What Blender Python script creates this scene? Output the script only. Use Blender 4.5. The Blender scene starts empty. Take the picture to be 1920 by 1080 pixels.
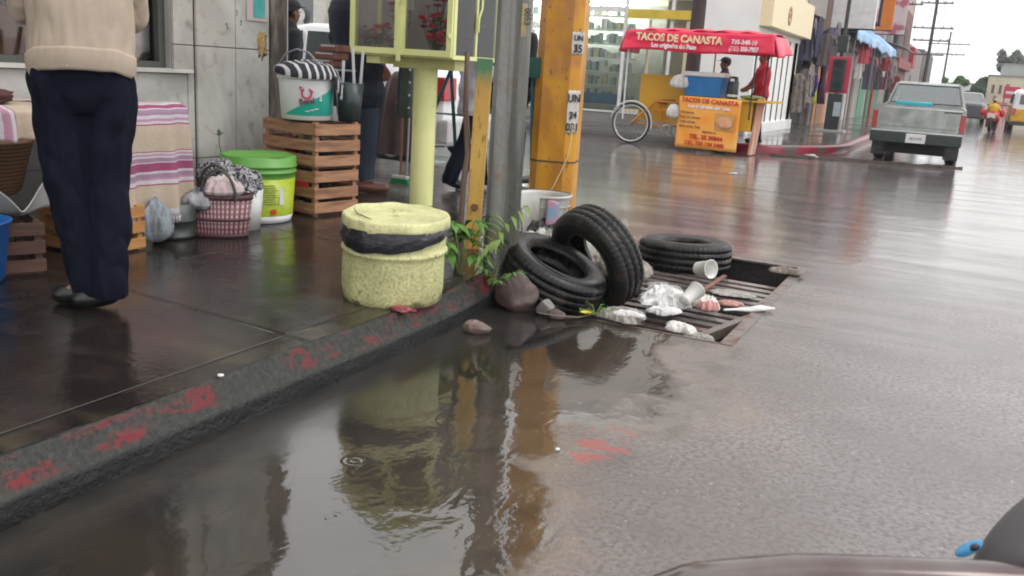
import bpy, bmesh, math, random
from math import radians as rad, sin, cos, pi
from mathutils import Vector, Matrix, noise
random.seed(7)
C = bpy.context.scene
COL = C.collection
# ---------------- camera ----------------
cam = bpy.data.cameras.new('camera'); camo = bpy.data.objects.new('camera', cam); COL.objects.link(camo)
camo.matrix_world = Matrix(((0.89219627, -0.15986055, 0.42241025, 0), (0.44736291, 0.18427028, -0.87516335, 0),
                            (0.06206644, 0.96978816, 0.23592094, 1.2), (0, 0, 0, 1)))
cam.sensor_width = 36; cam.lens = 36 * 1700 / 1920; cam.clip_end = 800; cam.clip_start = 0.05
cam.dof.use_dof = True; cam.dof.focus_distance = 6.0; cam.dof.aperture_fstop = 14.0
C.camera = camo
# ---------------- sky, sun, exposure ----------------
SUN_EL, SUN_ROT = rad(55), rad(75)
W = bpy.data.worlds.new('World'); C.world = W; W.use_nodes = True
wn = W.node_tree; wn.nodes.clear()
sky = wn.nodes.new('ShaderNodeTexSky'); sky.sky_type = 'NISHITA'; sky.sun_disc = False
sky.sun_elevation = SUN_EL; sky.sun_rotation = SUN_ROT; sky.dust_density = 3; sky.air_density = 1
hs = wn.nodes.new('ShaderNodeHueSaturation'); hs.inputs['Saturation'].default_value = 0.10
bg = wn.nodes.new('ShaderNodeBackground'); bg.inputs['Strength'].default_value = 0.12
wo = wn.nodes.new('ShaderNodeOutputWorld')
# overcast: a soft bright cloud layer laid over the clear sky
tcw = wn.nodes.new('ShaderNodeTexCoord'); ncl = wn.nodes.new('ShaderNodeTexNoise'); ncl.inputs['Scale'].default_value = 2.2; ncl.inputs['Detail'].default_value = 5
mrc = wn.nodes.new('ShaderNodeMapRange'); mrc.inputs[1].default_value = .3; mrc.inputs[2].default_value = .7; mrc.inputs[3].default_value = 8.0; mrc.inputs[4].default_value = 11.5
cmb = wn.nodes.new('ShaderNodeCombineColor'); mxc = wn.nodes.new('ShaderNodeMix'); mxc.data_type = 'RGBA'; mxc.inputs[0].default_value = .8
wn.links.new(tcw.outputs['Generated'], ncl.inputs['Vector']); wn.links.new(ncl.outputs['Fac'], mrc.inputs[0])
for i_ in range(3): wn.links.new(mrc.outputs[0], cmb.inputs[i_])
wn.links.new(sky.outputs[0], hs.inputs['Color']); wn.links.new(hs.outputs[0], mxc.inputs[6]); wn.links.new(cmb.outputs[0], mxc.inputs[7]); wn.links.new(mxc.outputs[2], bg.inputs['Color']); wn.links.new(bg.outputs[0], wo.inputs[0])
sl = bpy.data.lights.new('sun', 'SUN'); sl.energy = 0.5; sl.angle = rad(25); sl.color = (1, .97, .93)
so = bpy.data.objects.new('sun', sl); COL.objects.link(so)
so.rotation_euler = Vector((sin(SUN_ROT) * cos(SUN_EL), cos(SUN_ROT) * cos(SUN_EL), sin(SUN_EL))).to_track_quat('Z', 'Y').to_euler()
C.view_settings.view_transform = 'Standard'; C.view_settings.look = 'None'; C.view_settings.exposure = 0.68; C.view_settings.gamma = 1
C.cycles.max_bounces = 8; C.cycles.transparent_max_bounces = 12
C.cycles.filter_width = 1.9
try:
    C.cycles.use_denoising = True
except Exception: pass

# ---------------- materials ----------------
MATS = {}
def nodes(name):
    m = bpy.data.materials.new(name); m.use_nodes = True; t = m.node_tree; b = t.nodes['Principled BSDF']
    return m, t, b
def mat(name, c, rough=.6, metal=0., c2=None, scale=6., amt=.5, bump=0., bscale=40., stretch=(1, 1, 1), detail=5., lo=.35, hi=.7, rvar=0., spec=.5, trans=0., alpha=1., emit=0., coat=0., sheen=0.):
    if name in MATS: return MATS[name]
    m, t, b = nodes(name); L = t.links
    c = tuple(c) + (1,) if len(c) == 3 else c
    if c2 is None: c2 = tuple(min(1, x * .72) for x in c[:3])
    tc = t.nodes.new('ShaderNodeTexCoord'); mp = t.nodes.new('ShaderNodeMapping'); mp.inputs['Scale'].default_value = stretch
    L.new(tc.outputs['Object'], mp.inputs[0])
    n = t.nodes.new('ShaderNodeTexNoise'); n.inputs['Scale'].default_value = scale; n.inputs['Detail'].default_value = detail
    L.new(mp.outputs[0], n.inputs['Vector'])
    mr = t.nodes.new('ShaderNodeMapRange'); mr.inputs[1].default_value = lo; mr.inputs[2].default_value = hi; mr.inputs[4].default_value = amt * 1.4 if amt < .7 else 1
    L.new(n.outputs['Fac'], mr.inputs[0])
    mx = t.nodes.new('ShaderNodeMix'); mx.data_type = 'RGBA'; mx.inputs[6].default_value = c; mx.inputs[7].default_value = tuple(c2[:3]) + (1,)
    L.new(mr.outputs[0], mx.inputs[0]); L.new(mx.outputs[2], b.inputs['Base Color'])
    b.inputs['Roughness'].default_value = rough; b.inputs['Metallic'].default_value = metal
    b.inputs['Specular IOR Level'].default_value = spec
    if rvar:
        r = t.nodes.new('ShaderNodeMapRange'); r.inputs[1].default_value = .35; r.inputs[2].default_value = .65
        r.inputs[3].default_value = max(.02, rough - rvar); r.inputs[4].default_value = min(1, rough + rvar)
        L.new(n.outputs['Fac'], r.inputs[0]); L.new(r.outputs[0], b.inputs['Roughness'])
    if bump:
        n2 = t.nodes.new('ShaderNodeTexNoise'); n2.inputs['Scale'].default_value = bscale; n2.inputs['Detail'].default_value = 4
        L.new(mp.outputs[0], n2.inputs['Vector'])
        bp = t.nodes.new('ShaderNodeBump'); bp.inputs['Strength'].default_value = bump; bp.inputs['Distance'].default_value = .01
        L.new(n2.outputs['Fac'], bp.inputs['Height']); L.new(bp.outputs[0], b.inputs['Normal'])
    if trans: b.inputs['Transmission Weight'].default_value = trans
    if alpha < 1: b.inputs['Alpha'].default_value = alpha
    if coat: b.inputs['Coat Weight'].default_value = coat; b.inputs['Coat Roughness'].default_value = .1
    if sheen: b.inputs['Sheen Weight'].default_value = sheen
    if emit: b.inputs['Emission Color'].default_value = c; b.inputs['Emission Strength'].default_value = emit
    MATS[name] = m; return m
def glass(name, tint=(.8, .9, .9), alpha=.25, rough=.03):
    if name in MATS: return MATS[name]
    m, t, b = nodes(name); L = t.links
    t.nodes.remove(b); out = t.nodes['Material Output']
    tr = t.nodes.new('ShaderNodeBsdfTransparent'); tr.inputs[0].default_value = tuple(tint) + (1,)
    gl = t.nodes.new('ShaderNodeBsdfGlossy'); gl.inputs['Roughness'].default_value = rough
    fr = t.nodes.new('ShaderNodeFresnel'); fr.inputs[0].default_value = 1.5
    ad = t.nodes.new('ShaderNodeMath'); ad.operation = 'ADD'; ad.inputs[1].default_value = alpha * .2; ad.use_clamp = True
    mx = t.nodes.new('ShaderNodeMixShader'); L.new(fr.outputs[0], ad.inputs[0]); L.new(ad.outputs[0], mx.inputs[0])
    L.new(tr.outputs[0], mx.inputs[1]); L.new(gl.outputs[0], mx.inputs[2]); L.new(mx.outputs[0], out.inputs[0])
    MATS[name] = m; return m
class NT:  # small node-graph helper
    def __init__(s, name):
        s.m, s.t, s.b = nodes(name); s.L = s.t.links
        tc = s.t.nodes.new('ShaderNodeTexCoord'); s.co = tc.outputs['Object']; s.uv = tc.outputs['UV']
        sx = s.t.nodes.new('ShaderNodeSeparateXYZ'); s.L.new(s.co, sx.inputs[0]); s.x, s.y, s.z = sx.outputs
    def put(s, sock, v):
        if hasattr(v, 'is_output') or isinstance(v, bpy.types.NodeSocket): s.L.new(v, sock)
        else: sock.default_value = v
    def math(s, op, a, b=0., c=None, clamp=False):
        n = s.t.nodes.new('ShaderNodeMath'); n.operation = op; n.use_clamp = clamp; s.put(n.inputs[0], a); s.put(n.inputs[1], b)
        if c is not None: s.put(n.inputs[2], c)
        return n.outputs[0]
    def noise(s, scale, detail=4, stretch=(1, 1, 1), rough=.5, off=(0, 0, 0), dist=0.):
        mp = s.t.nodes.new('ShaderNodeMapping'); mp.inputs['Scale'].default_value = stretch; mp.inputs['Location'].default_value = off; s.L.new(s.co, mp.inputs[0])
        n = s.t.nodes.new('ShaderNodeTexNoise'); n.inputs['Scale'].default_value = scale; n.inputs['Detail'].default_value = detail; n.inputs['Roughness'].default_value = rough; n.inputs['Distortion'].default_value = dist
        s.L.new(mp.outputs[0], n.inputs['Vector']); return n.outputs['Fac']
    def rng(s, v, a, b, c=0., d=1., smooth=False):
        n = s.t.nodes.new('ShaderNodeMapRange'); s.put(n.inputs[0], v)
        if smooth: n.interpolation_type = 'SMOOTHSTEP'
        for i, q in enumerate((a, b, c, d)): s.put(n.inputs[i + 1], q)
        return n.outputs[0]
    def mix(s, f, a, b):
        n = s.t.nodes.new('ShaderNodeMix'); n.data_type = 'RGBA'; s.put(n.inputs[0], f)
        s.put(n.inputs[6], a if not isinstance(a, tuple) else a[:3] + (1,)); s.put(n.inputs[7], b if not isinstance(b, tuple) else b[:3] + (1,)); return n.outputs[2]
    def bump(s, h, dist=.01, strength=1., normal=None):
        n = s.t.nodes.new('ShaderNodeBump'); n.inputs['Distance'].default_value = dist; n.inputs['Strength'].default_value = strength; s.put(n.inputs['Height'], h)
        if normal is not None: s.L.new(normal, n.inputs['Normal'])
        return n.outputs[0]
    def fin(s, name, col, rough, normal=None, **kw):
        s.put(s.b.inputs['Base Color'], col if not isinstance(col, tuple) else col[:3] + (1,)); s.put(s.b.inputs['Roughness'], rough)
        if normal is not None: s.L.new(normal, s.b.inputs['Normal'])
        for k, v in kw.items(): s.put(s.b.inputs[k.replace('_', ' ')], v)
        MATS[name] = s.m; return s.m

# ---------------- mesh helper ----------------
def rotm(rx=0, ry=0, rz=0): return Matrix.Rotation(rad(rz), 4, 'Z') @ Matrix.Rotation(rad(ry), 4, 'Y') @ Matrix.Rotation(rad(rx), 4, 'X')
def T(*v): return Matrix.Translation(Vector(v))
def frame(n, up=(0, 0, 1)):
    n = Vector(n).normalized(); up = Vector(up)
    if abs(n.dot(up)) > .99: up = Vector((1, 0, 0))
    x = up.cross(n).normalized(); y = n.cross(x)
    return Matrix((x, y, n)).transposed().to_4x4()
def link(o, parent=None):
    COL.objects.link(o)
    if parent is not None: o.parent = parent
    return o
def tag(o, label=None, cat=None, group=None, kind=None):
    if label: o['label'] = label
    if cat: o['category'] = cat
    if group: o['group'] = group
    if kind: o['kind'] = kind
    return o
def thing(name, label, cat, loc=(0, 0, 0), rz=0, group=None):
    o = bpy.data.objects.new(name, None); o.empty_display_size = .1; link(o); o.location = loc; o.rotation_euler = (0, 0, rad(rz))
    return tag(o, label, cat, group)
class MB:
    def __init__(s): s.v = []; s.f = []; s.mi = []; s.sm = []; s.m = 0; s.M = Matrix(); s.uv = None
    def add(s, vs, fs, smooth=False, M=None):
        o = len(s.v); MM = s.M if M is None else s.M @ M
        s.v += [MM @ Vector(v) for v in vs]; s.f += [tuple(o + i for i in f) for f in fs]
        s.mi += [s.m] * len(fs); s.sm += [smooth] * len(fs); return s
    def box(s, c, d, M=None, bev=0.):
        x, y, z = d[0] / 2, d[1] / 2, d[2] / 2
        R = T(*c) @ (M if M is not None else Matrix())
        if not bev:
            vs = [(a * x, b * y, e * z) for a in (-1, 1) for b in (-1, 1) for e in (-1, 1)]
            return s.add(vs, [(0, 1, 3, 2), (4, 6, 7, 5), (0, 4, 5, 1), (2, 3, 7, 6), (0, 2, 6, 4), (1, 5, 7, 3)], M=R)
        bm = bmesh.new(); bmesh.ops.create_cube(bm, size=1)
        for v in bm.verts: v.co = Vector((v.co.x * d[0], v.co.y * d[1], v.co.z * d[2]))
        bmesh.ops.bevel(bm, geom=list(bm.edges), offset=bev, segments=2, affect='EDGES', profile=.6)
        bm.verts.index_update(); r = s.add([v.co.copy() for v in bm.verts], [tuple(v.index for v in f.verts) for f in bm.faces], M=R); bm.free(); return r
    def b2(s, a, b, bev=0.):  # box from min corner to max corner
        return s.box([(a[i] + b[i]) / 2 for i in range(3)], [abs(b[i] - a[i]) for i in range(3)], bev=bev)
    def tube(s, pts, r, n=10, cap=True, smooth=True, flat=1.):
        pts = [Vector(p) for p in pts]; k = len(pts)
        rs = r if isinstance(r, (list, tuple)) else [r] * k
        vs = []; prev = None
        for i, p in enumerate(pts):
            t = (pts[min(i + 1, k - 1)] - pts[max(i - 1, 0)]).normalized()
            if prev is None:
                a = Vector((0, 0, 1)) if abs(t.z) < .9 else Vector((1, 0, 0)); x = t.cross(a).normalized()
            else:
                x = (prev - t * prev.dot(t)).normalized()
            prev = x; y = t.cross(x)
            vs += [p + (x * cos(2 * pi * j / n) + y * sin(2 * pi * j / n) * flat) * rs[i] for j in range(n)]
        fs = [(i * n + j, i * n + (j + 1) % n, (i + 1) * n + (j + 1) % n, (i + 1) * n + j) for i in range(k - 1) for j in range(n)]
        s.add(vs, fs, smooth)
        if cap: s.add(vs[:n], [tuple(range(n - 1, -1, -1))]); s.add(vs[-n:], [tuple(range(n))])
        return s
    def lathe(s, prof, n=24, M=None, fn=None, smooth=True, arc=(0, 2 * pi)):
        vs = []; full = abs(arc[1] - arc[0] - 2 * pi) < 1e-6; nn = n if full else n + 1
        for r, z in prof:
            for j in range(nn):
                a = arc[0] + (arc[1] - arc[0]) * j / n; p = Vector((r * cos(a), r * sin(a), z)); vs.append(fn(p, a) if fn else p)
        fs = []
        for i in range(len(prof) - 1):
            for j in range(n):
                j2 = (j + 1) % nn; fs.append((i * nn + j, i * nn + j2, (i + 1) * nn + j2, (i + 1) * nn + j))
        return s.add(vs, fs, smooth, M)
    def disc(s, c, r, n=24, M=None, fn=None):
        return s.add([Vector(c) + Vector((r * cos(2 * pi * j / n), r * sin(2 * pi * j / n), 0)) for j in range(n)], [tuple(range(n))], M=M)
    def grid(s, fn, nu, nv, smooth=True, thick=0.):
        vs = [Vector(fn(i / nu, j / nv)) for i in range(nu + 1) for j in range(nv + 1)]
        fs = [(i * (nv + 1) + j, (i + 1) * (nv + 1) + j, (i + 1) * (nv + 1) + j + 1, i * (nv + 1) + j + 1) for i in range(nu) for j in range(nv)]
        return s.add(vs, fs, smooth)
    def blob(s, c, d, sub=3, amp=.15, freq=2., seed=0, M=None, smooth=True, flatz=None):
        bm = bmesh.new(); bmesh.ops.create_icosphere(bm, subdivisions=sub, radius=1)
        for v in bm.verts:
            k = 1 + amp * noise.noise(v.co * freq + Vector((seed * 7.3, seed * 3.1, seed))) * 2 + amp * .5 * noise.noise(v.co * freq * 2.7 + Vector((seed, 5, 2)))
            v.co = v.co * k
        bm.verts.index_update()
        vs = []
        for v in bm.verts:
            p = Vector((v.co.x * d[0], v.co.y * d[1], v.co.z * d[2]))
            if flatz is not None and p.z < flatz: p.z = flatz
            vs.append(p)
        r = s.add(vs, [tuple(v.index for v in f.verts) for f in bm.faces], smooth, T(*c) @ (M if M is not None else Matrix())); bm.free(); return r
    def prism(s, pts, x0, x1, axis='x', smooth=False):  # 2-D outline extruded along an axis
        n = len(pts)
        def P(a, b, t):
            return {'x': (t, a, b), 'y': (a, t, b), 'z': (a, b, t)}[axis]
        vs = [P(a, b, x0) for a, b in pts] + [P(a, b, x1) for a, b in pts]
        fs = [(i, (i + 1) % n, n + (i + 1) % n, n + i) for i in range(n)]
        s.add(vs, fs, smooth); s.add(vs, [tuple(range(n - 1, -1, -1)), tuple(range(n, 2 * n))]); return s
    def build(s, name, mats, parent=None, label=None, cat=None, group=None, kind=None, bevel=0., solid=0., loc=None, weld=False):
        me = bpy.data.meshes.new(name); me.from_pydata([tuple(v) for v in s.v], [], s.f)
        for m in (mats if isinstance(mats, (list, tuple)) else [mats]): me.materials.append(m)
        me.polygons.foreach_set('material_index', s.mi); me.polygons.foreach_set('use_smooth', s.sm); me.update()
        bm = bmesh.new(); bm.from_mesh(me)
        if weld or bevel: bmesh.ops.remove_doubles(bm, verts=bm.verts, dist=1e-5)
        if bevel:
            ed = [e for e in bm.edges if len(e.link_faces) == 2 and e.calc_face_angle(0) > .6]
            bmesh.ops.bevel(bm, geom=ed, offset=bevel, segments=2, affect='EDGES', clamp_overlap=True)
        if solid: bmesh.ops.solidify(bm, geom=list(bm.faces), thickness=solid)
        bmesh.ops.recalc_face_normals(bm, faces=bm.faces)
        bm.to_mesh(me); bm.free()
        o = bpy.data.objects.new(name, me); link(o, parent)
        if loc: o.location = loc
        return tag(o, label, cat, group, kind)
def from_modified(o, name):
    dg = bpy.context.evaluated_depsgraph_get(); dg.update()
    me = bpy.data.meshes.new_from_object(o.evaluated_get(dg)); me.name = name
    return me
def text(body, size, M, material, parent, name='lettering', bold=0.0, width=1., align='CENTER', extr=.0015):
    cu = bpy.data.curves.new(name, 'FONT'); cu.body = body; cu.size = size; cu.align_x = align; cu.offset = bold; cu.extrude = extr; cu.resolution_u = 3; cu.space_line = .9
    o = bpy.data.objects.new(name, cu); COL.objects.link(o)
    me = from_modified(o, name); bpy.data.objects.remove(o); bpy.data.curves.remove(cu)
    me.transform(M @ Matrix.Diagonal((width, 1, 1, 1))); me.materials.clear(); me.materials.append(material)
    return link(bpy.data.objects.new(name, me), parent)
def wallM(x, y, z, facing='-y', tilt=0):  # matrix putting text upright on a face that looks towards 'facing'
    rz = {'-y': 0, '+x': 90, '+y': 180, '-x': -90}[facing]
    return T(x, y, z) @ rotm(0, 0, rz) @ rotm(90, 0, 0) @ rotm(0, 0, tilt)
def copy_tree(o, parent=None):
    c = o.copy(); link(c, parent)
    for ch in o.children: copy_tree(ch, c)
    return c
def P(name, mb, m, parent, **k): return mb.build(name, m, parent, **k)
# ================= SETTING =================
def road_material():
    g = NT('wet concrete road')
    n1 = g.noise(1.3, 5, off=(3, 1, 0)); n2 = g.noise(6, 5); n3 = g.noise(55, 4, rough=.65); n4 = g.noise(.35, 3, off=(9, 4, 0)); st = g.noise(1.6, 4, stretch=(.35, 2.2, 1))
    edge = g.math('ADD', g.math('MULTIPLY', g.math('SUBTRACT', n1, .5), 1.5), g.math('MULTIPLY', g.math('SUBTRACT', n2, .5), .35))
    pud = g.rng(g.math('ADD', g.x, edge), -1.02, -.78, 1., 0., True)
    pudy = g.rng(g.math('ADD', g.y, edge), 4.3, 4.9, 1., 0., True)
    pud = g.math('MULTIPLY', pud, pudy)
    far = g.rng(g.math('ADD', g.math('ADD', g.y, g.math('MULTIPLY', g.x, -.9)), g.math('MULTIPLY', g.math('SUBTRACT', n1, .5), 6)), 3.8, 8.5, 0., 1., True)
    # colours: pale worn concrete, darker oily patches, silt under the puddle
    c = g.mix(g.rng(n1, .38, .62), (.205, .180, .174), (.145, .125, .12))
    c = g.mix(g.rng(n3, .44, .60), c, (.085, .07, .064))
    c = g.mix(g.math('MULTIPLY', g.math('MULTIPLY', g.rng(st, .5, .68), g.rng(g.y, 2.5, 6.)), .35), c, (.10, .09, .085))
    pa = g.noise(.9, 5, stretch=(.5, 1.3, 1), rough=.6, off=(11, 3, 0)); spk = g.noise(48, 2, off=(3, 8, 0))
    c = g.mix(g.math('MULTIPLY', g.rng(pa, .5, .62), .5), c, (.11, .09, .082))
    c = g.mix(g.math('MULTIPLY', g.rng(spk, .72, .76), .7), c, (.05, .042, .038)); c = g.mix(g.math('MULTIPLY', g.rng(spk, .30, .27), .6), c, (.42, .40, .38))
    vc = g.t.nodes.new('ShaderNodeTexVoronoi'); vc.feature = 'DISTANCE_TO_EDGE'; vc.inputs['Scale'].default_value = .55; mpv = g.t.nodes.new('ShaderNodeMapping'); mpv.inputs['Scale'].default_value = (1, .6, 1); wob = g.t.nodes.new('ShaderNodeVectorMath'); wob.operation = 'ADD'; nzv = g.t.nodes.new('ShaderNodeTexNoise'); nzv.inputs['Scale'].default_value = 2.5; g.L.new(g.co, nzv.inputs['Vector']); g.L.new(g.co, wob.inputs[0]); g.L.new(nzv.outputs['Color'], wob.inputs[1]); g.L.new(wob.outputs[0], mpv.inputs[0]); g.L.new(mpv.outputs[0], vc.inputs['Vector'])
    crk = g.math('MULTIPLY', g.rng(vc.outputs['Distance'], .0, .006, 1., 0.), g.rng(n1, .48, .6))
    c = g.mix(g.math('MULTIPLY', crk, .35), c, (.04, .035, .03))
    c = g.mix(g.math('MULTIPLY', far, .65), c, g.mix(g.math('MAXIMUM', g.rng(st, .44, .58), g.rng(g.noise(3.2, 5, stretch=(.35, 2.6, 1), rough=.65, off=(6, 1, 0)), .52, .6)), (.20, .172, .16), (.05, .04, .036)))  # dark and bright reflection streaks of the wet far road painted in
    silt = g.mix(g.rng(g.math('ADD', g.x, edge), -1.75, -1.05), (.016, .015, .0145), (.075, .056, .040))  # silt tones, lowered to stand in for the building's shade
    silt = g.mix(g.rng(n2, .45, .7), silt, (.03, .025, .02))
    c = g.mix(pud, c, silt)
    # silt band just outside the puddle
    band = g.math('MULTIPLY', g.rng(g.math('ADD', g.x, edge), -.95, -.62, 1., 0., True), pudy)
    c = g.mix(g.math('MULTIPLY', g.math('MULTIPLY', band, g.math('SUBTRACT', 1., pud)), g.rng(n2, .4, .6, .35, 1.)), c, (.20, .15, .11))
    dirt = g.math('MULTIPLY', g.rng(g.math('ABSOLUTE', g.math('SUBTRACT', g.math('ADD', g.x, g.math('MULTIPLY', edge, .35)), -.78)), .0, .09, 1., 0.), g.math('MULTIPLY', g.rng(g.y, 2.2, 2.9), g.rng(n2, .42, .55)))
    c = g.mix(g.math('MULTIPLY', g.math('MULTIPLY', dirt, pudy), .8), c, (.07, .055, .045))
    # worn red paint marks
    dx = g.math('SUBTRACT', g.x, -.92); dy = g.math('SUBTRACT', g.y, 2.68)
    d = g.math('ADD', g.math('MULTIPLY', dx, g.math('MULTIPLY', dx, 90.)), g.math('MULTIPLY', dy, g.math('MULTIPLY', dy, 26.)))
    red = g.math('MULTIPLY', g.rng(d, .6, 1., 1., 0.), g.rng(g.noise(14, 3, stretch=(.5, 1.3, 1), off=(1, 7, 0)), .5, .56))
    c = g.mix(g.math('MULTIPLY', red, .8), c, (.30, .06, .05))
    rough = g.rng(g.math('ADD', n2, g.math('MULTIPLY', n4, .4)), .5, .85, .14, .30)
    rf = g.rng(g.math('ADD', g.math('MULTIPLY', st, .5), g.math('ADD', g.math('MULTIPLY', g.noise(4.2, 5, stretch=(.4, 2.4, 1), rough=.7, off=(2, 9, 0)), .5), g.math('MULTIPLY', n3, .10))), .48, .66, .02, .19)
    r = g.math('ADD', g.math('MULTIPLY', rough, g.math('SUBTRACT', 1., far)), g.math('MULTIPLY', rf, far))
    r = g.math('ADD', g.math('MULTIPLY', r, g.math('SUBTRACT', 1., pud)), g.math('MULTIPLY', pud, g.rng(g.math('ADD', g.x, g.math('MULTIPLY', n2, .12)), -1.92, -1.55, .30, g.rng(n4, .35, .6, .03, .10), True)))
    dry = g.math('SUBTRACT', 1., g.math('MAXIMUM', pud, g.math('MULTIPLY', far, .8)))
    gravel = g.noise(120, 3, rough=.7)
    hgt = g.math('ADD', g.math('MULTIPLY', gravel, g.math('MULTIPLY', dry, .5)), g.math('MULTIPLY', n3, g.math('MULTIPLY', dry, .8)))
    nb = g.bump(hgt, .0042, .7)
    wav = g.noise(9, 2, stretch=(1, .6, 1), dist=.6); wm = g.rng(g.noise(1.1, 2, off=(4, 0, 0)), .4, .65, .15, 1.)
    w2 = g.math('MULTIPLY', g.math('ADD', wav, g.math('MULTIPLY', g.noise(34, 2), .18)), g.math('MULTIPLY', wm, g.math('SUBTRACT', 1., dry)))
    for (a, b, k) in ((-1.52, 2.12, .05), (-1.36, 1.80, .035)):  # rings of rain drops
        rr = g.math('SQRT', g.math('ADD', g.math('POWER', g.math('SUBTRACT', g.x, a), 2.), g.math('POWER', g.math('SUBTRACT', g.y, b), 2.)))
        w2 = g.math('ADD', w2, g.math('MULTIPLY', g.math('MULTIPLY', g.math('SINE', g.math('MULTIPLY', rr, 300.)), .05), g.rng(rr, k * .5, k, 1., 0.)))
    nb = g.bump(w2, .004, 1., nb)
    return g.fin('road', c, r, nb, Specular_IOR_Level=g.rng(g.math('SUBTRACT', far, pud), 0., 1., g.rng(pud, 0., 1., .55, .95), .9))
def walk_material():
    g = NT('wet dark pavement')
    n1 = g.noise(1.7, 5, off=(2, 8, 0)); n2 = g.noise(8, 5); n3 = g.noise(60, 3, rough=.7); st = g.noise(2.5, 4, stretch=(.5, 1.5, 1), off=(0, 3, 0))
    c = g.mix(g.rng(n1, .38, .62), (.020, .015, .0135), (.009, .008, .008))  # wet pavement tones, lowered to stand in for shade from the building
    c = g.mix(g.math('MULTIPLY', g.rng(n2, .52, .7), .4), c, (.05, .036, .026))
    c = g.mix(g.math('MULTIPLY', g.rng(g.x, -2.6, -2.1), g.rng(st, .48, .6)), c, (.06, .048, .03))
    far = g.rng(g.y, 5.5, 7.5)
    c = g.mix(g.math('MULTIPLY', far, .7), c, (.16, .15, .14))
    jy = g.math('ABSOLUTE', g.math('SUBTRACT', g.math('FRACT', g.math('DIVIDE', g.math('ADD', g.y, g.math('MULTIPLY', g.x, .1)), 1.5)), .6))
    jx = g.math('ABSOLUTE', g.math('SUBTRACT', g.math('FRACT', g.math('DIVIDE', g.math('ADD', g.x, .02), 1.25)), .25))
    j = g.math('MAXIMUM', g.rng(jy, .004, .009, 1., 0.), g.rng(jx, .004, .009, 1., 0.))
    c = g.mix(g.math('MULTIPLY', j, .7), c, (.012, .01, .01))
    r = g.rng(g.math('ADD', n1, g.math('MULTIPLY', n2, .5)), .6, .95, .06, .34)
    h = g.math('ADD', g.math('MULTIPLY', n2, .8), g.math('ADD', g.math('MULTIPLY', n3, .25), g.math('MULTIPLY', j, -1.)))
    nb = g.bump(h, .006, .55)
    return g.fin('pavement', c, r, nb)
def kerb_material():
    g = NT('kerb'); n = g.noise(13, 6, stretch=(1, .35, 1), rough=.65); n2 = g.noise(45, 4, rough=.7); big = g.noise(1.6, 2, off=(5, 5, 0))
    c = g.mix(g.rng(g.math('ADD', g.math('MULTIPLY', n2, .5), g.math('MULTIPLY', n, .5)), .42, .60), (.009, .009, .008), (.040, .042, .036))
    top = g.rng(g.z, .075, .085); up = g.rng(g.z, .146, .150, 1., 0.)
    paint = g.math('MULTIPLY', g.math('MULTIPLY', top, up), g.math('MULTIPLY', g.rng(g.math('ADD', n, g.math('MULTIPLY', big, .5)), .74, .83), g.rng(n2, .40, .54, .05, 1.)))
    c = g.mix(paint, c, (.15, .010, .016))
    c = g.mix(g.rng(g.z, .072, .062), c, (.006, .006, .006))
    return g.fin('kerb', c, g.rng(n, .4, .6, .22, .62), g.bump(g.math('ADD', g.math('MULTIPLY', n2, .8), n), .012, .9), Specular_IOR_Level=.35)
M_road = road_material(); M_walk = walk_material(); M_kerb = kerb_material()
# road, with the drain pit cut out of it
PX0, PX1, PY0, PY1 = -1.96, -.84, 4.12, 6.32
mb = MB(); F = 400
mb.add([(-F, -30, 0), (F, -30, 0), (F, PY0, 0), (PX1, PY0, 0), (PX0, PY0, 0), (-F, PY0, 0), (PX0, PY1, 0), (PX1, PY1, 0), (-F, PY1, 0), (F, PY1, 0), (F, 700, 0), (-F, 700, 0)],
       [(0, 1, 2, 3, 4, 5), (5, 4, 6, 8), (3, 2, 9, 7), (8, 6, 7, 9, 10, 11)])
mb.build('road', M_road, kind='structure')
def sweep(path, prof):  # prof: (offset to the right of the path direction, z)
    vs = []; k = len(prof)
    for i, p in enumerate(path):
        a = Vector(path[max(i - 1, 0)]); b = Vector(path[min(i + 1, len(path) - 1)]); t = (b - a).normalized(); nrm = Vector((t.y, -t.x))
        for o, z in prof: vs.append((p[0] + nrm.x * o, p[1] + nrm.y * o, z))
    fs = [(i * k + j, i * k + j + 1, (i + 1) * k + j + 1, (i + 1) * k + j) for i in range(len(path) - 1) for j in range(k - 1)]
    return vs, fs
def smooth_path(pts, n=6):
    out = []
    for i in range(len(pts) - 1):
        p0 = Vector(pts[max(i - 1, 0)]); p1 = Vector(pts[i]); p2 = Vector(pts[i + 1]); p3 = Vector(pts[min(i + 2, len(pts) - 1)])
        for j in range(n):
            t = j / n; out.append(tuple(.5 * ((2 * p1) + (p2 - p0) * t + (2 * p0 - 5 * p1 + 4 * p2 - p3) * t * t + (3 * p1 - p0 - 3 * p2 + p3) * t ** 3)))
    out.append(tuple(pts[-1])); return out
near = smooth_path([(-2, -12), (-2, -4), (-2, 0), (-2, 2), (-2, 3.3), (-2.03, 3.85), (-2.12, 4.35), (-2.35, 5.1), (-2.72, 6.2), (-3.15, 7.3), (-4.2, 8.05), (-7, 8.4), (-20, 8.7), (-60, 9.5)], 6)
near = [(x + .008 * noise.noise(Vector((x * 3, y * 3, 1))), y) for x, y in near]
vs, fs = sweep(near, [(.010, -.01), (.006, .03), (.0, .060), (-.004, .067), (-.040, .108), (-.072, .146), (-.078, .1505), (-.092, .151)])
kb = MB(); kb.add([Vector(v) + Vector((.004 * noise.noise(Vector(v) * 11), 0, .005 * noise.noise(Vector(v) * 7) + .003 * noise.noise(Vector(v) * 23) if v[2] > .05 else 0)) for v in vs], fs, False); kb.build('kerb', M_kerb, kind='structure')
inner = [(a[0], a[1], .1505) for a in [vs[i * 8 + 7] for i in range(len(near))]]
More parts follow.
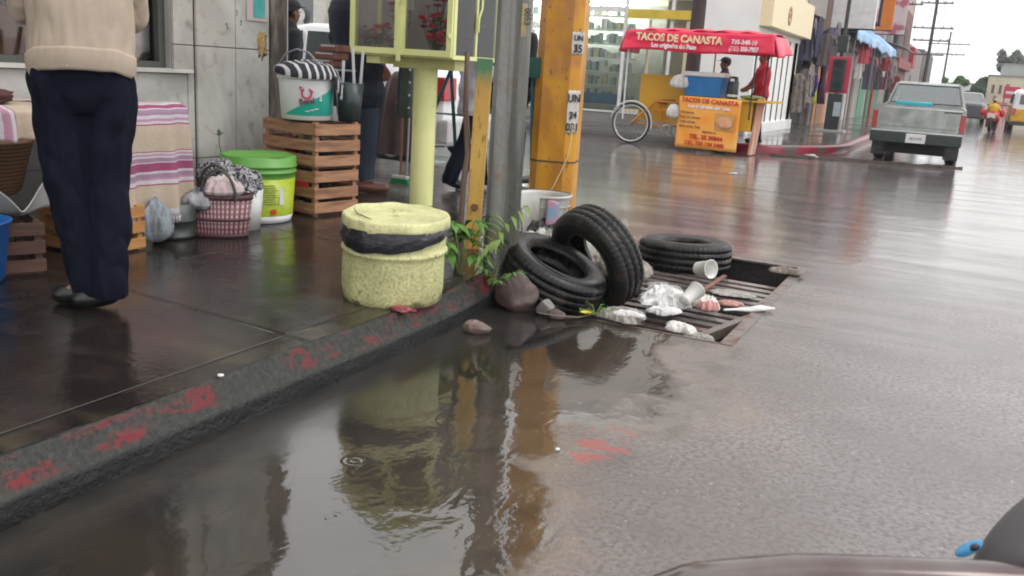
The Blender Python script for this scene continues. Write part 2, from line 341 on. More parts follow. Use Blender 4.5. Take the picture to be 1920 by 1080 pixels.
pm = MB(); pm.add(inner + [(-60, -12, .1505)], [tuple(range(len(inner) + 1))]); pm.build('pavement', M_walk, kind='structure')
# far pavement with its red kerb
farp = smooth_path([(-60, 15.4), (-14, 16.6), (-8.2, 16.9), (-5.5, 16.7), (-3.4, 16.25), (-2.75, 16.9), (-2.1, 18.3), (-2.08, 21), (-2.08, 26), (-2.08, 60), (-2.08, 160)], 5)
vs, fs = sweep(farp, [(.02, -.01), (.015, .12), (-.01, .15), (-.16, .153)])
g = NT('red painted kerb'); _n = g.noise(4, 5); M_redkerb = g.fin('red painted kerb', g.mix(g.math('MULTIPLY', g.rng(g.math('ADD', g.x, _n), -3.9, -3.4), g.rng(_n, .62, .5)), (.07, .06, .058), (.20, .008, .025)), .3)
MB().add(vs, fs, True).build('kerb', M_redkerb, kind='structure')
inner = [(a[0], a[1], .1525) for a in [vs[i * 4 + 3] for i in range(len(farp))]]
M_walk2 = mat('grey pavement', (.12, .11, .105), .16, c2=(.05, .045, .043), scale=1.5, amt=.8, rvar=.1, bump=.15, bscale=15, stretch=(1, .5, 1))
MB().add(inner + [(-60, 160, .1525)], [tuple(range(len(inner) + 1))]).build('pavement', M_walk2, kind='structure')
# low muddy strip across the side of the street behind the pickup
mb = MB(); mb.grid(lambda u, v: (-3.0 + 3.0 * u, 16.0 + .33 * v + 1.15 * u + .05 * noise.noise(Vector((u * 9, v, 2))), .004 + .05 * sin(pi * v) * (.6 + .5 * noise.noise(Vector((u * 14, v * 3, 5))))), 60, 8)
tag(mb.build('mud', mat('mud', (.06, .045, .038), .8, spec=.2, c2=(.015, .012, .011), scale=7, amt=.7, bump=.5)), 'low strip of dark mud and leaves across the road behind the parked pickup', 'mud', kind='stuff')

# ================= DRAIN =================
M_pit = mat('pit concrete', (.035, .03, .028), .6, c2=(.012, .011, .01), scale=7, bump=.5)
mb = MB(); D = -.62
mb.b2((PX0 - .12, PY0 - .12, D - .1), (PX1 + .12, PY1 + .12, D)); mb.b2((PX0 - .12, PY0 - .12, D), (PX0, PY1 + .12, -.006)); mb.b2((PX1, PY0 - .12, D), (PX1 + .12, PY1 + .12, -.006))
mb.b2((PX0, PY0 - .12, D), (PX1, PY0, -.006)); mb.b2((PX0, PY1, D), (PX1, PY1 + .12, -.006))
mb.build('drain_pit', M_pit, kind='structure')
M_rust = mat('rusty steel', (.16, .135, .125), .38, .35, c2=(.14, .055, .03), scale=11, amt=.9, lo=.48, hi=.66, bump=.25, bscale=60, rvar=.12)
M_rustd = mat('dark steel', (.075, .065, .062), .35, .4, c2=(.09, .04, .025), scale=9, amt=.8, bump=.25)
M_slat = mat('wet worn steel', (.20, .18, .175), .2, .2, c2=(.11, .06, .045), scale=6, amt=.8, lo=.45, hi=.65, rvar=.08)
dr = thing('storm_drain', 'rusty steel rim of the storm drain set in the wet road beside the kerb', 'drain frame', (PX0, PY0, 0))
mb = MB(); w = PX1 - PX0; l = PY1 - PY0
mb.b2((w - .05, 0, -.008), (w + .012, l, .004)); mb.b2((w - .05, .0, -.10), (w - .04, l, -.008)); P('right_rail', mb, M_rust, dr)
mb = MB(); mb.b2((.0, l - .05, -.008), (w - .052, l + .012, .004)); P('far_rail', mb, M_rust, dr)
mb = MB(); mb.b2((.45, 0.0, -.008), (w - .052, .012, .003)); P('near_rail', mb, M_rust, dr)
def grate(label, loc, L_, W_, n, rx, ry, rz, m, bw=.045):
    t = thing('drain_grate', label, 'drain grate', loc); t.rotation_euler = (rad(rx), rad(ry), rad(rz)); t['group'] = 'steel grates over the storm drain'
    mb = MB()
    for i in range(n):
        y = (i + .5) / n * W_ - W_ / 2 + random.uniform(-.004, .004); mb.box((0, y, 0), (L_, bw, .012)); mb.box((0, y - bw / 2 + .004, -.02), (L_, .008, .034))
    P('bars', mb, m, t)
    for s in (-1, 1):
        mb = MB(); mb.box((s * (L_ / 2 + .022), 0, .004), (.05, W_, .05)); P('end_bar', mb, M_rust, t)
    return t
grate('near drain grate sunk askew with litter lying across its bars', (-1.385, 4.62, -.085), .80, .74, 7, 3, -4, -18, M_slat, .058)
grate('far drain grate with bars across the street, beyond the litter', (-1.32, 5.42, -.045), .84, .74, 6, 0, 0, -4, M_slat, .07)
# ================= LEFT BUILDING =================
def tiles_material():
    g = NT('marble tile'); n = g.noise(1.8, 6, rough=.6, dist=1.2); n2 = g.noise(9, 5); n3 = g.noise(2.2, 4, stretch=(1, 1, .35), off=(3, 3, 1))
    c = g.mix(g.rng(n, .4, .62), (.475, .465, .44), (.32, .315, .305))
    c = g.mix(g.math('MULTIPLY', g.rng(n3, .5, .66), .35), c, (.33, .27, .21))
    c = g.mix(g.math('MULTIPLY', g.rng(n2, .60, .72), .6), c, (.13, .125, .115))
    c = g.mix(g.math('MULTIPLY', g.rng(g.math('ADD', g.z, g.math('MULTIPLY', n2, .3)), .62, .2), .6), c, (.16, .145, .125))
    return g.fin('tiles', c, g.rng(n2, .3, .7, .22, .5), g.bump(n2, .002, .4))
M_tile = tiles_material()
M_grout = mat('dark grout', (.05, .045, .04), .8)
M_plaster = mat('weathered plaster', (.30, .29, .27), .8, c2=(.16, .15, .14), scale=2.2, bump=.2)
M_dirtyconc = mat('stained concrete', (.20, .165, .14), .75, c2=(.055, .045, .04), scale=5, amt=.9, lo=.4, hi=.6, stretch=(2, 2, .6), bump=.5, bscale=30)
M_brown = mat('dark brown frame', (.045, .022, .018), .35, c2=(.02, .012, .01), stretch=(1, 1, .2))
lb = thing('corner_building', 'tiled corner building with grey marble slabs and shop windows behind the market stall', 'building', (-4.5, 0, .15))
mb = MB()
def slab(a, b, z0, z1, x): mb.b2((x - .02, a + .003, z0 + .003), (x, b - .003, z1 - .003), bev=.002)
for z0, z1 in ((0, .345), (.345, 1.06), (1.06, 1.8), (1.8, 2.55)):
    slab(4.44, 4.79, z0, z1, .02); slab(4.79, 5.12, z0, z1, .02)
for a, b in [(-3 + .82 * i, -3 + .82 * (i + 1)) for i in range(9)] + [(4.38, 4.438)]:
    slab(a, min(b, 4.38) if a < 4.3 else b, 0, .345, 0); slab(a, min(b, 4.38) if a < 4.3 else b, .345, .885, 0)
for z0, z1 in ((.91, 1.06), (1.06, 1.8), (1.8, 2.55)): slab(4.27, 4.438, z0, z1, 0)
P('wall_tiles', mb, M_tile, lb)
mb = MB(); mb.b2((-.35, -3, 0), (-.022, 5.10, .9)); mb.b2((-.35, 4.26, .9), (-.022, 5.10, 2.6)); mb.b2((-.35, -3, 2.6), (.02, 5.12, 6.8)); mb.b2((-9, -3, 0), (-.9, 5.10, 6.8)); mb.b2((-.9, -3.2, 2.6), (-.35, 5.1, 6.8))
mb.b2((-.9, 4.9, 0), (-.35, 5.1, 2.6)); mb.b2((-.9, -3, 0), (-.35, 4.9, .9))
P('wall', mb, M_plaster, lb)
mb = MB(); mb.b2((-.35, 5.125, 0), (.035, 5.29, 2.598)); P('corner_post', mb, M_dirtyconc, lb)
mb = MB(); mb.b2((-.01, 5.292, 0), (.03, 5.306, 2.6)); P('corner_strip', mb, mat('white strip', (.6, .6, .6), .5), lb)
mb = MB(); mb.b2((-.10, -3, .888), (.035, 4.40, .912)); P('window_sill', mb, mat('pale marble', (.55, .53, .5), .35, c2=(.35, .33, .3)), lb)
for (a, b) in ((3.05, 4.26), (.9, 2.98)):
    fr = MB(); fr.b2((-.14, a, .914), (-.06, a + .05, 2.58)); fr.b2((-.14, b - .05, .914), (-.06, b, 2.58)); fr.b2((-.14, a + .05, .914), (-.06, b - .05, .95)); fr.b2((-.14, a + .05, 2.5), (-.06, b - .05, 2.58)); fr.b2((-.13, (a + b) / 2 - .02, .95), (-.07, (a + b) / 2 + .02, 2.5))
    f = P('window', fr, mat('olive frame', (.06, .065, .055), .4), lb)
    mb = MB(); mb.b2((-.105, a + .05, .95), (-.1, b - .05, 2.5)); mb.build('pane', glass('window glass', (.85, .8, .78), .02), f)
    mb = MB(); mb.b2((-.60, a, .92), (-.55, b, 2.58)); mb.build('backboard', M_brown, f)
    mb = MB()
    for i in range(7):
        y = a + .1 + i * (b - a - .2) / 7; h = random.uniform(.25, .45)
        mb.b2((-.54, y, .93), (-.3, y + .14, .93 + h)); mb.m = 1
        for k in range(3): mb.b2((-.298, y + .015, .95 + k * h / 3.2), (-.29, y + .125, .95 + k * h / 3.2 + .08))
        mb.m = 0
    mb.build('display_drawers', [mat('drawer wood', (.16, .07, .04), .5, stretch=(1, 1, 6)), mat('drawer front', (.22, .10, .055), .5)], f)
# stickers and stains on the pilaster
def flat_paper(name, label, y0, y1, z0, z1, m, x=-4.476, mark=None, cat='poster'):
    mb = MB(); mb.grid(lambda u, v: (x + .004 + .002 * sin(u * 9 + v * 5), y0 + (y1 - y0) * u, z0 + (z1 - z0) * v), 6, 6); o = mb.build(name, m, solid=.0012)
    return tag(o, label, cat)
ps = thing('poster', 'small torn teal and pink flyer stuck high on the marble pilaster', 'poster', (-4.474, 4.98, 1.40))
mb = MB(); mb.b2((0, -.09, 0), (.002, .11, .30)); P('sheet', mb, mat('pink paper', (.5, .36, .38), .7, c2=(.42, .4, .4), scale=9), ps)
mb = MB(); mb.b2((.002, -.03, .02), (.0035, .09, .28)); P('printed_panel', mb, mat('teal print', (.05, .30, .29), .6, c2=(.12, .4, .38), scale=14), ps)
st = mat('mustard stain', (.30, .17, .04), .6, c2=(.36, .3, .2), scale=20)
mb = MB(); mb.M = T(-4.4785, 5.05, 1.245); mb.blob((0, 0, 0), (.002, .045, .09), 3, .35, 2.5, 3); tag(mb.build('paint_stain', st), 'small mustard paint stain near the pilaster edge under the flyer', 'stain')
mb = MB(); 
for (y, z, r_) in ((4.80, 1.42, 8), (4.83, 1.36, -10), (4.71, 1.33, 20)):
    mb.M = T(-4.4785, y, z) @ rotm(r_, 0, 0); mb.tube([(0, 0, 0), (0, .012, .015), (0, .0, .035), (0, .018, .03)], .0022, 5)
tag(mb.build('graffiti', mat('ink', (.06, .055, .06), .6)), 'small faded ink scrawl on the marble pilaster left of the flyer', 'graffiti')
# ================= POLES, SHRINE, BARREL =================
def lean(o, dx, dy): o.rotation_euler = (rad(dy), rad(dx), o.rotation_euler.z)
M_galv = NT('weathered grey concrete'); g = M_galv
_n = g.noise(3, 5, stretch=(3, 3, .35)); _n2 = g.noise(30, 4); _n3 = g.noise(6, 3, off=(2, 2, 2))
_c = g.mix(g.rng(_n, .4, .62), (.23, .225, .215), (.09, .092, .082)); _c = g.mix(g.math('MULTIPLY', g.rng(_n2, .66, .74), .3), _c, (.3, .29, .27)); _c = g.mix(g.math('MULTIPLY', g.rng(_n3, .6, .7), .5), _c, (.20, .12, .07))
_c = g.mix(g.math('MULTIPLY', g.rng(g.noise(5, 5, stretch=(6, 6, .12), rough=.6), .5, .62), .6), _c, (.06, .065, .055)); M_galv = g.fin('pole grey', _c, .8, g.bump(g.math('ADD', _n2, _n), .006, .8), Specular_IOR_Level=.25)
gp = thing('street_pole', 'grey weathered square concrete pole rising from the kerb beside the tyres', 'pole', (-2.145, 4.27, .13))
mb = MB(); 
def octo(r, ch): return [(r, -r + ch), (r, r - ch), (r - ch, r), (-r + ch, r), (-r, r - ch), (-r, -r + ch), (-r + ch, -r), (r - ch, -r)]
def taper(mb, prof0, prof1, z0, z1, n=24):
    k = len(prof0); vs = []
    for i in range(n + 1):
        t = i / n; vs += [(a[0] * (1 - t) + b[0] * t, a[1] * (1 - t) + b[1] * t, z0 + (z1 - z0) * t) for a, b in zip(prof0, prof1)]
    mb.add(vs, [(i * k + j, i * k + (j + 1) % k, (i + 1) * k + (j + 1) % k, (i + 1) * k + j) for i in range(n) for j in range(k)]); mb.add(vs[-k:], [tuple(range(k))])
taper(mb, octo(.092, .022), octo(.07, .018), -.12, 7); P('shaft', mb, M_galv, gp)
gp.rotation_euler = (0, 0, rad(28))
mb = MB(); mb.b2((.035, -.0905, 1.22), (.062, -.0865, 1.38)); tg = P('number_tag', mb, mat('tan tag', (.42, .33, .16), .6, c2=(.2, .16, .1), scale=30), gp)
text('0053', .042, T(.0485, -.0915, 1.36) @ rotm(90, 0, 0) @ rotm(0, 0, -90), mat('ink', (.06, .055, .06), .6), tg, bold=.001, align='LEFT', extr=.0006)
# yellow post
g = NT('chipped yellow paint'); _n = g.noise(4, 5, stretch=(1.5, 1.5, .6)); _n2 = g.noise(16, 5, rough=.7, stretch=(1, 1, .6)); _n3 = g.noise(3, 3, off=(7, 1, 3))
_c = g.mix(g.rng(_n, .4, .65), (.60, .28, .012), (.42, .17, .012)); _c = g.mix(g.math('MULTIPLY', g.rng(_n2, .60, .66), .85), _c, (.09, .04, .02)); _c = g.mix(g.math('MULTIPLY', g.rng(_n3, .6, .72), .5), _c, (.30, .11, .06))
M_yel = g.fin('yellow post', _c, .38, g.bump(_n2, .003, .5))
yp = thing('utility_post', 'thick yellow painted octagonal post covered in torn flyers', 'post', (-3.08, 7.05, 0), 12)
mb = MB(); taper(mb, octo(.186, .074), octo(.165, .065), -.05, 7.5); P('shaft', mb, M_yel, yp)
mb = MB(); taper(mb, octo(.189, .075), octo(.189, .075), .46, .475, 1); P('seam_band', mb, mat('dark seam', (.12, .07, .03), .7), yp)
ink = mat('black ink', (.015, .014, .014), .6); pap = NT('torn paper'); _n = pap.noise(28, 4); _m = pap.noise(9, 3); M_pap = pap.fin('torn paper', pap.mix(pap.math('MULTIPLY', pap.rng(_n, .5, .6), pap.rng(_m, .45, .6)), (.52, .49, .46), (.22, .2, .19)), .7)
def flyer(loc, rz, w, h, label, lines, parentless=True):
    t = thing('flyer', label, 'flyer', loc, rz)
    mb = MB(); mb.grid(lambda u, v: (-w / 2 + w * u + .004 * noise.noise(Vector((v * 9, 1, u))), -.004 * noise.noise(Vector((u * 6, v * 9, 1))) - .002, -h / 2 + h * v + .012 * noise.noise(Vector((u * 9, 5, v * 2))) * (1 if v > .9 or v < .1 else 0)), 10, 14); mb.build('paper', M_pap, t, solid=.0012)
    for (s, x, z, sz) in lines: text(s, sz, T(x, -.009, z) @ rotm(90, 0, 0), ink, t, bold=sz * .02)
    return t
# the octagon face that looks back down the street has its outward direction at -78 degrees
def on_post(a, r, z): return (-3.08 + r * cos(rad(a)), 7.05 + r * sin(rad(a)), z)
flyer(on_post(-33, .213, .88), 57, .115, .34, 'tall torn white flyer low on the yellow post reading UN', [('UN', 0, .08, .085), ('24', .0, -.05, .075), ('031', 0, -.15, .085)])
flyer(on_post(-33, .212, 1.42), 57, .12, .17, 'small torn white flyer high on the yellow post reading UN 35', [('UN', 0, .02, .06), ('35', 0, -.07, .085)])
mb = MB(); mb.tube([on_post(-33, .222, .78), on_post(-34, .226, .66), on_post(-40, .232, .52), on_post(-50, .234, .42), on_post(-64, .224, .28), on_post(-75, .222, .2)], .0035, 6)
tag(mb.build('string', mat('white string', (.7, .65, .5), .7)), 'thin pale string dangling from the lower flyer on the yellow post', 'string')
# shrine
g = NT('lime paint'); _n = g.noise(3, 4); _n2 = g.noise(25, 4, rough=.7)
_c = g.mix(g.rng(_n, .4, .6), (.78, .78, .36), (.68, .70, .30)); _c = g.mix(g.math('MULTIPLY', g.rng(_n2, .64, .7), .6), _c, (.20, .18, .07))
M_lime = g.fin('lime paint', _c, .4, g.bump(_n2, .002, .3))
sh = thing('street_shrine', 'lime green glazed shrine cabinet full of flowers on a round post', 'shrine', (-3.62, 5.82, .15))
mb = MB(); mb.tube([(0, 0, -.01), (0, 0, 1.02)], .088, 28); P('post', mb, M_lime, sh)
X0, X1, Y0, Y1, Z0, Z1 = -.44, .41, -.32, .32, 1.075, 2.0
mb = MB(); mb.b2((-.22, -.10, 1.0), (.30, .10, 1.074)); mb.b2((-.33, -.28, 1.02), (-.22, .28, 1.073)); P('bracket', mb, M_lime, sh)
mb = MB(); mb.b2((X0, Y0, Z0), (X1, Y1, Z0 + .03), .004); mb.b2((X0, Y0, Z1 - .03), (X1, Y1, Z1)); 
for x, y in ((X0, Y0), (X1 - .035, Y0), (X0, Y1 - .035), (X1 - .035, Y1 - .035)): mb.b2((x, y, Z0 + .031), (x + .035, y + .035, Z1 - .031))
mb.b2((X1 - .035, -.012, Z0 + .031), (X1, .012, Z1 - .031)); mb.b2((X0, -.012, Z0 + .031), (X0 + .03, .012, Z1 - .031))
P('cabinet_frame', mb, M_lime, sh)
mb = MB(); mb.b2((X0 + .03, Y1 - .012, Z0 + .03), (X1 - .03, Y1 - .004, Z1 - .03)); mb.b2((X0 + .004, Y0 + .036, Z0 + .031), (X0 + .009, Y1 - .036, Z1 - .031)); P('back_panel', mb, mat('grey back', (.55, .48, .48), .6, c2=(.38, .31, .33), scale=3), sh)
for (a, b) in ((X0 + .004, -.018), (-.012, X1 - .006)):
    mb = MB(); y = Y0 - .022
    mb.b2((a, y, Z0 + .012), (b, Y0 - .002, Z0 + .055), .003); mb.b2((a, y, Z1 - .06), (b, Y0 - .002, Z1 - .02), .003); mb.b2((a, y, Z0 + .056), (a + .04, Y0 - .002, Z1 - .061)); mb.b2((b - .04, y, Z0 + .056), (b, Y0 - .002, Z1 - .061))
    d = P('door', mb, M_lime, sh)
    mb = MB(); mb.b2((a + .04, Y0 - .012, Z0 + .055), (b - .04, Y0 - .009, Z1 - .06)); mb.build('pane', glass('shrine glass', (.96, .97, .96), .1), d)
mb = MB(); mb.b2((X1 - .006, Y0 + .036, Z0 + .031), (X1 - .003, -.013, Z1 - .031)); mb.b2((X1 - .006, .013, Z0 + .031), (X1 - .003, Y1 - .036, Z1 - .031)); P('side_glass', mb, glass('shrine glass'), sh)
mb = MB(); mb.prism([(X0 - .08, Z1 + .001), (X1 + .08, Z1 + .001), ((X0 + X1) / 2, Z1 + .32)], Y0 - .06, Y1 + .06, 'y'); P('roof', mb, M_lime, sh)
mb = MB(); mb.b2((-.03, Y0 - .038, Z0 - .03), (0, Y0 - .0225, Z0 + .34)); mb.tube([(-.015, Y0 - .045, Z0 + .34), (.02, Y0 - .06, Z0 + .42), (.05, Y0 - .05, Z0 + .5)], .006, 6); P('latch_bar', mb, M_lime, sh)
mb = MB(); mb.tube([(X1 + .012, -.005, Z0 + .20), (X1 + .012, .0, Z0 + .30), (X1 + .014, .035, Z0 + .36), (X1 + .012, .04, Z0 + .5)], .008, 6); mb.tube([(X1 - .02, Y0 - .03, Z0 + .14), (X1 - .02, Y0 - .032, Z0 + .17)], .012, 8); P('handle', mb, M_lime, sh)
def flowers(loc, cols, label, R_=.09, n=9, seed=0, h=.2, grp='flower bunches inside the shrine'):
    rnd = random.Random(seed); t = thing('flower_bunch', label, 'flowers', loc, group=grp)
    mb = MB(); tops = []
    for i in range(n):
        a = rnd.uniform(0, 6.28); r = rnd.uniform(.02, R_); hh = h * rnd.uniform(.4, 1)
        p = Vector((r * cos(a), r * sin(a), hh)); tops.append(p); mb.tube([(r * .2 * cos(a), r * .2 * sin(a), 0), (p.x * .7, p.y * .7, hh * .6), p], .0025, 4)
        for q in range(3):
            b = rnd.uniform(0, 6.28); L_ = .05; o = p * .6
            mb.add([o, o + Vector((cos(b) * L_ * .5 - sin(b) * .012, sin(b) * L_ * .5 + cos(b) * .012, .02)), o + Vector((cos(b) * L_, sin(b) * L_, .01)), o + Vector((cos(b) * L_ * .5 + sin(b) * .012, sin(b) * L_ * .5 - cos(b) * .012, .02))], [(0, 1, 2, 3)])
    mb.build('stems', mat('flower stem', (.05, .10, .03), .6), t)
    mb = MB()
    for i, p in enumerate(tops):
        mb.m = i % len(cols); R2 = rnd.uniform(.03, .055)
        for ring in range(3):
            for k in range(7):
                a = k / 7 * 6.28 + ring * .5; tl = .35 + ring * .45; c1 = Vector((cos(a), sin(a), 0)); s1 = Vector((-sin(a), cos(a), 0)); rr = R2 * (1 - ring * .2)
                e = p + c1 * rr * cos(tl) + Vector((0, 0, rr * sin(tl)))
                mb.add([p, p + (e - p) * .6 + s1 * rr * .35, e, p + (e - p) * .6 - s1 * rr * .35], [(0, 1, 2, 3)])
    mb.build('petals', cols, t); return t
R_ = mat('red petal', (.75, .02, .08), .6, c2=(.5, .01, .05)); PK = mat('coral petal', (.9, .10, .16), .6, c2=(.8, .06, .10)); WH = mat('white petal', (.7, .68, .62), .7); MG = mat('magenta petal', (.45, .04, .20), .6); 
sx, sy, sz = -3.62, 5.82, .15 + Z0 + .031
flowers((sx - .33, sy - .17, sz), [R_, MG, WH, R_], 'dark red and white flowers in the left pane of the shrine', .11, 24, 1, .18)
flowers((sx - .15, sy - .22, sz), [WH, MG, R_], 'tiny white and red flowers by the shrine latch', .06, 9, 2, .10)
flowers((sx + .22, sy - .2, sz), [PK, PK, R_], 'coral red flowers behind the second pane of the shrine', .09, 8, 3, .14)
flowers((sx + .12, sy - .08, sz), [R_, MG, PK], 'tall red and purple flowers at the middle of the shrine', .15, 30, 4, .42)
flowers((sx - .28, sy + .12, sz), [MG, R_], 'tall faded red flowers at the back left of the shrine', .12, 14, 9, .45)
flowers((sx + .31, sy - .10, sz), [PK, PK, PK, WH], 'coral carnations by the corner of the shrine', .075, 13, 5, .17)
flowers((sx + .31, sy + .12, sz), [WH, WH, mat('grey petal', (.3, .32, .3), .7)], 'small white star flowers behind the side glass of the shrine', .08, 16, 6, .26)
flowers((sx + .24, sy + .22, sz), [MG, mat('mauve', (.2, .12, .14), .7)], 'dull mauve dried flowers at the back right of the shrine', .11, 18, 8, .45)
mb = MB(); mb.M = T(sx - .14, sy - .05, sz + .42); mb.tube([(0, 0, -.41), (0, .0, 0)], .006, 5); mb.b2((-.05, -.004, -.12), (.05, .004, .08), .003)
tag(mb.build('prayer_card', mat('cream card', (.6, .55, .52), .6)), 'small cream card standing on a stick in the left pane of the shrine', 'card')
# barrel
g = NT('barrel paint'); _n = g.noise(7, 5, rough=.65); _n2 = g.noise(75, 5, rough=.75); _n3 = g.noise(2.2, 5, stretch=(3, 3, .5), rough=.65, off=(1, 2, 0)); hz = g.rng(g.z, .02, .40, 1., 0.)
_c = g.mix(g.rng(_n, .42, .62), (.67, .66, .33), (.52, .51, .25))
_c = g.mix(g.math('MULTIPLY', g.rng(g.math('ADD', _n2, g.math('MULTIPLY', hz, .10)), .52, .72), .75), _c, (.22, .21, .09))
_c = g.mix(g.math('MULTIPLY', g.rng(g.math('ADD', g.noise(14, 6, rough=.7, off=(4, 4, 4)), g.math('MULTIPLY', g.rng(g.z, .0, .10, 1., 0.), .14)), .62, .68), .8), _c, (.10, .065, .035))
_c = g.mix(g.math('MULTIPLY', g.rng(_n3, .55, .7), .4), _c, (.28, .25, .11))
M_bar = g.fin('barrel paint', _c, .5, g.bump(g.math('ADD', _n2, _n), .005, .8))
ba = thing('rubbish_barrel', 'squat lime yellow painted barrel with a lid, standing on the kerb edge', 'barrel', (-2.235, 3.385, .152)); R0 = .228
def dent(p, a):
    n = noise.noise(Vector((cos(a) * 1.3, sin(a) * 1.3, p.z * 5))) * .008; k = 1 + n / max(.05, p.xy.length); return Vector((p.x * k, p.y * k, p.z + .004 * noise.noise(Vector((cos(a) * 2, sin(a) * 2, 4)))))
mb = MB(); prof = [(R0 - .02, 0), (R0 - .004, .004), (R0 - .003, .03)] + [(R0, .03 + .02 * i) for i in range(1, 10)] + [(R0 + .004, .222), (R0 + .011, .23), (R0 + .011, .236), (R0 + .004, .245)] + [(R0, .25 + .02 * i) for i in range(0, 6)] + [(R0 - .002, .372), (R0 - .012, .372), (R0 - .012, .1)]
mb.lathe(prof, 64, fn=dent); P('drum', mb, M_bar, ba)
mb = MB()
def lidfn(p, a):
    q = dent(p, a); rr = p.xy.length
    sag = -.010 * max(0, cos(a - 3.9)) if rr > .2 and p.z < .36 else 0
    return Vector((q.x, q.y, q.z + .007 * noise.noise(Vector((p.x * 9, p.y * 9, 1))) + .004 * noise.noise(Vector((p.x * 25, p.y * 25, 7))) * (rr < .22) + sag))
prof = [(R0 + .004, .333), (R0 + .012, .334), (R0 + .013, .355), (R0 + .011, .378), (R0 + .006, .386), (R0 - .004, .386), (R0 - .016, .378)] + [(R0 - .016 - (.212) * (i / 9), .378 + .004 * sin(i / 9 * 1.57)) for i in range(1, 10)]
mb.lathe(prof, 72, fn=lidfn)
mb.tube([(-.02, .03, .377), (-.02, .03, .398)], [.014, .012], 12); ld = P('lid', mb, M_bar, ba); 
mb = MB(); mb.tube([(-.19, -.055, .388), (-.12, -.125, .386), (-.04, -.165, .386), (.0, -.185, .388)], [.0015, .0025, .0025, .001], 5); mb.build('lid_crack', mat('crack', (.03, .028, .02), .8), ld)
M_bag = mat('black plastic', (.022, .023, .03), .28, c2=(.012, .012, .016), bump=.35, bscale=22, stretch=(1, 1, 4), rvar=.1)
mb = MB()
def bagfn(u, v):
    a = rad(-178) + u * rad(205); s = sin(pi * min(1, max(0, u)) ** .75); low = .335 - .085 * max(0, s) ** .8
    z = .345 + (low - .345 + .012 * noise.noise(Vector((u * 11, 3, 1)))) * v; r = R0 + .013 + .006 * sin(v * pi) + .004 * noise.noise(Vector((u * 14, v * 3 + u * 9, 2))) + .003 * noise.noise(Vector((u * 40, v * 2, 2)))
    p = dent(Vector((r * cos(a), r * sin(a), z)), a); return p
mb.grid(bagfn, 90, 12); P('bin_liner', mb, M_bag, ba)
ba.rotation_euler = (rad(2.2), rad(1.6), 0)
# stains of red paint at the foot of the barrel
mb = MB(); mb.M = T(-2.07, 3.20, .158); mb.blob((0, 0, 0), (.05, .035, .012), 3, .3, 3, 3); tag(mb.build('paint_chunk', mat('red chip', (.38, .06, .08), .5, c2=(.1, .03, .03), scale=30)), 'red painted lump of mortar at the foot of the barrel', 'rubble')
# timber prop and rusty bar
g = NT('painted plank'); _n = g.noise(5, 5, stretch=(2, 2, .5)); _n2 = g.noise(18, 5, stretch=(2, 2, .5))
_c = g.mix(g.rng(_n, .4, .6), (.68, .42, .09), (.55, .31, .07)); _c = g.mix(g.rng(g.math('ADD', g.z, g.math('MULTIPLY', _n2, .15)), .98, 1.10), _c, (.08, .22, .10)); _c = g.mix(g.math('MULTIPLY', g.rng(_n2, .6, .68), .7), _c, (.14, .06, .03))
M_plank = g.fin('plank', _c, .5)
pl = thing('wooden_prop', 'yellow painted plank with a green top standing between the shrine and the grey pole', 'plank', (-2.51, 4.62, .15), 25)
mb = MB(); mb.b2((-.045, -.02, -.01), (.045, .02, 1.09), .004); P('board', mb, M_plank, pl); lean(pl, 1.0, -1)
mb = MB(); mb.tube([(.0, -.022, .245), (.0, -.030, .25)], .022, 10); P('rust_knot', mb, mat('rust knot', (.12, .04, .02), .8), pl)
mb = MB(); mb.tube([(0, 0, -.02), (-.01, .03, .4), (.0, .05, .55), (-.06, .1, .8), (-.10, .16, 1.12)], [.017, .017, .019, .017, .015], 10)
tag(mb.build('wooden_stake', mat('weathered stick', (.17, .115, .085), .7, c2=(.08, .04, .03), scale=9, stretch=(1, 1, .3)), loc=(-2.56, 4.56, .15)), 'thin crooked brown stick leaning beside the yellow plank', 'stick')

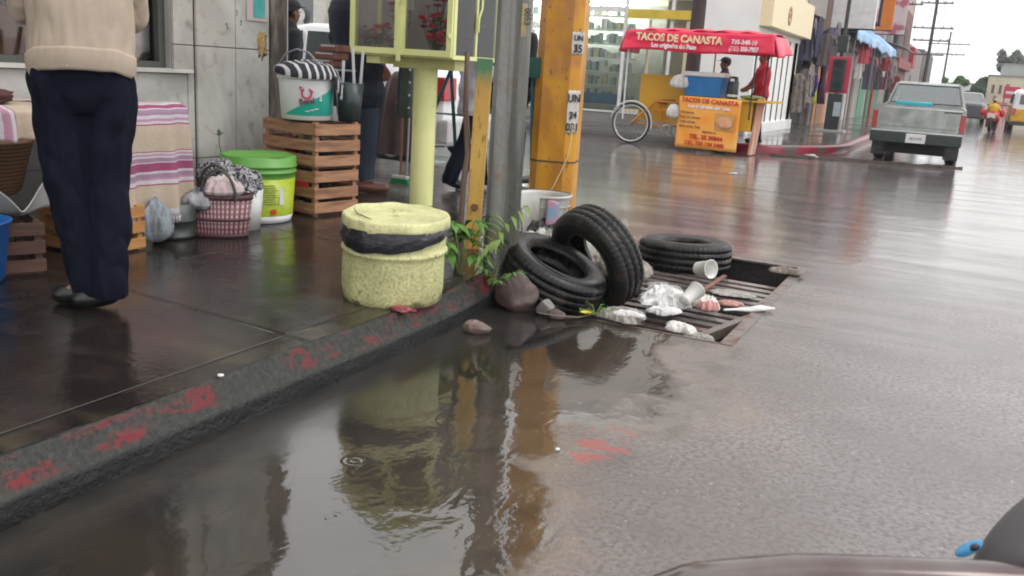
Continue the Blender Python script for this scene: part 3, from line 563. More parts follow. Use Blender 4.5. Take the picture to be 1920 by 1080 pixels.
# ================= TYRES =================
g = NT('tyre rubber'); _n = g.noise(6, 4); _n2 = g.noise(50, 3)
M_tyre = g.fin('tyre rubber', g.mix(g.math('MULTIPLY', g.rng(g.noise(9, 5, off=(3, 1, 1)), .55, .7), .5), g.mix(g.rng(_n, .4, .7), (.006, .006, .0065), (.016, .015, .0145)), (.07, .055, .045)), g.rng(_n, .35, .65, .22, .48), g.bump(_n2, .002, .4), Specular_IOR_Level=.3)
def tyre(label, c, n, R=.29, w=.19, rin=.165, tread=1.):
    t = thing('tyre', label, 'tyre', c, group='old tyres piled over the storm drain'); t.rotation_mode = 'QUATERNION'; t.rotation_quaternion = frame(n).to_quaternion()
    h = w / 2; g_ = .007
    prof = [(rin, -h * .62), (rin + .006, -h * .78), (rin + .02, -h * .88), (rin + .05, -h * .99), (R - .055, -h * 1.0), (R - .03, -h * .92), (R - .014, -h * .80)]
    outer = [(R - .006, -h * .70), (R - .002, -h * .50), (R - .002 - g_, -h * .47), (R - .002 - g_, -h * .42), (R, -h * .39), (R, -h * .06), (R - g_, -h * .04), (R - g_, h * .04), (R, h * .06), (R, h * .39), (R - .002 - g_, h * .42), (R - .002 - g_, h * .47), (R - .002, h * .50), (R - .006, h * .70)]
    prof2 = [(r, -z) for r, z in prof[::-1]]
    inner = [(rin + .004, h * .55), (rin + .04, h * .72), (R - .05, h * .80), (R - .022, h * .6), (R - .018, 0), (R - .022, -h * .6), (R - .05, -h * .80), (rin + .04, -h * .72), (rin + .004, -h * .55), (rin, -h * .62)]
    def fn(p, a):
        k = int(round(a / (2 * pi) * 180)); r = p.xy.length
        if r > R - .02 and h * .36 < abs(p.z) < h * .85 and k % 3 == 0: s = (r - .006 * tread) / r; p = Vector((p.x * s, p.y * s, p.z))
        elif r > R - .004 and h * .05 < abs(p.z) < h * .4 and (k + (1 if p.z > 0 else 0)) % 4 == 0: s = (r - .004 * tread) / r; p = Vector((p.x * s, p.y * s, p.z))
        return p
    mb = MB(); mb.lathe(prof + outer + prof2 + inner, 180, fn=fn); P('carcass', mb, M_tyre, t)
    mb = MB()
    for s in (-1, 1):
        for rr in (rin + .012, rin + .03, R - .045): mb.lathe([(rr - .002, s * h * (.86 if rr < rin + .02 else .965 if rr < rin + .04 else 1.0)), (rr, s * (h * (.86 if rr < rin + .02 else .965 if rr < rin + .04 else 1.0) + .0025)), (rr + .002, s * h * (.86 if rr < rin + .02 else .965 if rr < rin + .04 else 1.0))], 90)
    P('sidewall_ribs', mb, mat('worn rubber', (.03, .028, .027), .45), t)
    return t
TY = {'A': ((-1.89, 4.41, .135), (.40, .0, .90), .30, .19), 'B': ((-1.74, 4.66, .205), None, .30, .20), 'C': ((-1.60, 5.98, .04), (-.025, .05, 1), .315, .20)}
def cam_dir(r, u, b): return camo.matrix_world.to_3x3() @ Vector((r, u, b))
tyre('old black tyre lying tilted with its open hollow up, nearest the kerb', TY['A'][0], TY['A'][1], TY['A'][2], TY['A'][3])
tyre('old black tyre standing on edge, leaning over the lower tyre', TY['B'][0], (-.40, -.80, -.38), TY['B'][2], TY['B'][3])
tyre('old black tyre lying flat at the far side of the drain', TY['C'][0], TY['C'][1], TY['C'][2], TY['C'][3])

# ================= ROCKS, LITTER, WEEDS =================
M_rock = mat('brown rock', (.10, .065, .06), .5, c2=(.045, .03, .028), scale=9, amt=.9, bump=.7, bscale=25, rvar=.15)
M_brick = mat('broken mortar', (.22, .15, .13), .6, c2=(.09, .06, .05), scale=25, amt=.9, bump=.8, bscale=50)
def rock(label, loc, d, m, seed, rz=0, amp=.16, sub=4, freq=1.2):
    mb = MB(); mb.M = rotm(0, 0, rz)
    bm = bmesh.new(); bmesh.ops.create_icosphere(bm, subdivisions=sub, radius=1)
    rnd = random.Random(seed); pl_ = [(Vector((rnd.uniform(-1, 1), rnd.uniform(-1, 1), rnd.uniform(-.4, 1))).normalized(), rnd.uniform(.62, .88)) for _ in range(9)]
    for v in bm.verts:
        for n, dd in pl_:
            e = v.co.dot(n) - dd
            if e > 0: v.co -= n * e * .85
        v.co *= 1 + amp * noise.noise(v.co * freq + Vector((seed, 0, 0))) + amp * .25 * noise.noise(v.co * 6)
    bm.verts.index_update(); mb.add([(v.co.x * d[0], v.co.y * d[1], v.co.z * d[2]) for v in bm.verts], [tuple(v.index for v in f.verts) for f in bm.faces], True); bm.free()
    return tag(mb.build('rock', m, loc=loc), label, 'rock')
rock('largest dark brown rock beside the kerb and the tyre', (-1.93, 4.06, .09), (.115, .10, .105), M_rock, 4, 20)
rock('small grey rounded stone between the brown rock and the tyre', (-1.76, 4.05, .04), (.05, .045, .045), mat('grey stone', (.2, .19, .18), .5, c2=(.1, .08, .08)), 9)
rock('small reddish stone under the front edge of the tyre', (-1.70, 4.03, .02), (.06, .045, .03), M_rock, 13)
rock('oblong pinkish lump of mortar lying on the road by the kerb', (-1.885, 3.56, .028), (.068, .036, .034), M_brick, 5, 20, .1)
M_white = mat('white styrofoam', (.70, .69, .66), .6, c2=(.5, .47, .43), scale=10)
def cup(label, loc, rx, ry, rz, r=.045, h=.10, m=None):
    t = thing('foam_cup', label, 'cup', loc); t.rotation_euler = (rad(rx), rad(ry), rad(rz)); t['group'] = 'white cups thrown on the drain'
    mb = MB(); mb.lathe([(0, 0), (r * .7, 0), (r * .72, .003), (r, h), (r + .003, h), (r + .003, h + .004), (r - .003, h + .003), (r * .68, .004), (0, .004)], 24); P('cup_body', mb, m or M_white, t); return t
cup('white foam cup lying on its side against the far tyre', (-1.36, 5.42, .07), 80, 0, 62, .056, .11)
cup('white paper cup lying on the litter, its base towards the camera', (-1.21, 4.62, .05), 65, 0, 160, .045, .12)
M_film = mat('white plastic film', (.70, .69, .68), .3, c2=(.40, .39, .38), scale=9, amt=.8, bump=.5, bscale=30)
M_film2 = mat('dirty plastic film', (.30, .28, .25), .35, c2=(.12, .10, .09), scale=10, bump=.6, bscale=30)
def crumple(name, label, cat, loc, d, m, seed, rz=0, amp=.33, freq=2.4):
    """a crumpled film: a dome of sharp creases with a ragged, irregular outline, closed underneath"""
    mb = MB(); mb.M = rotm(0, 0, rz); NR, NA = 22, 64; vs = []; S_ = Vector((seed * 3.7, seed * 1.3, 2))
    def rg(p): return 1 - 2 * abs(noise.noise(p))
    for side in (1, -1):
        for i in range(NR + 1):
            r = i / NR
            for j in range(NA):
                a = 2 * pi * j / NA; o = 1 + .45 * noise.noise(Vector((cos(a) * 1.3, sin(a) * 1.3, seed))) + .22 * noise.noise(Vector((cos(a) * 4, sin(a) * 4, seed + 3)))
                x, y = r * o * cos(a), r * o * sin(a); q = Vector((x * freq * .75, y * freq * .75, side * .7)) + S_
                w = rg(q) * .55 + rg(q * 2.1 + Vector((4, 4, 4))) * .33 + rg(q * 4.3) * .14
                h = math.sqrt(max(0, 1 - r ** 2.4)) * (.62 + .60 * w) if side > 0 else -.55 * math.sqrt(max(0, 1 - r ** 2))
                k = 1 + .10 * w * r
                vs.append((x * k * d[0] * 1.1, y * k * d[1] * 1.1, h * d[2] * .95))
    n1 = (NR + 1) * NA; fs = []
    for b, flip in ((0, 0), (n1, 1)):
        for i in range(NR):
            for j in range(NA):
                f = (b + i * NA + j, b + i * NA + (j + 1) % NA, b + (i + 1) * NA + (j + 1) % NA, b + (i + 1) * NA + j); fs.append(f[::-1] if flip else f)
    for j in range(NA): a = NR * NA + j; c = NR * NA + (j + 1) % NA; fs.append((a, c, n1 + c, n1 + a))
    mb.add(vs, fs, 'cloth' in name or 'rubbish' in name); return tag(mb.build(name, m, loc=loc, weld=True), label, cat)
crumple('plastic_bag', 'crumpled white plastic bag sprawled over the near grate', 'plastic bag', (-1.36, 4.78, .0), (.12, .18, .065), M_film, 1, 30)
crumple('plastic_bag', 'translucent grey plastic bag by the leaning tyre on the grate', 'plastic bag', (-1.45, 4.98, -.01), (.07, .08, .05), mat('greyish film', (.42, .42, .43), .3, c2=(.2, .2, .2), scale=12), 2)
crumple('plastic_bag', 'wet dirty plastic bag on the near corner of the drain', 'plastic bag', (-1.41, 4.22, .02), (.11, .09, .04), M_film2, 3, 15)
crumple('plastic_bag', 'small white plastic scrap lying in the dirty bag on the drain corner', 'plastic bag', (-1.37, 4.17, .045), (.06, .035, .022), M_film, 4, 15)
crumple('paper_ball', 'crumpled white and red paper ball in the middle of the grate', 'paper', (-1.13, 4.80, .0), (.065, .06, .055), mat('white red paper', (.66, .62, .58), .6, c2=(.5, .12, .12), scale=7, lo=.5, hi=.56), 5)
crumple('paper_ball', 'beige crumpled wrapper behind the white paper cup', 'paper', (-1.22, 4.90, .02), (.06, .04, .035), mat('beige wrapper', (.45, .36, .25), .7), 6)
crumple('paper_scrap', 'white crumpled cup at the near edge of the grate', 'paper', (-1.12, 4.28, -.01), (.075, .05, .035), M_white, 7, -20, .25)
crumple('plastic_scrap', 'grey twisted plastic scrap beside the white cup at the near pit edge', 'plastic', (-1.02, 4.25, -.03), (.07, .05, .025), M_film2, 8)
crumple('plastic_scrap', 'dirty pale scrap at the far right corner of the drain', 'plastic', (-.93, 5.98, .02), (.09, .06, .03), mat('dirt crumbs', (.22, .18, .15), .7, c2=(.08, .06, .05), scale=18), 9)
mb = MB(); mb.tube([(0, 0, 0), (.05, .03, .005), (.12, .06, .01), (.18, .10, .02), (.24, .14, .02)], [.012, .014, .03, .036, .014], 12, flat=.45)
tag(mb.build('plastic_bottle', M_film, loc=(-1.03, 4.78, .0)), 'crushed white bottle with a narrow neck lying right of the paper ball', 'bottle')
mb = MB(); mb.box((0, 0, 0), (.34, .028, .010), M=rotm(0, -22, 62), bev=.003)
tag(mb.build('wood_stick', mat('broken stick', (.26, .12, .08), .6, c2=(.12, .05, .04), stretch=(1, 1, 1)), loc=(-1.19, 4.97, .055)), 'flat brown stick propped up across the litter on the grate', 'stick')
mb = MB(); mb.M = T(0, 0, 0); mb.blob((0, 0, 0), (.035, .015, .016), 2, .2); tag(mb.build('litter_scrap', M_white, loc=(-2.29, 16.5, .02)), 'white scrap of litter on the road near the far corner kerb', 'litter')
mb = MB(); mb.blob((0, 0, 0), (.1, .03, .02), 2, .4); tag(mb.build('litter_scrap', M_film, loc=(-2.42, 16.7, .03)), 'pale crumpled bag on the road by the red kerb', 'litter')
mb = MB(); mb.blob((0, 0, 0), (.06, .02, .012), 2, .4); tag(mb.build('litter_scrap', M_film, loc=(-2.72, 12.2, .01)), 'small white scrap floating on the wet road before the food cart', 'litter')
mb = MB(); mb.blob((0, 0, 0), (.008, .008, .006), 2, .2); tag(mb.build('pebble', M_white, loc=(-1.03, 2.55, .005)), 'tiny white pebble on the wet road near the red marks', 'pebble')
mb = MB(); mb.blob((0, 0, 0), (.012, .010, .006), 2, .2); tag(mb.build('pebble', M_white, loc=(-2.07, 2.13, .158)), 'tiny white pebble on the kerb top near the puddle', 'pebble')
crumple('plastic_bag', 'small clear plastic bag caught on the slats left of the white paper cup', 'plastic bag', (-1.28, 4.52, .0), (.07, .05, .03), M_film, 51, 40)
crumple('paper_scrap', 'wet grey newspaper scrap stuck to the far grate', 'paper', (-1.10, 5.30, -.025), (.11, .06, .016), mat('wet newsprint', (.36, .33, .31), .5, c2=(.16, .14, .13), scale=30), 52, 10)
crumple('paper_scrap', 'small pinkish wrapper lying behind the paper ball', 'paper', (-1.04, 4.98, -.01), (.05, .035, .02), mat('pink wrapper', (.5, .25, .22), .5), 53)
crumple('dead_leaves', 'sodden brown leaves gathered at the left end of the far grate', 'leaves', (-1.48, 5.16, -.02), (.09, .07, .02), M_film2, 54)
# broken white bucket with rubbish
M_wb = mat('grimy white plastic', (.56, .55, .52), .4, c2=(.25, .23, .2), scale=6, amt=.7, stretch=(1, 1, .5))
bk = thing('broken_bucket', 'grimy white split bucket behind the tyres and the grey pole', 'bucket', (-2.36, 5.28, .03), 20)
mb = MB()
def bf(u, v):
    a = u * rad(300) + rad(-95); r = .125 + .045 * v; z = .40 * v
    low = .10 + .12 * abs(noise.noise(Vector((cos(a) * 1.5, sin(a) * 1.5, 3)))) * 2
    z = low * (1 - v) * .8 + z * (1 if v > .2 else 1)
    return Vector((r * cos(a), r * sin(a), z))
mb.grid(bf, 60, 14); P('shell', mb, M_wb, bk, solid=.004)
mb = MB(); mb.lathe([(.168, .385), (.178, .388), (.180, .402), (.170, .405)], 48, arc=(rad(-95), rad(205))); mb.lathe([(.162, .33), (.168, .331), (.168, .336), (.162, .337)], 48, arc=(rad(-95), rad(205))); P('rim', mb, M_wb, bk)
mb = MB(); mb.grid(lambda u, v: Vector((.176 * cos(rad(-80 + u * 28)), .176 * sin(rad(-80 + u * 28)), .38 - v * .17 + .01 * sin(u * 5))), 6, 8); P('side_label', mb, mat('blue pink label', (.18, .30, .42), .5, c2=(.5, .2, .25), scale=16, lo=.45, hi=.52), bk, solid=.001)
crumple('rubbish_bag', 'black rubbish bag bulging out of the broken white bucket', 'rubbish bag', (-2.29, 5.17, .16), (.12, .10, .13), M_bag, 11)
crumple('plastic_bag', 'torn white sack slumped under the broken bucket behind the tyre', 'plastic bag', (-2.22, 4.98, .10), (.14, .12, .15), M_wb, 12)
crumple('plastic_bag', 'dirty pale bag wedged between the two leaning tyres', 'plastic bag', (-1.68, 4.86, .10), (.17, .11, .10), mat('dirt film', (.34, .30, .26), .5, c2=(.14, .12, .1), scale=15), 14)
# weeds
def leaf_mesh(mb, base, d, up, L, w, droop=.3, n=5):
    d = Vector(d).normalized(); s = d.cross(Vector(up)).normalized(); u = s.cross(d)
    vs = []; 
    for i in range(n + 1):
        t = i / n; c = Vector(base) + d * L * t - Vector((0, 0, 1)) * droop * L * t * t; hw = w * (sin(pi * min(1, t * .85 + .08)) ** .8) * (1 - t ** 4)
        vs += [c - s * hw + u * hw * .25, c, c + s * hw + u * hw * .25]
    fs = []
    for i in range(n): a = i * 3; fs += [(a, a + 1, a + 4, a + 3), (a + 1, a + 2, a + 5, a + 4)]
    mb.add(vs, fs, True)
g = NT('weed leaf'); _n = g.noise(8, 3); M_leaf = g.fin('weed leaf', g.mix(g.rng(_n, .4, .65), (.10, .24, .035), (.05, .13, .02)), .4, Subsurface_Weight=.0)
M_leaf2 = mat('pale weed leaf', (.17, .26, .06), .45, c2=(.08, .14, .03), scale=10)
M_stem = mat('weed stem', (.16, .2, .06), .5)
def weed(label, loc, kind, seed, s=1.):
    rnd = random.Random(seed); t = thing('weed', label, 'plant', loc, group='weeds growing from the kerb'); ms = MB(); ml = MB()
    if kind == 'palmate':
        for i in range(7):
            a = rnd.uniform(0, 6.28); r = rnd.uniform(.02, .09) * s; top = Vector((r * cos(a) - .02, r * sin(a), rnd.uniform(.08, .24) * s)); ms.tube([(0, 0, 0), top * .5 + Vector((0, 0, .03)), top], .0025, 5)
            for k in range(6):
                b = a + (k - 2.5) * .62; leaf_mesh(ml, top, (cos(b), sin(b), .1 - .1 * rnd.random()), (0, 0, 1), rnd.uniform(.065, .10) * s, .017 * s, .45)
    elif kind == 'arching':
        for st_ in range(3):
            e = Vector(((.17, .10, .30), (.02, .12, .24), (.12, -.0, .17))[st_]) * s
            pts = [Vector((0, 0, 0)), e * .35 + Vector((0, 0, .05)), e * .7 + Vector((0, 0, .04)), e]; ms.tube(pts, [.004, .003, .0025, .0015], 5)
            for k in range(7):
                q = .25 + .75 * k / 6; p = e * q + Vector((0, 0, .05 * sin(q * pi)))
                for sgn in (-1, 1):
                    dd = Vector((-e.y * sgn, e.x * sgn, 0)).normalized() + e.normalized() * .35 + Vector((0, 0, -.1)); leaf_mesh(ml, p, dd, (0, 0, 1), rnd.uniform(.055, .085) * s, .010 * s, .7)
    else:
        for i in range(9):
            a = rnd.uniform(0, 6.28); L = rnd.uniform(.10, .17) * s; e = Vector((L * cos(a), L * sin(a), rnd.uniform(.02, .10) * s)); ms.tube([(0, 0, 0), e * .5 + Vector((0, 0, .03)), e], .002, 4)
            for k in range(5):
                p = e * (.35 + .16 * k) + Vector((0, 0, .02)); b = a + rnd.uniform(-1.3, 1.3); leaf_mesh(ml, p, (cos(b), sin(b), .2), (0, 0, 1), rnd.uniform(.04, .065) * s, .008 * s, .5)
    P('stem', ms, M_stem, t); P('leaves', ml, M_leaf2 if kind == 'arching' else M_leaf, t); return t
weed('broad bright green weed on the kerb left of the grey pole', (-2.22, 3.98, .14), 'palmate', 3, 1.3)
weed('second clump of broad weed leaves between the yellow plank and the grey pole', (-2.33, 4.12, .15), 'palmate', 14, 1.1)
weed('arching pale green weed reaching up past the grey pole', (-2.15, 3.98, .15), 'arching', 5, 1.25)
weed('low feathery weed spreading over the big rock', (-2.03, 4.0, .12), 'low', 8, 1.0)
weed('small weed tuft behind the tyres at the foot of the yellow post', (-2.66, 6.75, .05), 'low', 9, 1.0)
weed('yellow green sprig lying before the leaning tyre', (-1.53, 4.17, .01), 'low', 11, .5)
mb = MB(); mb.tube([(-1.78, 4.0, .02), (-1.68, 3.97, .03), (-1.58, 4.05, .02), (-1.5, 4.2, .03)], .003, 5); tag(mb.build('twig', mat('twig', (.25, .2, .15), .7)), 'thin pale twig lying before the near tyre', 'twig')
mb = MB()
for k in range(12):
    a = k * .7; leaf_mesh(mb, (0, 0, .01), (cos(a), sin(a), .5), (0, 0, 1), .04, .014, .2)
tag(mb.build('yellow_flower', mat('yellow petals', (.62, .50, .03), .5, c2=(.35, .35, .04)), loc=(-1.56, 4.10, .02)), 'crushed yellow flower on the wet road before the tyres', 'flower')

# ================= LEFT STALL =================
def wood(name, c, c2): return mat(name, c, .65, c2=c2, scale=5, amt=.8, stretch=(1, 1, 7), bump=.25, bscale=20)
W_light = wood('crate pine', (.42, .22, .12), (.17, .075, .04)); W_or = wood('crate orange wood', (.50, .24, .075), (.3, .12, .04)); W_dark = wood('crate dark wet wood', (.11, .05, .035), (.05, .025, .018))
def crate(label, loc, rz, w, d, h, n, m, grp=None, seed=0, red=False):
    rnd = random.Random(seed); t = thing('wooden_crate', label, 'crate', loc, rz, grp); sh_ = h / n * .70
    for nm, a in (('front_slats', 0), ('back_slats', 2), ('left_slats', 1), ('right_slats', 3)):
        mb = MB(); 
        for i in range(n):
            z = h * (i + .5) / n + rnd.uniform(-.004, .004)
            if a in (0, 2): mb.box(((0), (-d / 2 if a == 0 else d / 2), z), (w, .009, sh_), bev=.0015, M=rotm(0, rnd.uniform(-.6, .6), 0))
            else: mb.box(((-w / 2 - .0055 if a == 1 else w / 2 + .0055), 0, z), (.010, d + .012, sh_), bev=.0015, M=rotm(rnd.uniform(-.6, .6), 0, 0))
        P(nm, mb, m, t)
    for x in (-1, 1):
        for y in (-1, 1): mb = MB(); mb.b2((x * (w / 2 - .035), y * (d / 2 - .035), 0), (x * (w / 2 - .002), y * (d / 2 - .006), h - .004)); P('corner_post', mb, m, t)
    mb = MB(); mb.b2((-w / 2 + .01, -d / 2 + .01, .0), (w / 2 - .01, d / 2 - .01, .012)); mb.b2((-w / 2 + .01, -d / 2 + .01, h * .93), (w / 2 - .01, -d / 2 + .11, h * .96)); P('bottom_board', mb, W_dark, t)
    if red: mb = MB(); mb.b2((-.02, -d / 2 - .008, h * .60), (w / 2 - .05, -d / 2 - .0055, h * .72)); P('red_tag', mb, mat('red label', (.5, .03, .03), .5), t)
    return t
# stacked pair beside the corner: front corner (-3.73, 4.73)
g_ = 'stacked pine crates at the building corner'
CR = (-4.02, 5.02); CRZ = -10
crate('pine slat crate at the bottom of the stack by the building corner', (CR[0], CR[1], .152), CRZ, .50, .38, .31, 3, W_light, g_, 1, True)
crate('pine slat crate on top of the stack, carrying the paint bucket', (CR[0], CR[1], .466), CRZ, .51, .39, .31, 3, W_light, g_, 2)
for i, c_ in enumerate(((.2, .05, .04), (.1, .12, .05), (.25, .22, .2), (.05, .05, .06))):
    for z in (.18, .49):
        mb = MB(); mb.blob((0, 0, 0), (.055, .06, .075), 3, .2, 2, i); tag(mb.build('produce_bag', mat('produce %d' % i, c_, .5, scale=14), loc=(CR[0] - .135 + .09 * i, CR[1] - .03 + .03 * (i % 2), z + .095)), ('dark', 'green', 'pale', 'black')[i] + ' bag of goods half hidden inside the ' + ('lower' if z < .3 else 'upper') + ' stacked crate', 'bag')
M_bkw = mat('white bucket plastic', (.68, .68, .68), .35, c2=(.5, .5, .5), scale=3)
# paint bucket with lettering
pb = thing('paint_bucket', 'white and teal paint bucket covered with a striped cloth on the crates', 'bucket', (-3.98, 4.91, .780)); H_ = .30; pb.scale = (.94, .94, 1)
g = NT('bucket print'); ang = g.math('ARCTAN2', g.y, g.x)
zz = g.math('ADD', g.z, g.math('MULTIPLY', g.math('ADD', ang, .95), -.085))
g.L.new(g.math('MULTIPLY', g.rng(zz, .105, .107, 1., 0.), g.rng(g.z, .03, .0305)), g.t.nodes.new('ShaderNodeMath').inputs[0])
teal = g.math('MULTIPLY', g.rng(zz, .107, .109, 1., 0.), g.rng(g.z, .03, .0305)); M_print = g.fin('bucket print', g.mix(teal, (.66, .66, .66), (.03, .42, .33)), .3)
mb = MB(); mb.lathe([(0, 0), (.165, 0), (.172, .004), (.192, H_ - .045), (.192, H_ - .04), (.203, H_ - .04), (.203, H_ - .02), (.196, H_ - .018), (.196, H_), (.188, H_), (.16, .01), (0, .01)], 48); P('bucket_body', mb, M_print, pb)
def on_round(a, r, z, tilt=0, slope=0): return T(r * cos(rad(a)), r * sin(rad(a)), z) @ rotm(0, 0, a + 90) @ rotm(90 - slope, 0, 0) @ rotm(0, 0, tilt)
M_pinkred = mat('crimson ink', (.55, .03, .12), .5)
mb = MB()
cx_ = on_round(-50, .189, .175)
mb.M = cx_; mb.lathe([(.026, 0), (.026, .004), (.038, .004), (.038, 0)], 28, arc=(rad(-235), rad(60))); mb.tube([(-.034, .012, .002), (-.05, .04, .002), (-.03, .035, .002)], .004, 5); mb.tube([(.03, .02, .002), (.045, .01, .002)], .005, 5)
P('ring_logo', mb, M_pinkred, pb)
text('Berel', .05, on_round(-49, .1885, .108, 8), mat('purple ink', (.16, .03, .08), .5), pb, bold=.002)
text('2', .04, on_round(-20, .190, .13), M_white, pb, bold=.002)
mb = MB()
for k in range(3): mb.M = on_round(-48 + k * 10, .183, .06 + .008 * k); mb.box((0, 0, 0), (.03, .006, .0015))
P('small_print', mb, M_white, pb)
M_stripe = NT('striped cloth'); g = M_stripe; s_ = g.math('FRACT', g.math('MULTIPLY', g.math('ADD', g.y, g.math('MULTIPLY', g.x, .35)), 19.)); M_stripe = g.fin('black white stripes', g.mix(g.rng(s_, .30, .36), (.5, .5, .5), (.02, .02, .028)), .8)
mb = MB()
def dome(p, a):
    r = p.xy.length; return Vector((p.x, p.y, p.z + .01 * noise.noise(Vector((cos(a) * 3, sin(a) * 3, p.z * 9))) - (.025 * max(0, cos(a + .3)) if r > .19 else 0)))
mb.lathe([(.208, .285), (.212, .30), (.207, .325), (.17, .352), (.11, .368), (.0, .378)], 60, fn=dome)
for k in range(5): 
    a = rad(5 + k * 6); mb.tube([(.20 * cos(a), .20 * sin(a), .28), (.23 * cos(a), .23 * sin(a), .27 - .02 * k), (.235 * cos(a), .235 * sin(a), .20 - .02 * k)], [.02, .016, .008], 8)
tag(mb.build('striped_cloth', M_stripe, loc=(-3.98, 4.91, .785)), 'black and white striped cloth tied over the paint bucket', 'cloth')
mb = MB(); mb.tube([(-.21, -.02, .22), (-.2, -.05, .34), (-.12, -.06, .42), (-.03, -.06, .45), (.06, -.05, .43), (.14, -.04, .36)], .006, 6)
tag(mb.build('bucket_handle', mat('grey wire', (.3, .3, .32), .4, .5), loc=(-3.98, 4.91, .78)), 'raised grey wire bail over the striped cloth', 'handle')
# the dark tub with cutlery behind the paint bucket, and the wrapped stack on a tray
tb = thing('plastic_tub', 'dark green tub half hidden right of the paint bucket', 'tub', (-3.82, 5.17, .780))
mb = MB(); mb.lathe([(0, 0), (.075, 0), (.095, .25), (.09, .25), (.07, .01), (0, .01)], 32); P('tub_body', mb, mat('dark green tub', (.02, .035, .035), .35, c2=(.05, .06, .06)), tb)
for k, (x, y, hgt, rz) in enumerate(((.10, -.03, .40, -4), (.125, .03, .38, 4), (.06, -.09, .29, 2))):
    mb = MB(); mb.box((x, y, .15 + hgt / 2), (.020, .006, hgt * .62), M=rotm(0, rz, 0), bev=.002)
    tag(mb.build('white_spatula', M_bkw, loc=(-3.87, 5.17, .79)), ('tallest', 'rightmost', 'lowest')[k] + ' flat white spatula sticking up beside the striped cloth', 'spatula')
tr = thing('metal_tray', 'grey tray with a folded lip holding wrapped brown goods above the crates', 'tray', (-4.14, 5.38, 1.10), -8)
mb = MB(); mb.b2((-.15, -.12, 0), (.13, .12, .012)); mb.b2((-.15, -.122, .012), (.13, -.112, .03)); P('tray_body', mb, mat('grey tray', (.28, .28, .29), .4, .2), tr)
mb = MB(); mb.tube([(0, 0, 0), (0, 0, -.97)], .02, 8); P('tray_leg', mb, mat('grey tray', (.28, .28, .29)), tr)
M_kraft = mat('reddish wrapped goods', (.22, .085, .065), .5, c2=(.09, .035, .03), scale=9, amt=.8)
for k, (x, z, w_) in enumerate(((-.03, .045, .17), (.0, .095, .16), (.03, .148, .13))):
    mb = MB(); mb.box((0, 0, 0), (w_ * 1.2, .16, .046), bev=.010); mb.m = 1; mb.box((-.0, -.082, .014), (w_ * .9, .003, .010)); mb.m = 0
    tag(mb.build('wrapped_package', [M_kraft, mat('clear wrap', (.5, .45, .42), .3)], loc=(-4.14 + x, 5.38, 1.105 + z)), ('lowest', 'middle', 'topmost')[k] + ' reddish brown wrapped package in the pile on the tray', 'package', 'brown packages on the tray')
# green bucket
M_gr = mat('lime bucket plastic', (.12, .34, .055), .35, c2=(.08, .24, .04), scale=5)
gb = thing('lidded_bucket', 'white and lime bucket with a bright green rim and lid by the crates', 'bucket', (-4.00, 4.47, .152)); gb.scale = (1.07, 1.07, 1.04)
g = NT('label print'); _n = g.noise(30, 3, stretch=(1, 1, 3)); M_lab = g.fin('label print', g.mix(g.rng(_n, .57, .6), (.38, .47, .02), (.28, .36, .02)), .35)
mb = MB(); mb.lathe([(0, 0), (.183, 0), (.19, .004), (.2, .045), (0, .045)], 48); P('white_base', mb, M_bkw, gb)
mb = MB(); mb.lathe([(.2, .0455), (.213, .27), (.205, .27)], 48); P('side_label', mb, M_lab, gb)
mb = MB()
for k in range(9): mb.M = on_round(-32 + (k % 3), .2115, .235 - k * .014); mb.box((0, 0, 0), (.07 + .012 * (k % 3), .004, .002))
P('small_print', mb, mat('olive ink', (.16, .2, .05), .5), gb)
mb = MB(); mb.M = on_round(-30, .2055, .075); mb.box((.02, 0, 0), (.035, .03, .002)); P('red_mark', mb, mat('red ink', (.6, .05, .02), .5), gb)
mb = MB(); mb.M = on_round(-10, .2085, .18); mb.box((0, 0, 0), (.03, .13, .002)); P('white_panel', mb, M_bkw, gb)
mb = MB(); mb.lathe([(.213, .271), (.216, .30), (.222, .302), (.222, .312), (.216, .314), (.218, .335), (.224, .337), (.224, .347), (.219, .35), (.219, .395), (.212, .4), (.2, .385), (.0, .38)], 48, fn=lambda p, a: Vector((p.x, p.y, p.z + (.01 * noise.noise(Vector((p.x * 8, p.y * 8, 2))) if p.z > .37 else 0)))); P('green_rim', mb, M_gr, gb)
mb = MB(); mb.tube([Vector((.222 * cos(a), .222 * sin(a), .33 - .13 * sin((a - rad(-150)) / rad(100) * pi))) for a in [rad(-150) + rad(100) * i / 14 for i in range(15)]], .004, 6); P('bail', mb, M_gr, gb)
tw = MB(); tw.tube([(0, 0, 0), (-.03, .01, .08), (-.02, .0, .14)], .003, 5)
for d_ in ((-.6, -.3, .2), (.6, .2, .5), (-.2, .1, 1)): leaf_mesh(tw, (-.02, 0, .13), d_, (0, 0, 1), .05, .014, .1)
tag(tw.build('sprig', mat('dark leaf', (.03, .06, .03), .6), loc=(-4.26, 4.42, .53)), 'small dark sprig poking up behind the green bucket', 'plant')
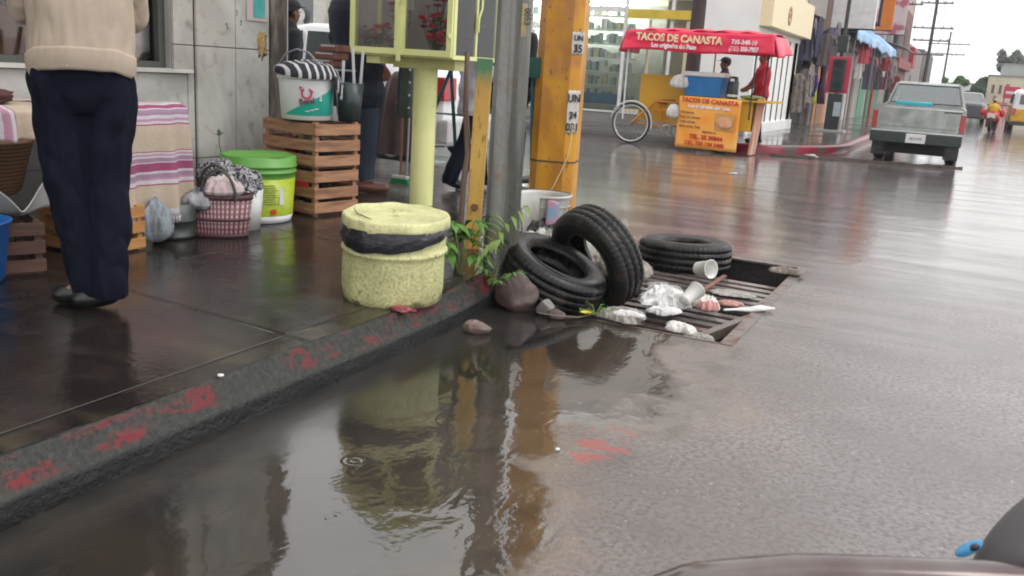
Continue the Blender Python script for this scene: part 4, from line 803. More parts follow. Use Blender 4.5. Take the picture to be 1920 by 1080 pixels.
# white bucket with patterned cloth
wb = thing('small_bucket', 'plain white bucket with a patterned cloth inside, between tote and green bucket', 'bucket', (-3.87, 4.15, .152))
mb = MB(); mb.lathe([(0, 0), (.125, 0), (.145, .24), (.138, .24), (.11, .01), (0, .01)], 36); P('bucket_body', mb, M_bkw, wb)
g = NT('floral cloth'); v = g.t.nodes.new('ShaderNodeTexVoronoi'); v.inputs['Scale'].default_value = 17; nq = g.t.nodes.new('ShaderNodeTexNoise'); nq.inputs['Scale'].default_value = 14; aq = g.t.nodes.new('ShaderNodeVectorMath'); aq.operation = 'MULTIPLY_ADD'; aq.inputs[1].default_value = (.12, .12, .12); g.L.new(g.co, nq.inputs['Vector']); g.L.new(nq.outputs['Color'], aq.inputs[0]); g.L.new(g.co, aq.inputs[2]); g.L.new(aq.outputs[0], v.inputs['Vector']); M_flo = g.fin('floral cloth', g.mix(g.rng(g.math('FRACT', g.math('MULTIPLY', v.outputs['Distance'], 3.)), .45, .55), (.02, .02, .025), (.33, .31, .33)), .8)
mb = MB(); mb.M = rotm(0, 0, 30)
mb.blob((0, 0, .28), (.155, .14, .10), 4, .14, 2.2, 3); mb.blob((-.12, .04, .31), (.12, .10, .09), 4, .14, 2, 5); mb.blob((.10, -.05, .22), (.05, .07, .06), 3, .2, 2, 6)
tag(mb.build('patterned_cloth', M_flo, loc=(-3.89, 4.14, .155)), 'black and white floral cloth bundled on top of the white bucket', 'cloth')
# woven tote
g = NT('plaid weave'); ang = g.math('ARCTAN2', g.y, g.x); a1 = g.math('FRACT', g.math('MULTIPLY', ang, 6.)); z1 = g.math('FRACT', g.math('MULTIPLY', g.z, 34.))
_c = g.mix(g.rng(a1, .45, .5), (.15, .035, .05), (.42, .30, .30)); _c = g.mix(g.math('MULTIPLY', g.rng(z1, .5, .55), .65), _c, (.13, .035, .05)); M_pl = g.fin('plaid weave', _c, .45, g.bump(z1, .002, .6))
M_trim = mat('tote trim', (.075, .03, .04), .5)
tt = thing('woven_tote', 'maroon and pink plaid woven shopping basket with twin handles', 'basket', (-3.80, 3.90, .152), 28)
def el(p, a): return Vector((p.x, p.y * .62, p.z))
mb = MB(); mb.lathe([(0, 0), (.165, 0), (.175, .01), (.20, .22), (.195, .22), (.16, .012), (0, .012)], 48, fn=el); P('basket_body', mb, M_pl, tt)
mb = MB(); mb.lathe([(.20, .218), (.206, .22), (.206, .245), (.198, .247), (.196, .22)], 48, fn=el); mb.lathe([(.186, .095), (.190, .1), (.191, .108), (.188, .112)], 48, fn=el); mb.lathe([(.17, -.001), (.178, .004), (.18, .02), (.176, .022)], 48, fn=el); P('trim', mb, M_trim, tt)
for y in (-1, 1): mb = MB(); mb.tube([Vector((.10 * cos(a) - .04 * y, y * .125 * .9, .22 + .17 * sin(a))) for a in [pi * i / 14 for i in range(15)]], .008, 8); P('handle', mb, mat('handle tube', (.06, .055, .045), .45), tt)
crumple('plastic_bag', 'pale pinkish plastic bag bulging out of the woven tote', 'plastic bag', (-3.74, 3.90, .42), (.10, .09, .08), mat('pink film', (.55, .46, .46), .4, c2=(.4, .3, .3)), 21)
# metal bucket, clear bag
M_metal = mat('galvanised pail', (.07, .08, .075), .35, .3, c2=(.04, .045, .045))
mt = thing('metal_pail', 'dark grey metal pail under the fringe of the striped cloth', 'pail', (-3.93, 3.70, .152))
mb = MB(); mb.lathe([(0, 0), (.11, 0), (.115, .008), (.118, .02), (.112, .022), (.125, .1), (.130, .102), (.126, .106), (.142, .2), (.135, .2), (.105, .01), (0, .01)], 36); P('pail_body', mb, M_metal, mt)
crumple('plastic_bag', 'clear plastic bag with dark goods between pail and tote', 'plastic bag', (-3.88, 3.80, .34), (.12, .09, .09), mat('dark clear film', (.12, .13, .14), .25, c2=(.4, .4, .42), scale=9, lo=.52, hi=.6), 22)
crumple('plastic_bag', 'bluish clear plastic bag standing beside the orange crate', 'plastic bag', (-3.80, 3.46, .25), (.06, .07, .15), mat('bluish film', (.30, .34, .37), .3, c2=(.14, .16, .18), scale=12, amt=.9), 61)
# crates under the striped cloth
crate('orange wood crate under the striped cloth, right of the trousers', (-3.98, 3.20, .152), 0, .40, .30, .24, 3, W_or, 'crates under the market stall', 5)
crate('dark wet wood crate under the white sack, left of the trousers', (-3.93, 2.64, .152), -24, .44, .30, .25, 3, W_dark, 'crates under the market stall', 6)
# stall table under the cloth
st_ = thing('stall_table', 'wooden stall table hidden under the striped market cloth', 'table', (-4.18, 3.05, .15))
mb = MB(); mb.b2((-.28, -.62, .68), (.28, .62, .715)); P('table_top', mb, W_dark, st_)
for x in (-.25, .25):
    for y in (-.58, .58): mb = MB(); mb.b2((x - .02, y - .02, 0), (x + .02, y + .02, .679)); P('leg', mb, W_dark, st_)
g = NT('serape stripes'); 
u_ = g.t.nodes.new('ShaderNodeSeparateXYZ'); g.L.new(g.uv, u_.inputs[0]); vv = g.math('FRACT', u_.outputs[0])
cr = g.t.nodes.new('ShaderNodeValToRGB'); cr.color_ramp.interpolation = 'CONSTANT'; el_ = cr.color_ramp.elements
Mg = (.27, .05, .13); Pk = (.42, .22, .31); Wt = (.52, .48, .52); Li = (.30, .19, .27); Be = (.46, .37, .28)
bands = [(0, Mg), (.07, Wt), (.085, Li), (.13, Wt), (.16, Pk), (.18, Wt), (.20, Mg), (.212, Be), (.43, Mg), (.44, Wt), (.455, Pk), (.47, Wt), (.485, Li), (.52, Wt), (.53, Mg), (.575, Mg), (.60, Wt), (.62, Li), (.66, Pk), (.675, Wt), (.71, Mg), (.72, Be), (.92, Wt)]
el_[0].color = Mg + (1,)
for i, (p_, c_) in enumerate(bands[1:]):
    e = el_[1] if i == 0 else el_.new(p_)
    e.position = p_; e.color = c_ + (1,)
g.L.new(vv, cr.inputs[0]); n_ = g.noise(60, 3, stretch=(1, 1, 3)); M_ser = g.fin('serape', g.mix(g.math('MULTIPLY', g.rng(n_, .45, .7), .25), cr.outputs[0], (.2, .15, .15)), .9, g.bump(n_, .002, .4))
def cloth(name, label, path, y0, y1, m, u0=0., u1=1., fringe=True, fold=.02, nv=60, vert=False):
    mb = MB(); pts = [Vector(p) for p in path]; seg = [0]
    for a, b in zip(pts, pts[1:]): seg.append(seg[-1] + (b - a).length)
    tot = seg[-1]
    def at_(t):
        s = t * tot
        for i in range(len(pts) - 1):
            if s <= seg[i + 1] + 1e-9: k = (s - seg[i]) / (seg[i + 1] - seg[i]); return pts[i].lerp(pts[i + 1], k)
        return pts[-1]
    N = 44
    def fn(u, v):
        p = at_(u); y = y0 + (y1 - y0) * v; drop = max(0, u - .22)
        w = fold * drop * (sin(v * 17 + u * 1.5) + .6 * sin(v * 31 + 2)) + .01 * noise.noise(Vector((u * 5, v * 7, 1)))
        return Vector((p.x + w, y + .012 * sin(u * 9) * drop, p.z + .006 * noise.noise(Vector((u * 6, v * 6, 4)))))
    mb.grid(fn, N, nv)
    if fringe:
        for k in range(nv * 2):
            v = (k + .5) / (nv * 2); p = fn(1, v); mb.add([p + Vector((0, -.003, 0)), p + Vector((0, .003, 0)), p + Vector((.004, .001, -.028 - .01 * random.random()))], [(0, 1, 2)])
    o = mb.build(name, m); me = o.data; uvl = me.uv_layers.new(name='uv')
    for lp in me.loops:
        vi = lp.vertex_index; i = min(N, vi // (nv + 1)) if vi < (N + 1) * (nv + 1) else N
        j = (vi % (nv + 1)) / nv
        uvl.data[lp.index].uv = ((u0 + (u1 - u0) * (i / N)) if not vert else (u0 + (u1 - u0) * j), j)
    md = o.modifiers.new('t', 'SOLIDIFY'); md.thickness = .004
    return tag(o, label, 'cloth')
cloth('striped_tablecloth', 'long pink and beige striped cloth hanging off the stall to near the ground', [(-4.42, 0, .885), (-3.93, 0, .895), (-3.86, 0, .875), (-3.845, 0, .76), (-3.84, 0, .50), (-3.83, 0, .30)], 3.02, 3.76, M_ser, -.82, .99, fold=.035)
cloth('striped_runner', 'short end of striped cloth hanging over the wicker basket', [(-4.42, 0, .882), (-3.93, 0, .89), (-3.86, 0, .87), (-3.85, 0, .80), (-3.85, 0, .735)], 2.50, 2.98, M_ser, .02, .46, fringe=False, fold=.03, vert=True)
M_wick = NT('wicker'); g = M_wick; wv = g.math('FRACT', g.math('MULTIPLY', g.z, 55.)); M_wick = g.fin('wicker', g.mix(g.rng(wv, .2, .6), (.05, .022, .012), (.20, .10, .045)), .6, g.bump(wv, .006, 1.))
mb = MB(); mb.lathe([(0, 0), (.17, 0), (.19, .02), (.25, .24), (.265, .25), (.255, .262), (.24, .25), (.16, .03), (0, .02)], 56)
tag(mb.build('wicker_basket', M_wick, loc=(-4.08, 2.66, .48)), 'brown wicker basket under the short end of the striped cloth', 'basket')
mb = MB(); mb.grid(lambda u, v: Vector((-3.82 - .12 * (1 - v) * (1 - u) + .02 * sin(u * 7), 2.52 + .50 * u, .40 + v * (.02 + .26 * abs(u - .35) / .65) + .015 * sin(u * 11))), 24, 10)
tag(mb.build('white_sack', mat('grey white sack', (.38, .37, .37), .7, c2=(.26, .25, .25), scale=4), solid=.006), 'folded grey white sack lying over the dark crate under the wicker basket', 'sack')
mb = MB(); mb.lathe([(0, 0), (.17, 0), (.18, .01), (.215, .26), (.225, .265), (.21, .268), (.165, .012), (0, .012)], 40)
tag(mb.build('blue_tub', mat('blue plastic', (.01, .12, .42), .35), loc=(-3.82, 2.38, .152)), 'blue plastic tub cut off at the left edge beside the dark crate', 'tub')
mb = MB(); mb.blob((0, 0, 0), (.12, .16, .04), 3, .2, 2, 4); tag(mb.build('dark_bundle', mat('maroon bundle', (.07, .015, .02), .7), loc=(-4.1, 2.72, .925)), 'small dark maroon bundle lying on the stall cloth', 'bundle')
# broom, dustpan, teal stand, skirt
mb = MB(); mb.tube([(0, 0, .05), (-.01, .01, 1.15)], .011, 8); bm_ = thing('broom', 'brown stick broom with a green and white head left of the shrine post', 'broom', (-4.40, 6.72, .15))
P('broom_handle', mb, mat('brown handle', (.25, .12, .07), .5), bm_)
mb = MB(); mb.box((0, 0, .055), (.16, .05, .03), bev=.008); P('broom_block', mb, M_bkw, bm_)
mb = MB(); mb.prism([(-.075, .04), (.075, .04), (.10, .0), (-.10, .0)], -.022, .022, 'y'); P('bristles', mb, mat('green bristles', (.02, .25, .08), .7, scale=40, bump=.6), bm_)
mb = MB(); mb.tube([(.045, .01, .08), (.05, .02, 1.15)], .010, 8); tag(mb.build('metal_tube', mat('pale metal tube', (.45, .47, .47), .35, .4), loc=(-4.40, 6.74, .15)), 'pale metal tube standing just behind the broom handle', 'tube')
M_teal = mat('teal metal', (.02, .13, .15), .45)
ts = thing('teal_trestle', 'teal metal trestle frame standing behind the shrine post', 'trestle', (-3.95, 6.95, .15))
mb = MB(); mb.b2((-.62, -.02, 1.0), (.75, .02, 1.05)); P('top_rail', mb, M_teal, ts)
for a_, b_ in (((-.42, 0, 1.0), (-.53, 0, .72)), ((-.42, 0, 1.0), (-.28, 0, 0)), ((-.12, 0, 1.0), (-.40, 0, .35)), ((-.12, 0, 1.0), (.0, 0, 0)), ((.66, 0, 1.0), (.72, 0, 0))):
    mb = MB(); mb.tube([a_, b_], .016, 8); P('leg', mb, M_teal, ts)
mb = MB(); mb.tube([(-.62, .03, .30), (-.16, .03, .34)], .012, 8); mb.tube([(-.4, .03, .62), (.2, .03, .62)], .010, 8); P('cross_bar', mb, mat('pale metal tube', (.45, .47, .47)), ts)
mb = MB(); mb.b2((.30, -.08, .98), (.82, .08, 1.14)); P('teal_board', mb, mat('teal board', (.02, .10, .09), .6), ts)
# ================= PEOPLE =================
def voxel(mb, name, m, parent, vox, cuts=(), smooth_it=4, fold=0., fscale=(6, 6, 3), keep=True, seed=0):
    me = bpy.data.meshes.new('tmp'); me.from_pydata([tuple(v) for v in mb.v], [], mb.f)
    bm = bmesh.new(); bm.from_mesh(me); bmesh.ops.remove_doubles(bm, verts=bm.verts, dist=1e-6); bmesh.ops.recalc_face_normals(bm, faces=bm.faces); bm.to_mesh(me); bm.free()
    o = bpy.data.objects.new('tmp', me); COL.objects.link(o)
    md = o.modifiers.new('r', 'REMESH'); md.mode = 'VOXEL'; md.voxel_size = vox; md.use_smooth_shade = True
    if smooth_it: s = o.modifiers.new('s', 'SMOOTH'); s.factor = .5; s.iterations = smooth_it
    r = from_modified(o, name); bpy.data.objects.remove(o); bpy.data.meshes.remove(me)
    bm = bmesh.new(); bm.from_mesh(r)
    if fold:
        bm.normal_update()
        for v in bm.verts:
            c = v.co; q = Vector((c.x * fscale[0], c.y * fscale[1], c.z * fscale[2])) + Vector((seed * 3.1, seed, 0))
            n = noise.noise(q) + .5 * noise.noise(q * 2.3); v.co += v.normal * fold * (abs(n) * 1.6 - .4)
    for p, n in cuts: bmesh.ops.bisect_plane(bm, geom=list(bm.verts) + list(bm.edges) + list(bm.faces), plane_co=p, plane_no=n, clear_outer=True)
    for f in bm.faces: f.smooth = True
    bm.to_mesh(r); bm.free(); r.materials.clear(); r.materials.append(m)
    return link(bpy.data.objects.new(name, r), parent)
def cap(mb, a, b, ra, rb=None, n=12):
    a, b = Vector(a), Vector(b); rb = ra if rb is None else rb; d = (b - a); L = d.length
    if L < 1e-6: d = Vector((0, 0, 1))
    d = d.normalized(); pts = []; rs = []
    for t in (-.98, -.8, -.5, 0): pts.append(a + d * ra * t); rs.append(ra * math.sqrt(1 - t * t))
    for t in (0, .5, .8, .98): pts.append(b + d * rb * t); rs.append(rb * math.sqrt(1 - t * t))
    mb.tube(pts, rs, n)
def chain(mb, pts, rs):
    for i in range(len(pts) - 1): cap(mb, pts[i], pts[i + 1], rs[i], rs[i + 1])
TORSO = [(.78, .10, .08), (.84, .155, .11), (.92, .168, .118), (1.0, .152, .105), (1.08, .14, .098), (1.2, .158, .108), (1.3, .176, .112), (1.37, .168, .10), (1.42, .10, .075), (1.45, .06, .06)]
def torso(mb, leanv, inf=0., z0=.7, z1=1.5, wide=1., loose=0.):
    rows = [(z, (max(rx, loose) if .84 < z < 1.35 else rx) * wide + inf, (max(ry, loose * .72) if .84 < z < 1.35 else ry) * wide + inf) for z, rx, ry in TORSO if z0 <= z <= z1]; n = 24; vs = []
    for z, rx, ry in rows:
        c = leanv(z); vs += [c + Vector((rx * cos(2 * pi * j / n), ry * sin(2 * pi * j / n), 0)) for j in range(n)]
    mb.add(vs, [(i * n + j, i * n + (j + 1) % n, (i + 1) * n + (j + 1) % n, (i + 1) * n + j) for i in range(len(rows) - 1) for j in range(n)])
    mb.add(vs[:n], [tuple(range(n))[::-1]]); mb.add(vs[-n:], [tuple(range(n))])
def hand(mb, w, d, side, palm_n, s=1., curl=.5):
    w = Vector(w); d = Vector(d).normalized(); pn = Vector(palm_n); pn = (pn - d * pn.dot(d)).normalized(); ac = d.cross(pn) * side  # ac: towards the thumb
    k = w + d * .085 * s
    for t in (-.028, -.010, .010, .028): cap(mb, w + d * .012 * s + ac * t * .55 * s, k + ac * t * s, .0135 * s, .0115 * s, 8)
    for t, L in ((-.031, .060), (-.011, .075), (.010, .080), (.031, .070)):
        p = k + ac * t * s; dd = d
        for q, seg in enumerate((.45, .32, .23)):
            dd = (dd + pn * curl * (.28 + .2 * q)).normalized(); e = p + dd * L * seg * s; cap(mb, p, e, (.0092 - .0008 * q) * s, (.0085 - .0008 * q) * s, 8); p = e
    p = w + d * .03 * s + ac * .022 * s; e = p + (d * .6 + ac * .8 + pn * .25).normalized() * .035 * s; cap(mb, p, e, .0125 * s, .0105 * s, 8); cap(mb, e, e + (d * .9 + ac * .3 + pn * .3).normalized() * .032 * s, .0105 * s, .0085 * s, 8)
def person(label, loc, rz, J={}, skin=(.28, .13, .08), top=None, topc=None, legc=None, shoec=None, hairc=(.01, .008, .007), vox=.012, lean=(0, 0), headdir=0., wide=1., hem=.88, scale=1., capc=None, group=None, jacket=.02, sleeve=.6, legr=(.088, .062, .062), hemz=.045, curl=.5, palm=None, skirt=None, long_hair=False, loose=0., jf=None, tf=1., topname='jacket', fold=.006):
    t = thing('person', label, 'person', loc, rz, group); t.scale = (scale,) * 3
    j = dict(shl=(.17, 0, 1.385), shr=(-.17, 0, 1.385), ell=(.225, .03, 1.11), elr=(-.225, .03, 1.11), wrl=(.23, -.05, .88), wrr=(-.23, -.05, .88), hpl=(.09, 0, .88), hpr=(-.09, 0, .88), knl=(.10, -.02, .48), knr=(-.10, -.02, .48), anl=(.10, .03, .09), anr=(-.10, .03, .09), tol=(.12, -.13, .03), tor=(-.12, -.13, .03), head=(0, -.015, 1.60))
    lv = lambda z: Vector((lean[0] * max(0, z - .9), lean[1] * max(0, z - .9), z))
    j.update(J); j = {k: Vector(v) for k, v in j.items()}
    M_s = mat('skin %.2f' % skin[0], skin, .5, c2=tuple(x * .8 for x in skin), scale=12)
    mb = MB(); torso(mb, lv, 0, .7, 1.5, wide); H = j['head']; hm = T(*H) @ rotm(0, 0, headdir)
    cap(mb, lv(1.40), H + Vector((0, .01, -.07)), .058, .052)
    mb.M = hm; 
    for (c_, d_) in (((0, .012, .035), (.076, .096, .092)), ((0, -.015, -.035), (.060, .072, .082)), ((0, -.045, -.085), (.032, .03, .028)), ((.036, -.06, -.02), (.024, .024, .026)), ((-.036, -.06, -.02), (.024, .024, .026)), ((.076, .012, -.008), (.010, .020, .032)), ((-.076, .012, -.008), (.010, .020, .032))): mb.blob(c_, d_, 3, 0)
    cap(mb, (0, -.082, .018), (0, -.100, -.022), .010, .014, 8); cap(mb, (-.02, -.082, -.055), (.02, -.082, -.055), .009, .009, 8); mb.M = Matrix()
    for s in 'lr':
        chain(mb, [j['sh' + s] + (lv(1.385) - Vector((0, 0, 1.385))), j['el' + s], j['wr' + s]], [.052, .040, .027])
        chain(mb, [j['hp' + s], j['kn' + s], j['an' + s]], [.085, .055, .04]); chain(mb, [j['an' + s] + Vector((0, .03, -.04)), j['to' + s]], [.04, .03])
        d = (j['wr' + s] - j['el' + s]).normalized(); pn = palm or ((-1 if s == 'l' else 1), -.2, 0); hand(mb, j['wr' + s], d, (1 if s == 'l' else -1), pn, 1, curl)
    body = voxel(mb, 'body', M_s, t, vox, smooth_it=2 if vox < .009 else 3)
    for sx_ in (-1, 1):
        e = MB(); e.M = hm; e.blob((sx_ * .030, -.086, .012), (.011, .007, .007), 2, 0); P('eye', e, mat('eye', (.03, .02, .015), .2), t)
    # hair
    hb = MB(); hb.M = hm; hb.blob((0, .022, .045), (.084, .102, .098), 4, .06, 5); 
    if long_hair: hb.blob((0, .075, -.05), (.07, .05, .12), 3, .08, 4)
    cuts = [] 
    h = voxel(hb, 'hair', mat('hair', hairc, .5, scale=30), t, max(.008, vox * .8), [(hm @ Vector((0, -.045, .05)), (hm.to_3x3() @ Vector((0, -1, -.55))))], 1, .003, (20, 20, 20))
    if capc:
        cb = MB(); cb.M = hm; cb.blob((0, .012, .072), (.090, .110, .078), 4, .02); cb.lathe([(0, 0), (.105, 0), (.105, .008), (0, .008)], 24, M=T(0, -.075, .062) @ Matrix.Diagonal((.7, 1, 1, 1)))
        voxel(cb, 'cap', mat('cap %.2f' % capc[0], capc, .8), t, .008, [(hm @ Vector((0, 0, .045)), (0, 0, -1))], 1)
    tm = mat('cloth %.2f %.2f %.2f' % topc, topc, .85, c2=tuple(x * .7 for x in topc), scale=7, bump=.15, bscale=300)
    mb = MB(); torso(mb, lv, jacket, .7, 1.46, wide, loose); 
    if hem < .8: torso(mb, lambda z: lv(z) - Vector((0, 0, .2)), jacket * 1.1, .78, 1.1, wide)
    cap(mb, lv(1.40), lv(1.46), .075 + jacket * .3)
    for s in 'lr': chain(mb, [j['sh' + s] + (lv(1.385) - Vector((0, 0, 1.385))), j['el' + s]], [.062 + jacket * .6, .05 + jacket * .5])
    cuts = [((0, 0, hem), (0, 0, -1))]
    voxel(mb, topname, tm, t, max(.010, vox), [((0, 0, hem), (0, 0, -1))], 4, (jf or (fold,))[0], (jf or (0, (9, 9, 5)))[1], seed=loc[0])
    if sleeve > 0:
        for s in 'lr':
            mb = MB(); w_ = j['el' + s].lerp(j['wr' + s], sleeve); chain(mb, [j['sh' + s].lerp(j['el' + s], .5) + (lv(1.385) - Vector((0, 0, 1.385))) * .5, j['el' + s], w_], [.057 + jacket * .5, .051 + jacket * .5, .040 + jacket * .4])
            voxel(mb, 'sleeve', tm, t, max(.009, vox * .8), [(w_, (w_ - j['el' + s]))], 3, fold * .8, (12, 12, 8))
    lm = mat('trouser %.2f %.2f %.2f' % legc, legc, .95, spec=.15, c2=tuple(x * .65 for x in legc), scale=4, bump=.15, bscale=300)
    mb = MB(); torso(mb, lv, .012, .7, 1.02, wide)
    if skirt: mb.lathe([(0, .35), (skirt, .35), (.16, .95), (0, .95)], 30, fn=lambda p, a: Vector((p.x * (1 + .06 * sin(a * 9)), p.y * (1 + .06 * sin(a * 9)), p.z)))
    else:
        for s in 'lr': chain(mb, [j['hp' + s], j['kn' + s], j['an' + s] + Vector((0, 0, -.04))], [legr[0] * wide, legr[1], legr[2]])
    voxel(mb, 'skirt' if skirt else 'trousers', lm, t, max(.010, vox), [((0, 0, hemz if not skirt else .36), (0, 0, -1)), ((0, 0, 1.0), (0, 0, 1))], 3, fold * tf, (10, 10, 3) if tf == 1 else (13, 13, 4.5), seed=loc[1])
    sm_ = mat('shoe %.2f' % shoec[0], shoec, .3, c2=tuple(x * .6 for x in shoec))
    for s in 'lr':
        mb = MB(); a, b = j['an' + s] + Vector((0, .035, -.045)), j['to' + s]; dv = (b - a); dv.z = 0; 
        chain(mb, [a, a.lerp(b, .5) + Vector((0, 0, .0)), b + Vector((0, 0, .008))], [.042, .044, .040]); mb.add([], [])
        voxel(mb, 'shoe', sm_, t, .009, [((0, 0, min(a.z, b.z) - .028), (0, 0, -1))], 2)
    return t, j
# woman in the beige jacket, close at the left, seen from behind; torso faces the stall wall
def front_woman():
    t, j = person('person in a beige gathered jacket and navy trousers seen from behind at the stall', (-3.06, 2.45, .152), 51.5,
        J=dict(anl=(.062, -.058, .10), anr=(-.012, .030, .10), tol=(-.045, -.012, .03), tor=(-.115, .085, .03), knl=(.065, .0, .5), knr=(-.07, .02, .5), ell=(.185, .15, 1.15), elr=(-.185, .15, 1.15), wrl=(.08, .36, 1.16), wrr=(-.08, .36, 1.16), hpl=(.085, 0, .90), hpr=(-.085, 0, .90), head=(0, .03, 1.62)),
        skin=(.33, .18, .12), topc=(.46, .37, .29), legc=(.0065, .008, .018), shoec=(.008, .008, .009), vox=.009, wide=.90, hem=.95, jacket=.026, sleeve=.85, legr=(.10, .080, .070), hemz=.055, headdir=180, long_hair=True, scale=1.0, fold=.009, loose=.178, tf=1.7, jf=(.012, (15, 15, 2.6)))
    return t
FW = front_woman()
for o in list(FW.children):
    if o.name.startswith('trousers'):
        for v in o.data.vertices:  # straight cut, falling from the hip and narrowing to the shoes
            z = v.co.z; k = max(0, min(1, (z - .05) / .9)); v.co.x = v.co.x * (1.0 + .12 * k) - .0; v.co.y += .0
mb = MB(); n_ = 40
def band(u, v): a = u * 2 * pi; r = 1 - .05 * (1 - v) + .03 * sin(v * pi); z = .905 + .085 * v + .035 * cos(a + 1.57) + .012 * noise.noise(Vector((cos(a) * 2, sin(a) * 2, 1))); r += .006 * sin(a * 31 + 2 * noise.noise(Vector((cos(a) * 3, sin(a) * 3, 4)))) * v ** 2; return Vector(((.192 * r) * cos(a), (.148 * r) * sin(a), z))
mb.grid(band, 200, 8); P('jacket_waistband', mb, mat('cloth %.2f %.2f %.2f' % (.46, .37, .29), (.46, .37, .29)), FW, solid=.006)
for (x, y) in ((.002, -.03), (-.068, .062)): mb = MB(); mb.blob((0, 0, 0), (.042, .026, .014), 3, 0); mb.M = Matrix(); o = P('foot_skin', mb, mat('skin 0.33', (.4, .24, .17)), FW); o.location = (x, y, .070); o.rotation_euler = (0, rad(-12), rad(-25))
for (x, y) in ((-.025, -.018), (-.095, .075)): mb = MB(); mb.lathe([(.010, 0), (.014, .003), (.010, .006)], 14); o = P('shoe_buckle', mb, mat('gold buckle', (.5, .38, .15), .3, .8), FW); o.location = (x, y, .066)
# man in navy by the crates
person('person in a navy coat and jeans with brown boots, hand hanging beside the shrine', (-4.45, 6.11, .152), 150,
    J=dict(elr=(-.27, .05, 1.12), wrr=(-.23, -.08, .95), ell=(.25, .05, 1.12), wrl=(.20, -.1, .98), tol=(.10, -.16, .03), knl=(.12, .0, .5), anl=(.12, .02, .09), knr=(-.16, -.03, .5), anr=(-.19, -.0, .09), tor=(-.27, -.13, .03)),
    skin=(.22, .085, .06), topc=(.014, .017, .036), legc=(.045, .058, .085), shoec=(.16, .06, .045), vox=.0085, wide=1.45, hem=.62, jacket=.035, sleeve=.92, legr=(.115, .082, .07), hemz=.10, curl=.45, scale=1.07, capc=(.012, .012, .014), fold=.007)
# green grey satchel hanging at his side
bgt = thing('shoulder_bag', 'green grey canvas bag with white studs hanging beside the navy coat', 'bag', (-4.14, 6.38, .80), 15)
mb = MB(); mb.box((0, 0, .16), (.13, .16, .42), bev=.03); mb.v = [v + Vector((.012 * noise.noise(v * 6), .012 * noise.noise(v * 5 + Vector((3, 0, 0))), 0)) for v in mb.v]; P('bag_body', mb, mat('olive canvas', (.075, .095, .08), .8, c2=(.04, .05, .045)), bgt)
mb = MB()
for k in range(4): mb.blob((.045, -.084, .33 - k * .10), (.010, .006, .010), 2, 0)
P('studs', mb, M_bkw, bgt)
# man with the dark cap behind the bucket
person('person in a black cap with a red band, behind the striped bucket', (-5.50, 6.55, .152), 150, skin=(.16, .07, .05), topc=(.02, .024, .03), legc=(.02, .02, .025), shoec=(.02, .02, .02), vox=.012, capc=(.012, .016, .012), scale=.87, headdir=20, fold=.005)
# passer-by in the lilac shirt
lp, _ = person('person in a pale lilac shirt and black trousers striding behind the shrine post', (-3.83, 6.95, .152), 140, J=dict(knl=(.06, -.10, .50), anl=(.05, -.12, .12), tol=(.04, -.28, .05), knr=(-.08, .10, .48), anr=(-.10, .24, .14), tor=(-.10, .12, .03), wrr=(-.26, -.18, .95), elr=(-.25, .0, 1.12)), skin=(.26, .12, .08), topc=(.60, .58, .68), legc=(.012, .012, .016), shoec=(.01, .01, .01), vox=.012, hem=.68, jacket=.025, legr=(.085, .06, .075), hemz=.06, scale=.93, topname='shirt')
mb = MB(); mb.box((0, 0, .0), (.30, .10, .26), bev=.02); mb.tube([(-.1, 0, .12), (-.07, 0, .32), (.07, 0, .32), (.1, 0, .12)], .008, 6); tag(mb.build('handbag', mat('black bag', (.012, .012, .014), .5), loc=(-3.52, 6.95, .98)), 'square black handbag carried between the yellow plank and grey pole', 'bag')
person('person in dark trousers walking close behind the person in the lilac shirt', (-3.62, 7.35, .152), 150, J=dict(knl=(.08, -.12, .50), anl=(.08, -.10, .10), tol=(.08, -.26, .05), knr=(-.08, .1, .48), anr=(-.10, .25, .14), tor=(-.10, .13, .03)), skin=(.26, .12, .08), topc=(.02, .018, .03), legc=(.014, .012, .02), shoec=(.01, .01, .01), vox=.014, scale=.93)
# seated-out goods: brown pleated skirt garment and red cloth on the trestle
mb = MB(); 
def pleat(p, a): k = 1 + .16 * sin(a * 9) * (1 - max(0, p.z) / .85); return Vector((p.x * k, p.y * k * .7, p.z))
mb.lathe([(.23, .0), (.21, .25), (.17, .5), (.12, .66), (.06, .72), (.0, .73)], 72, fn=pleat); tag(mb.build('pleated_cloth', mat('brown pleated cloth', (.13, .085, .08), .7, c2=(.06, .035, .035), scale=5), loc=(-4.58, 6.95, .38)), 'brown pleated cloth hanging from the teal trestle', 'cloth')
crumple('red_cloth', 'bunched red and white cloth on top of the brown pleated cloth', 'cloth', (-4.42, 6.85, .84), (.09, .08, .10), mat('red white cloth', (.35, .04, .06), .7, c2=(.6, .5, .5), scale=14, lo=.54, hi=.6), 31)

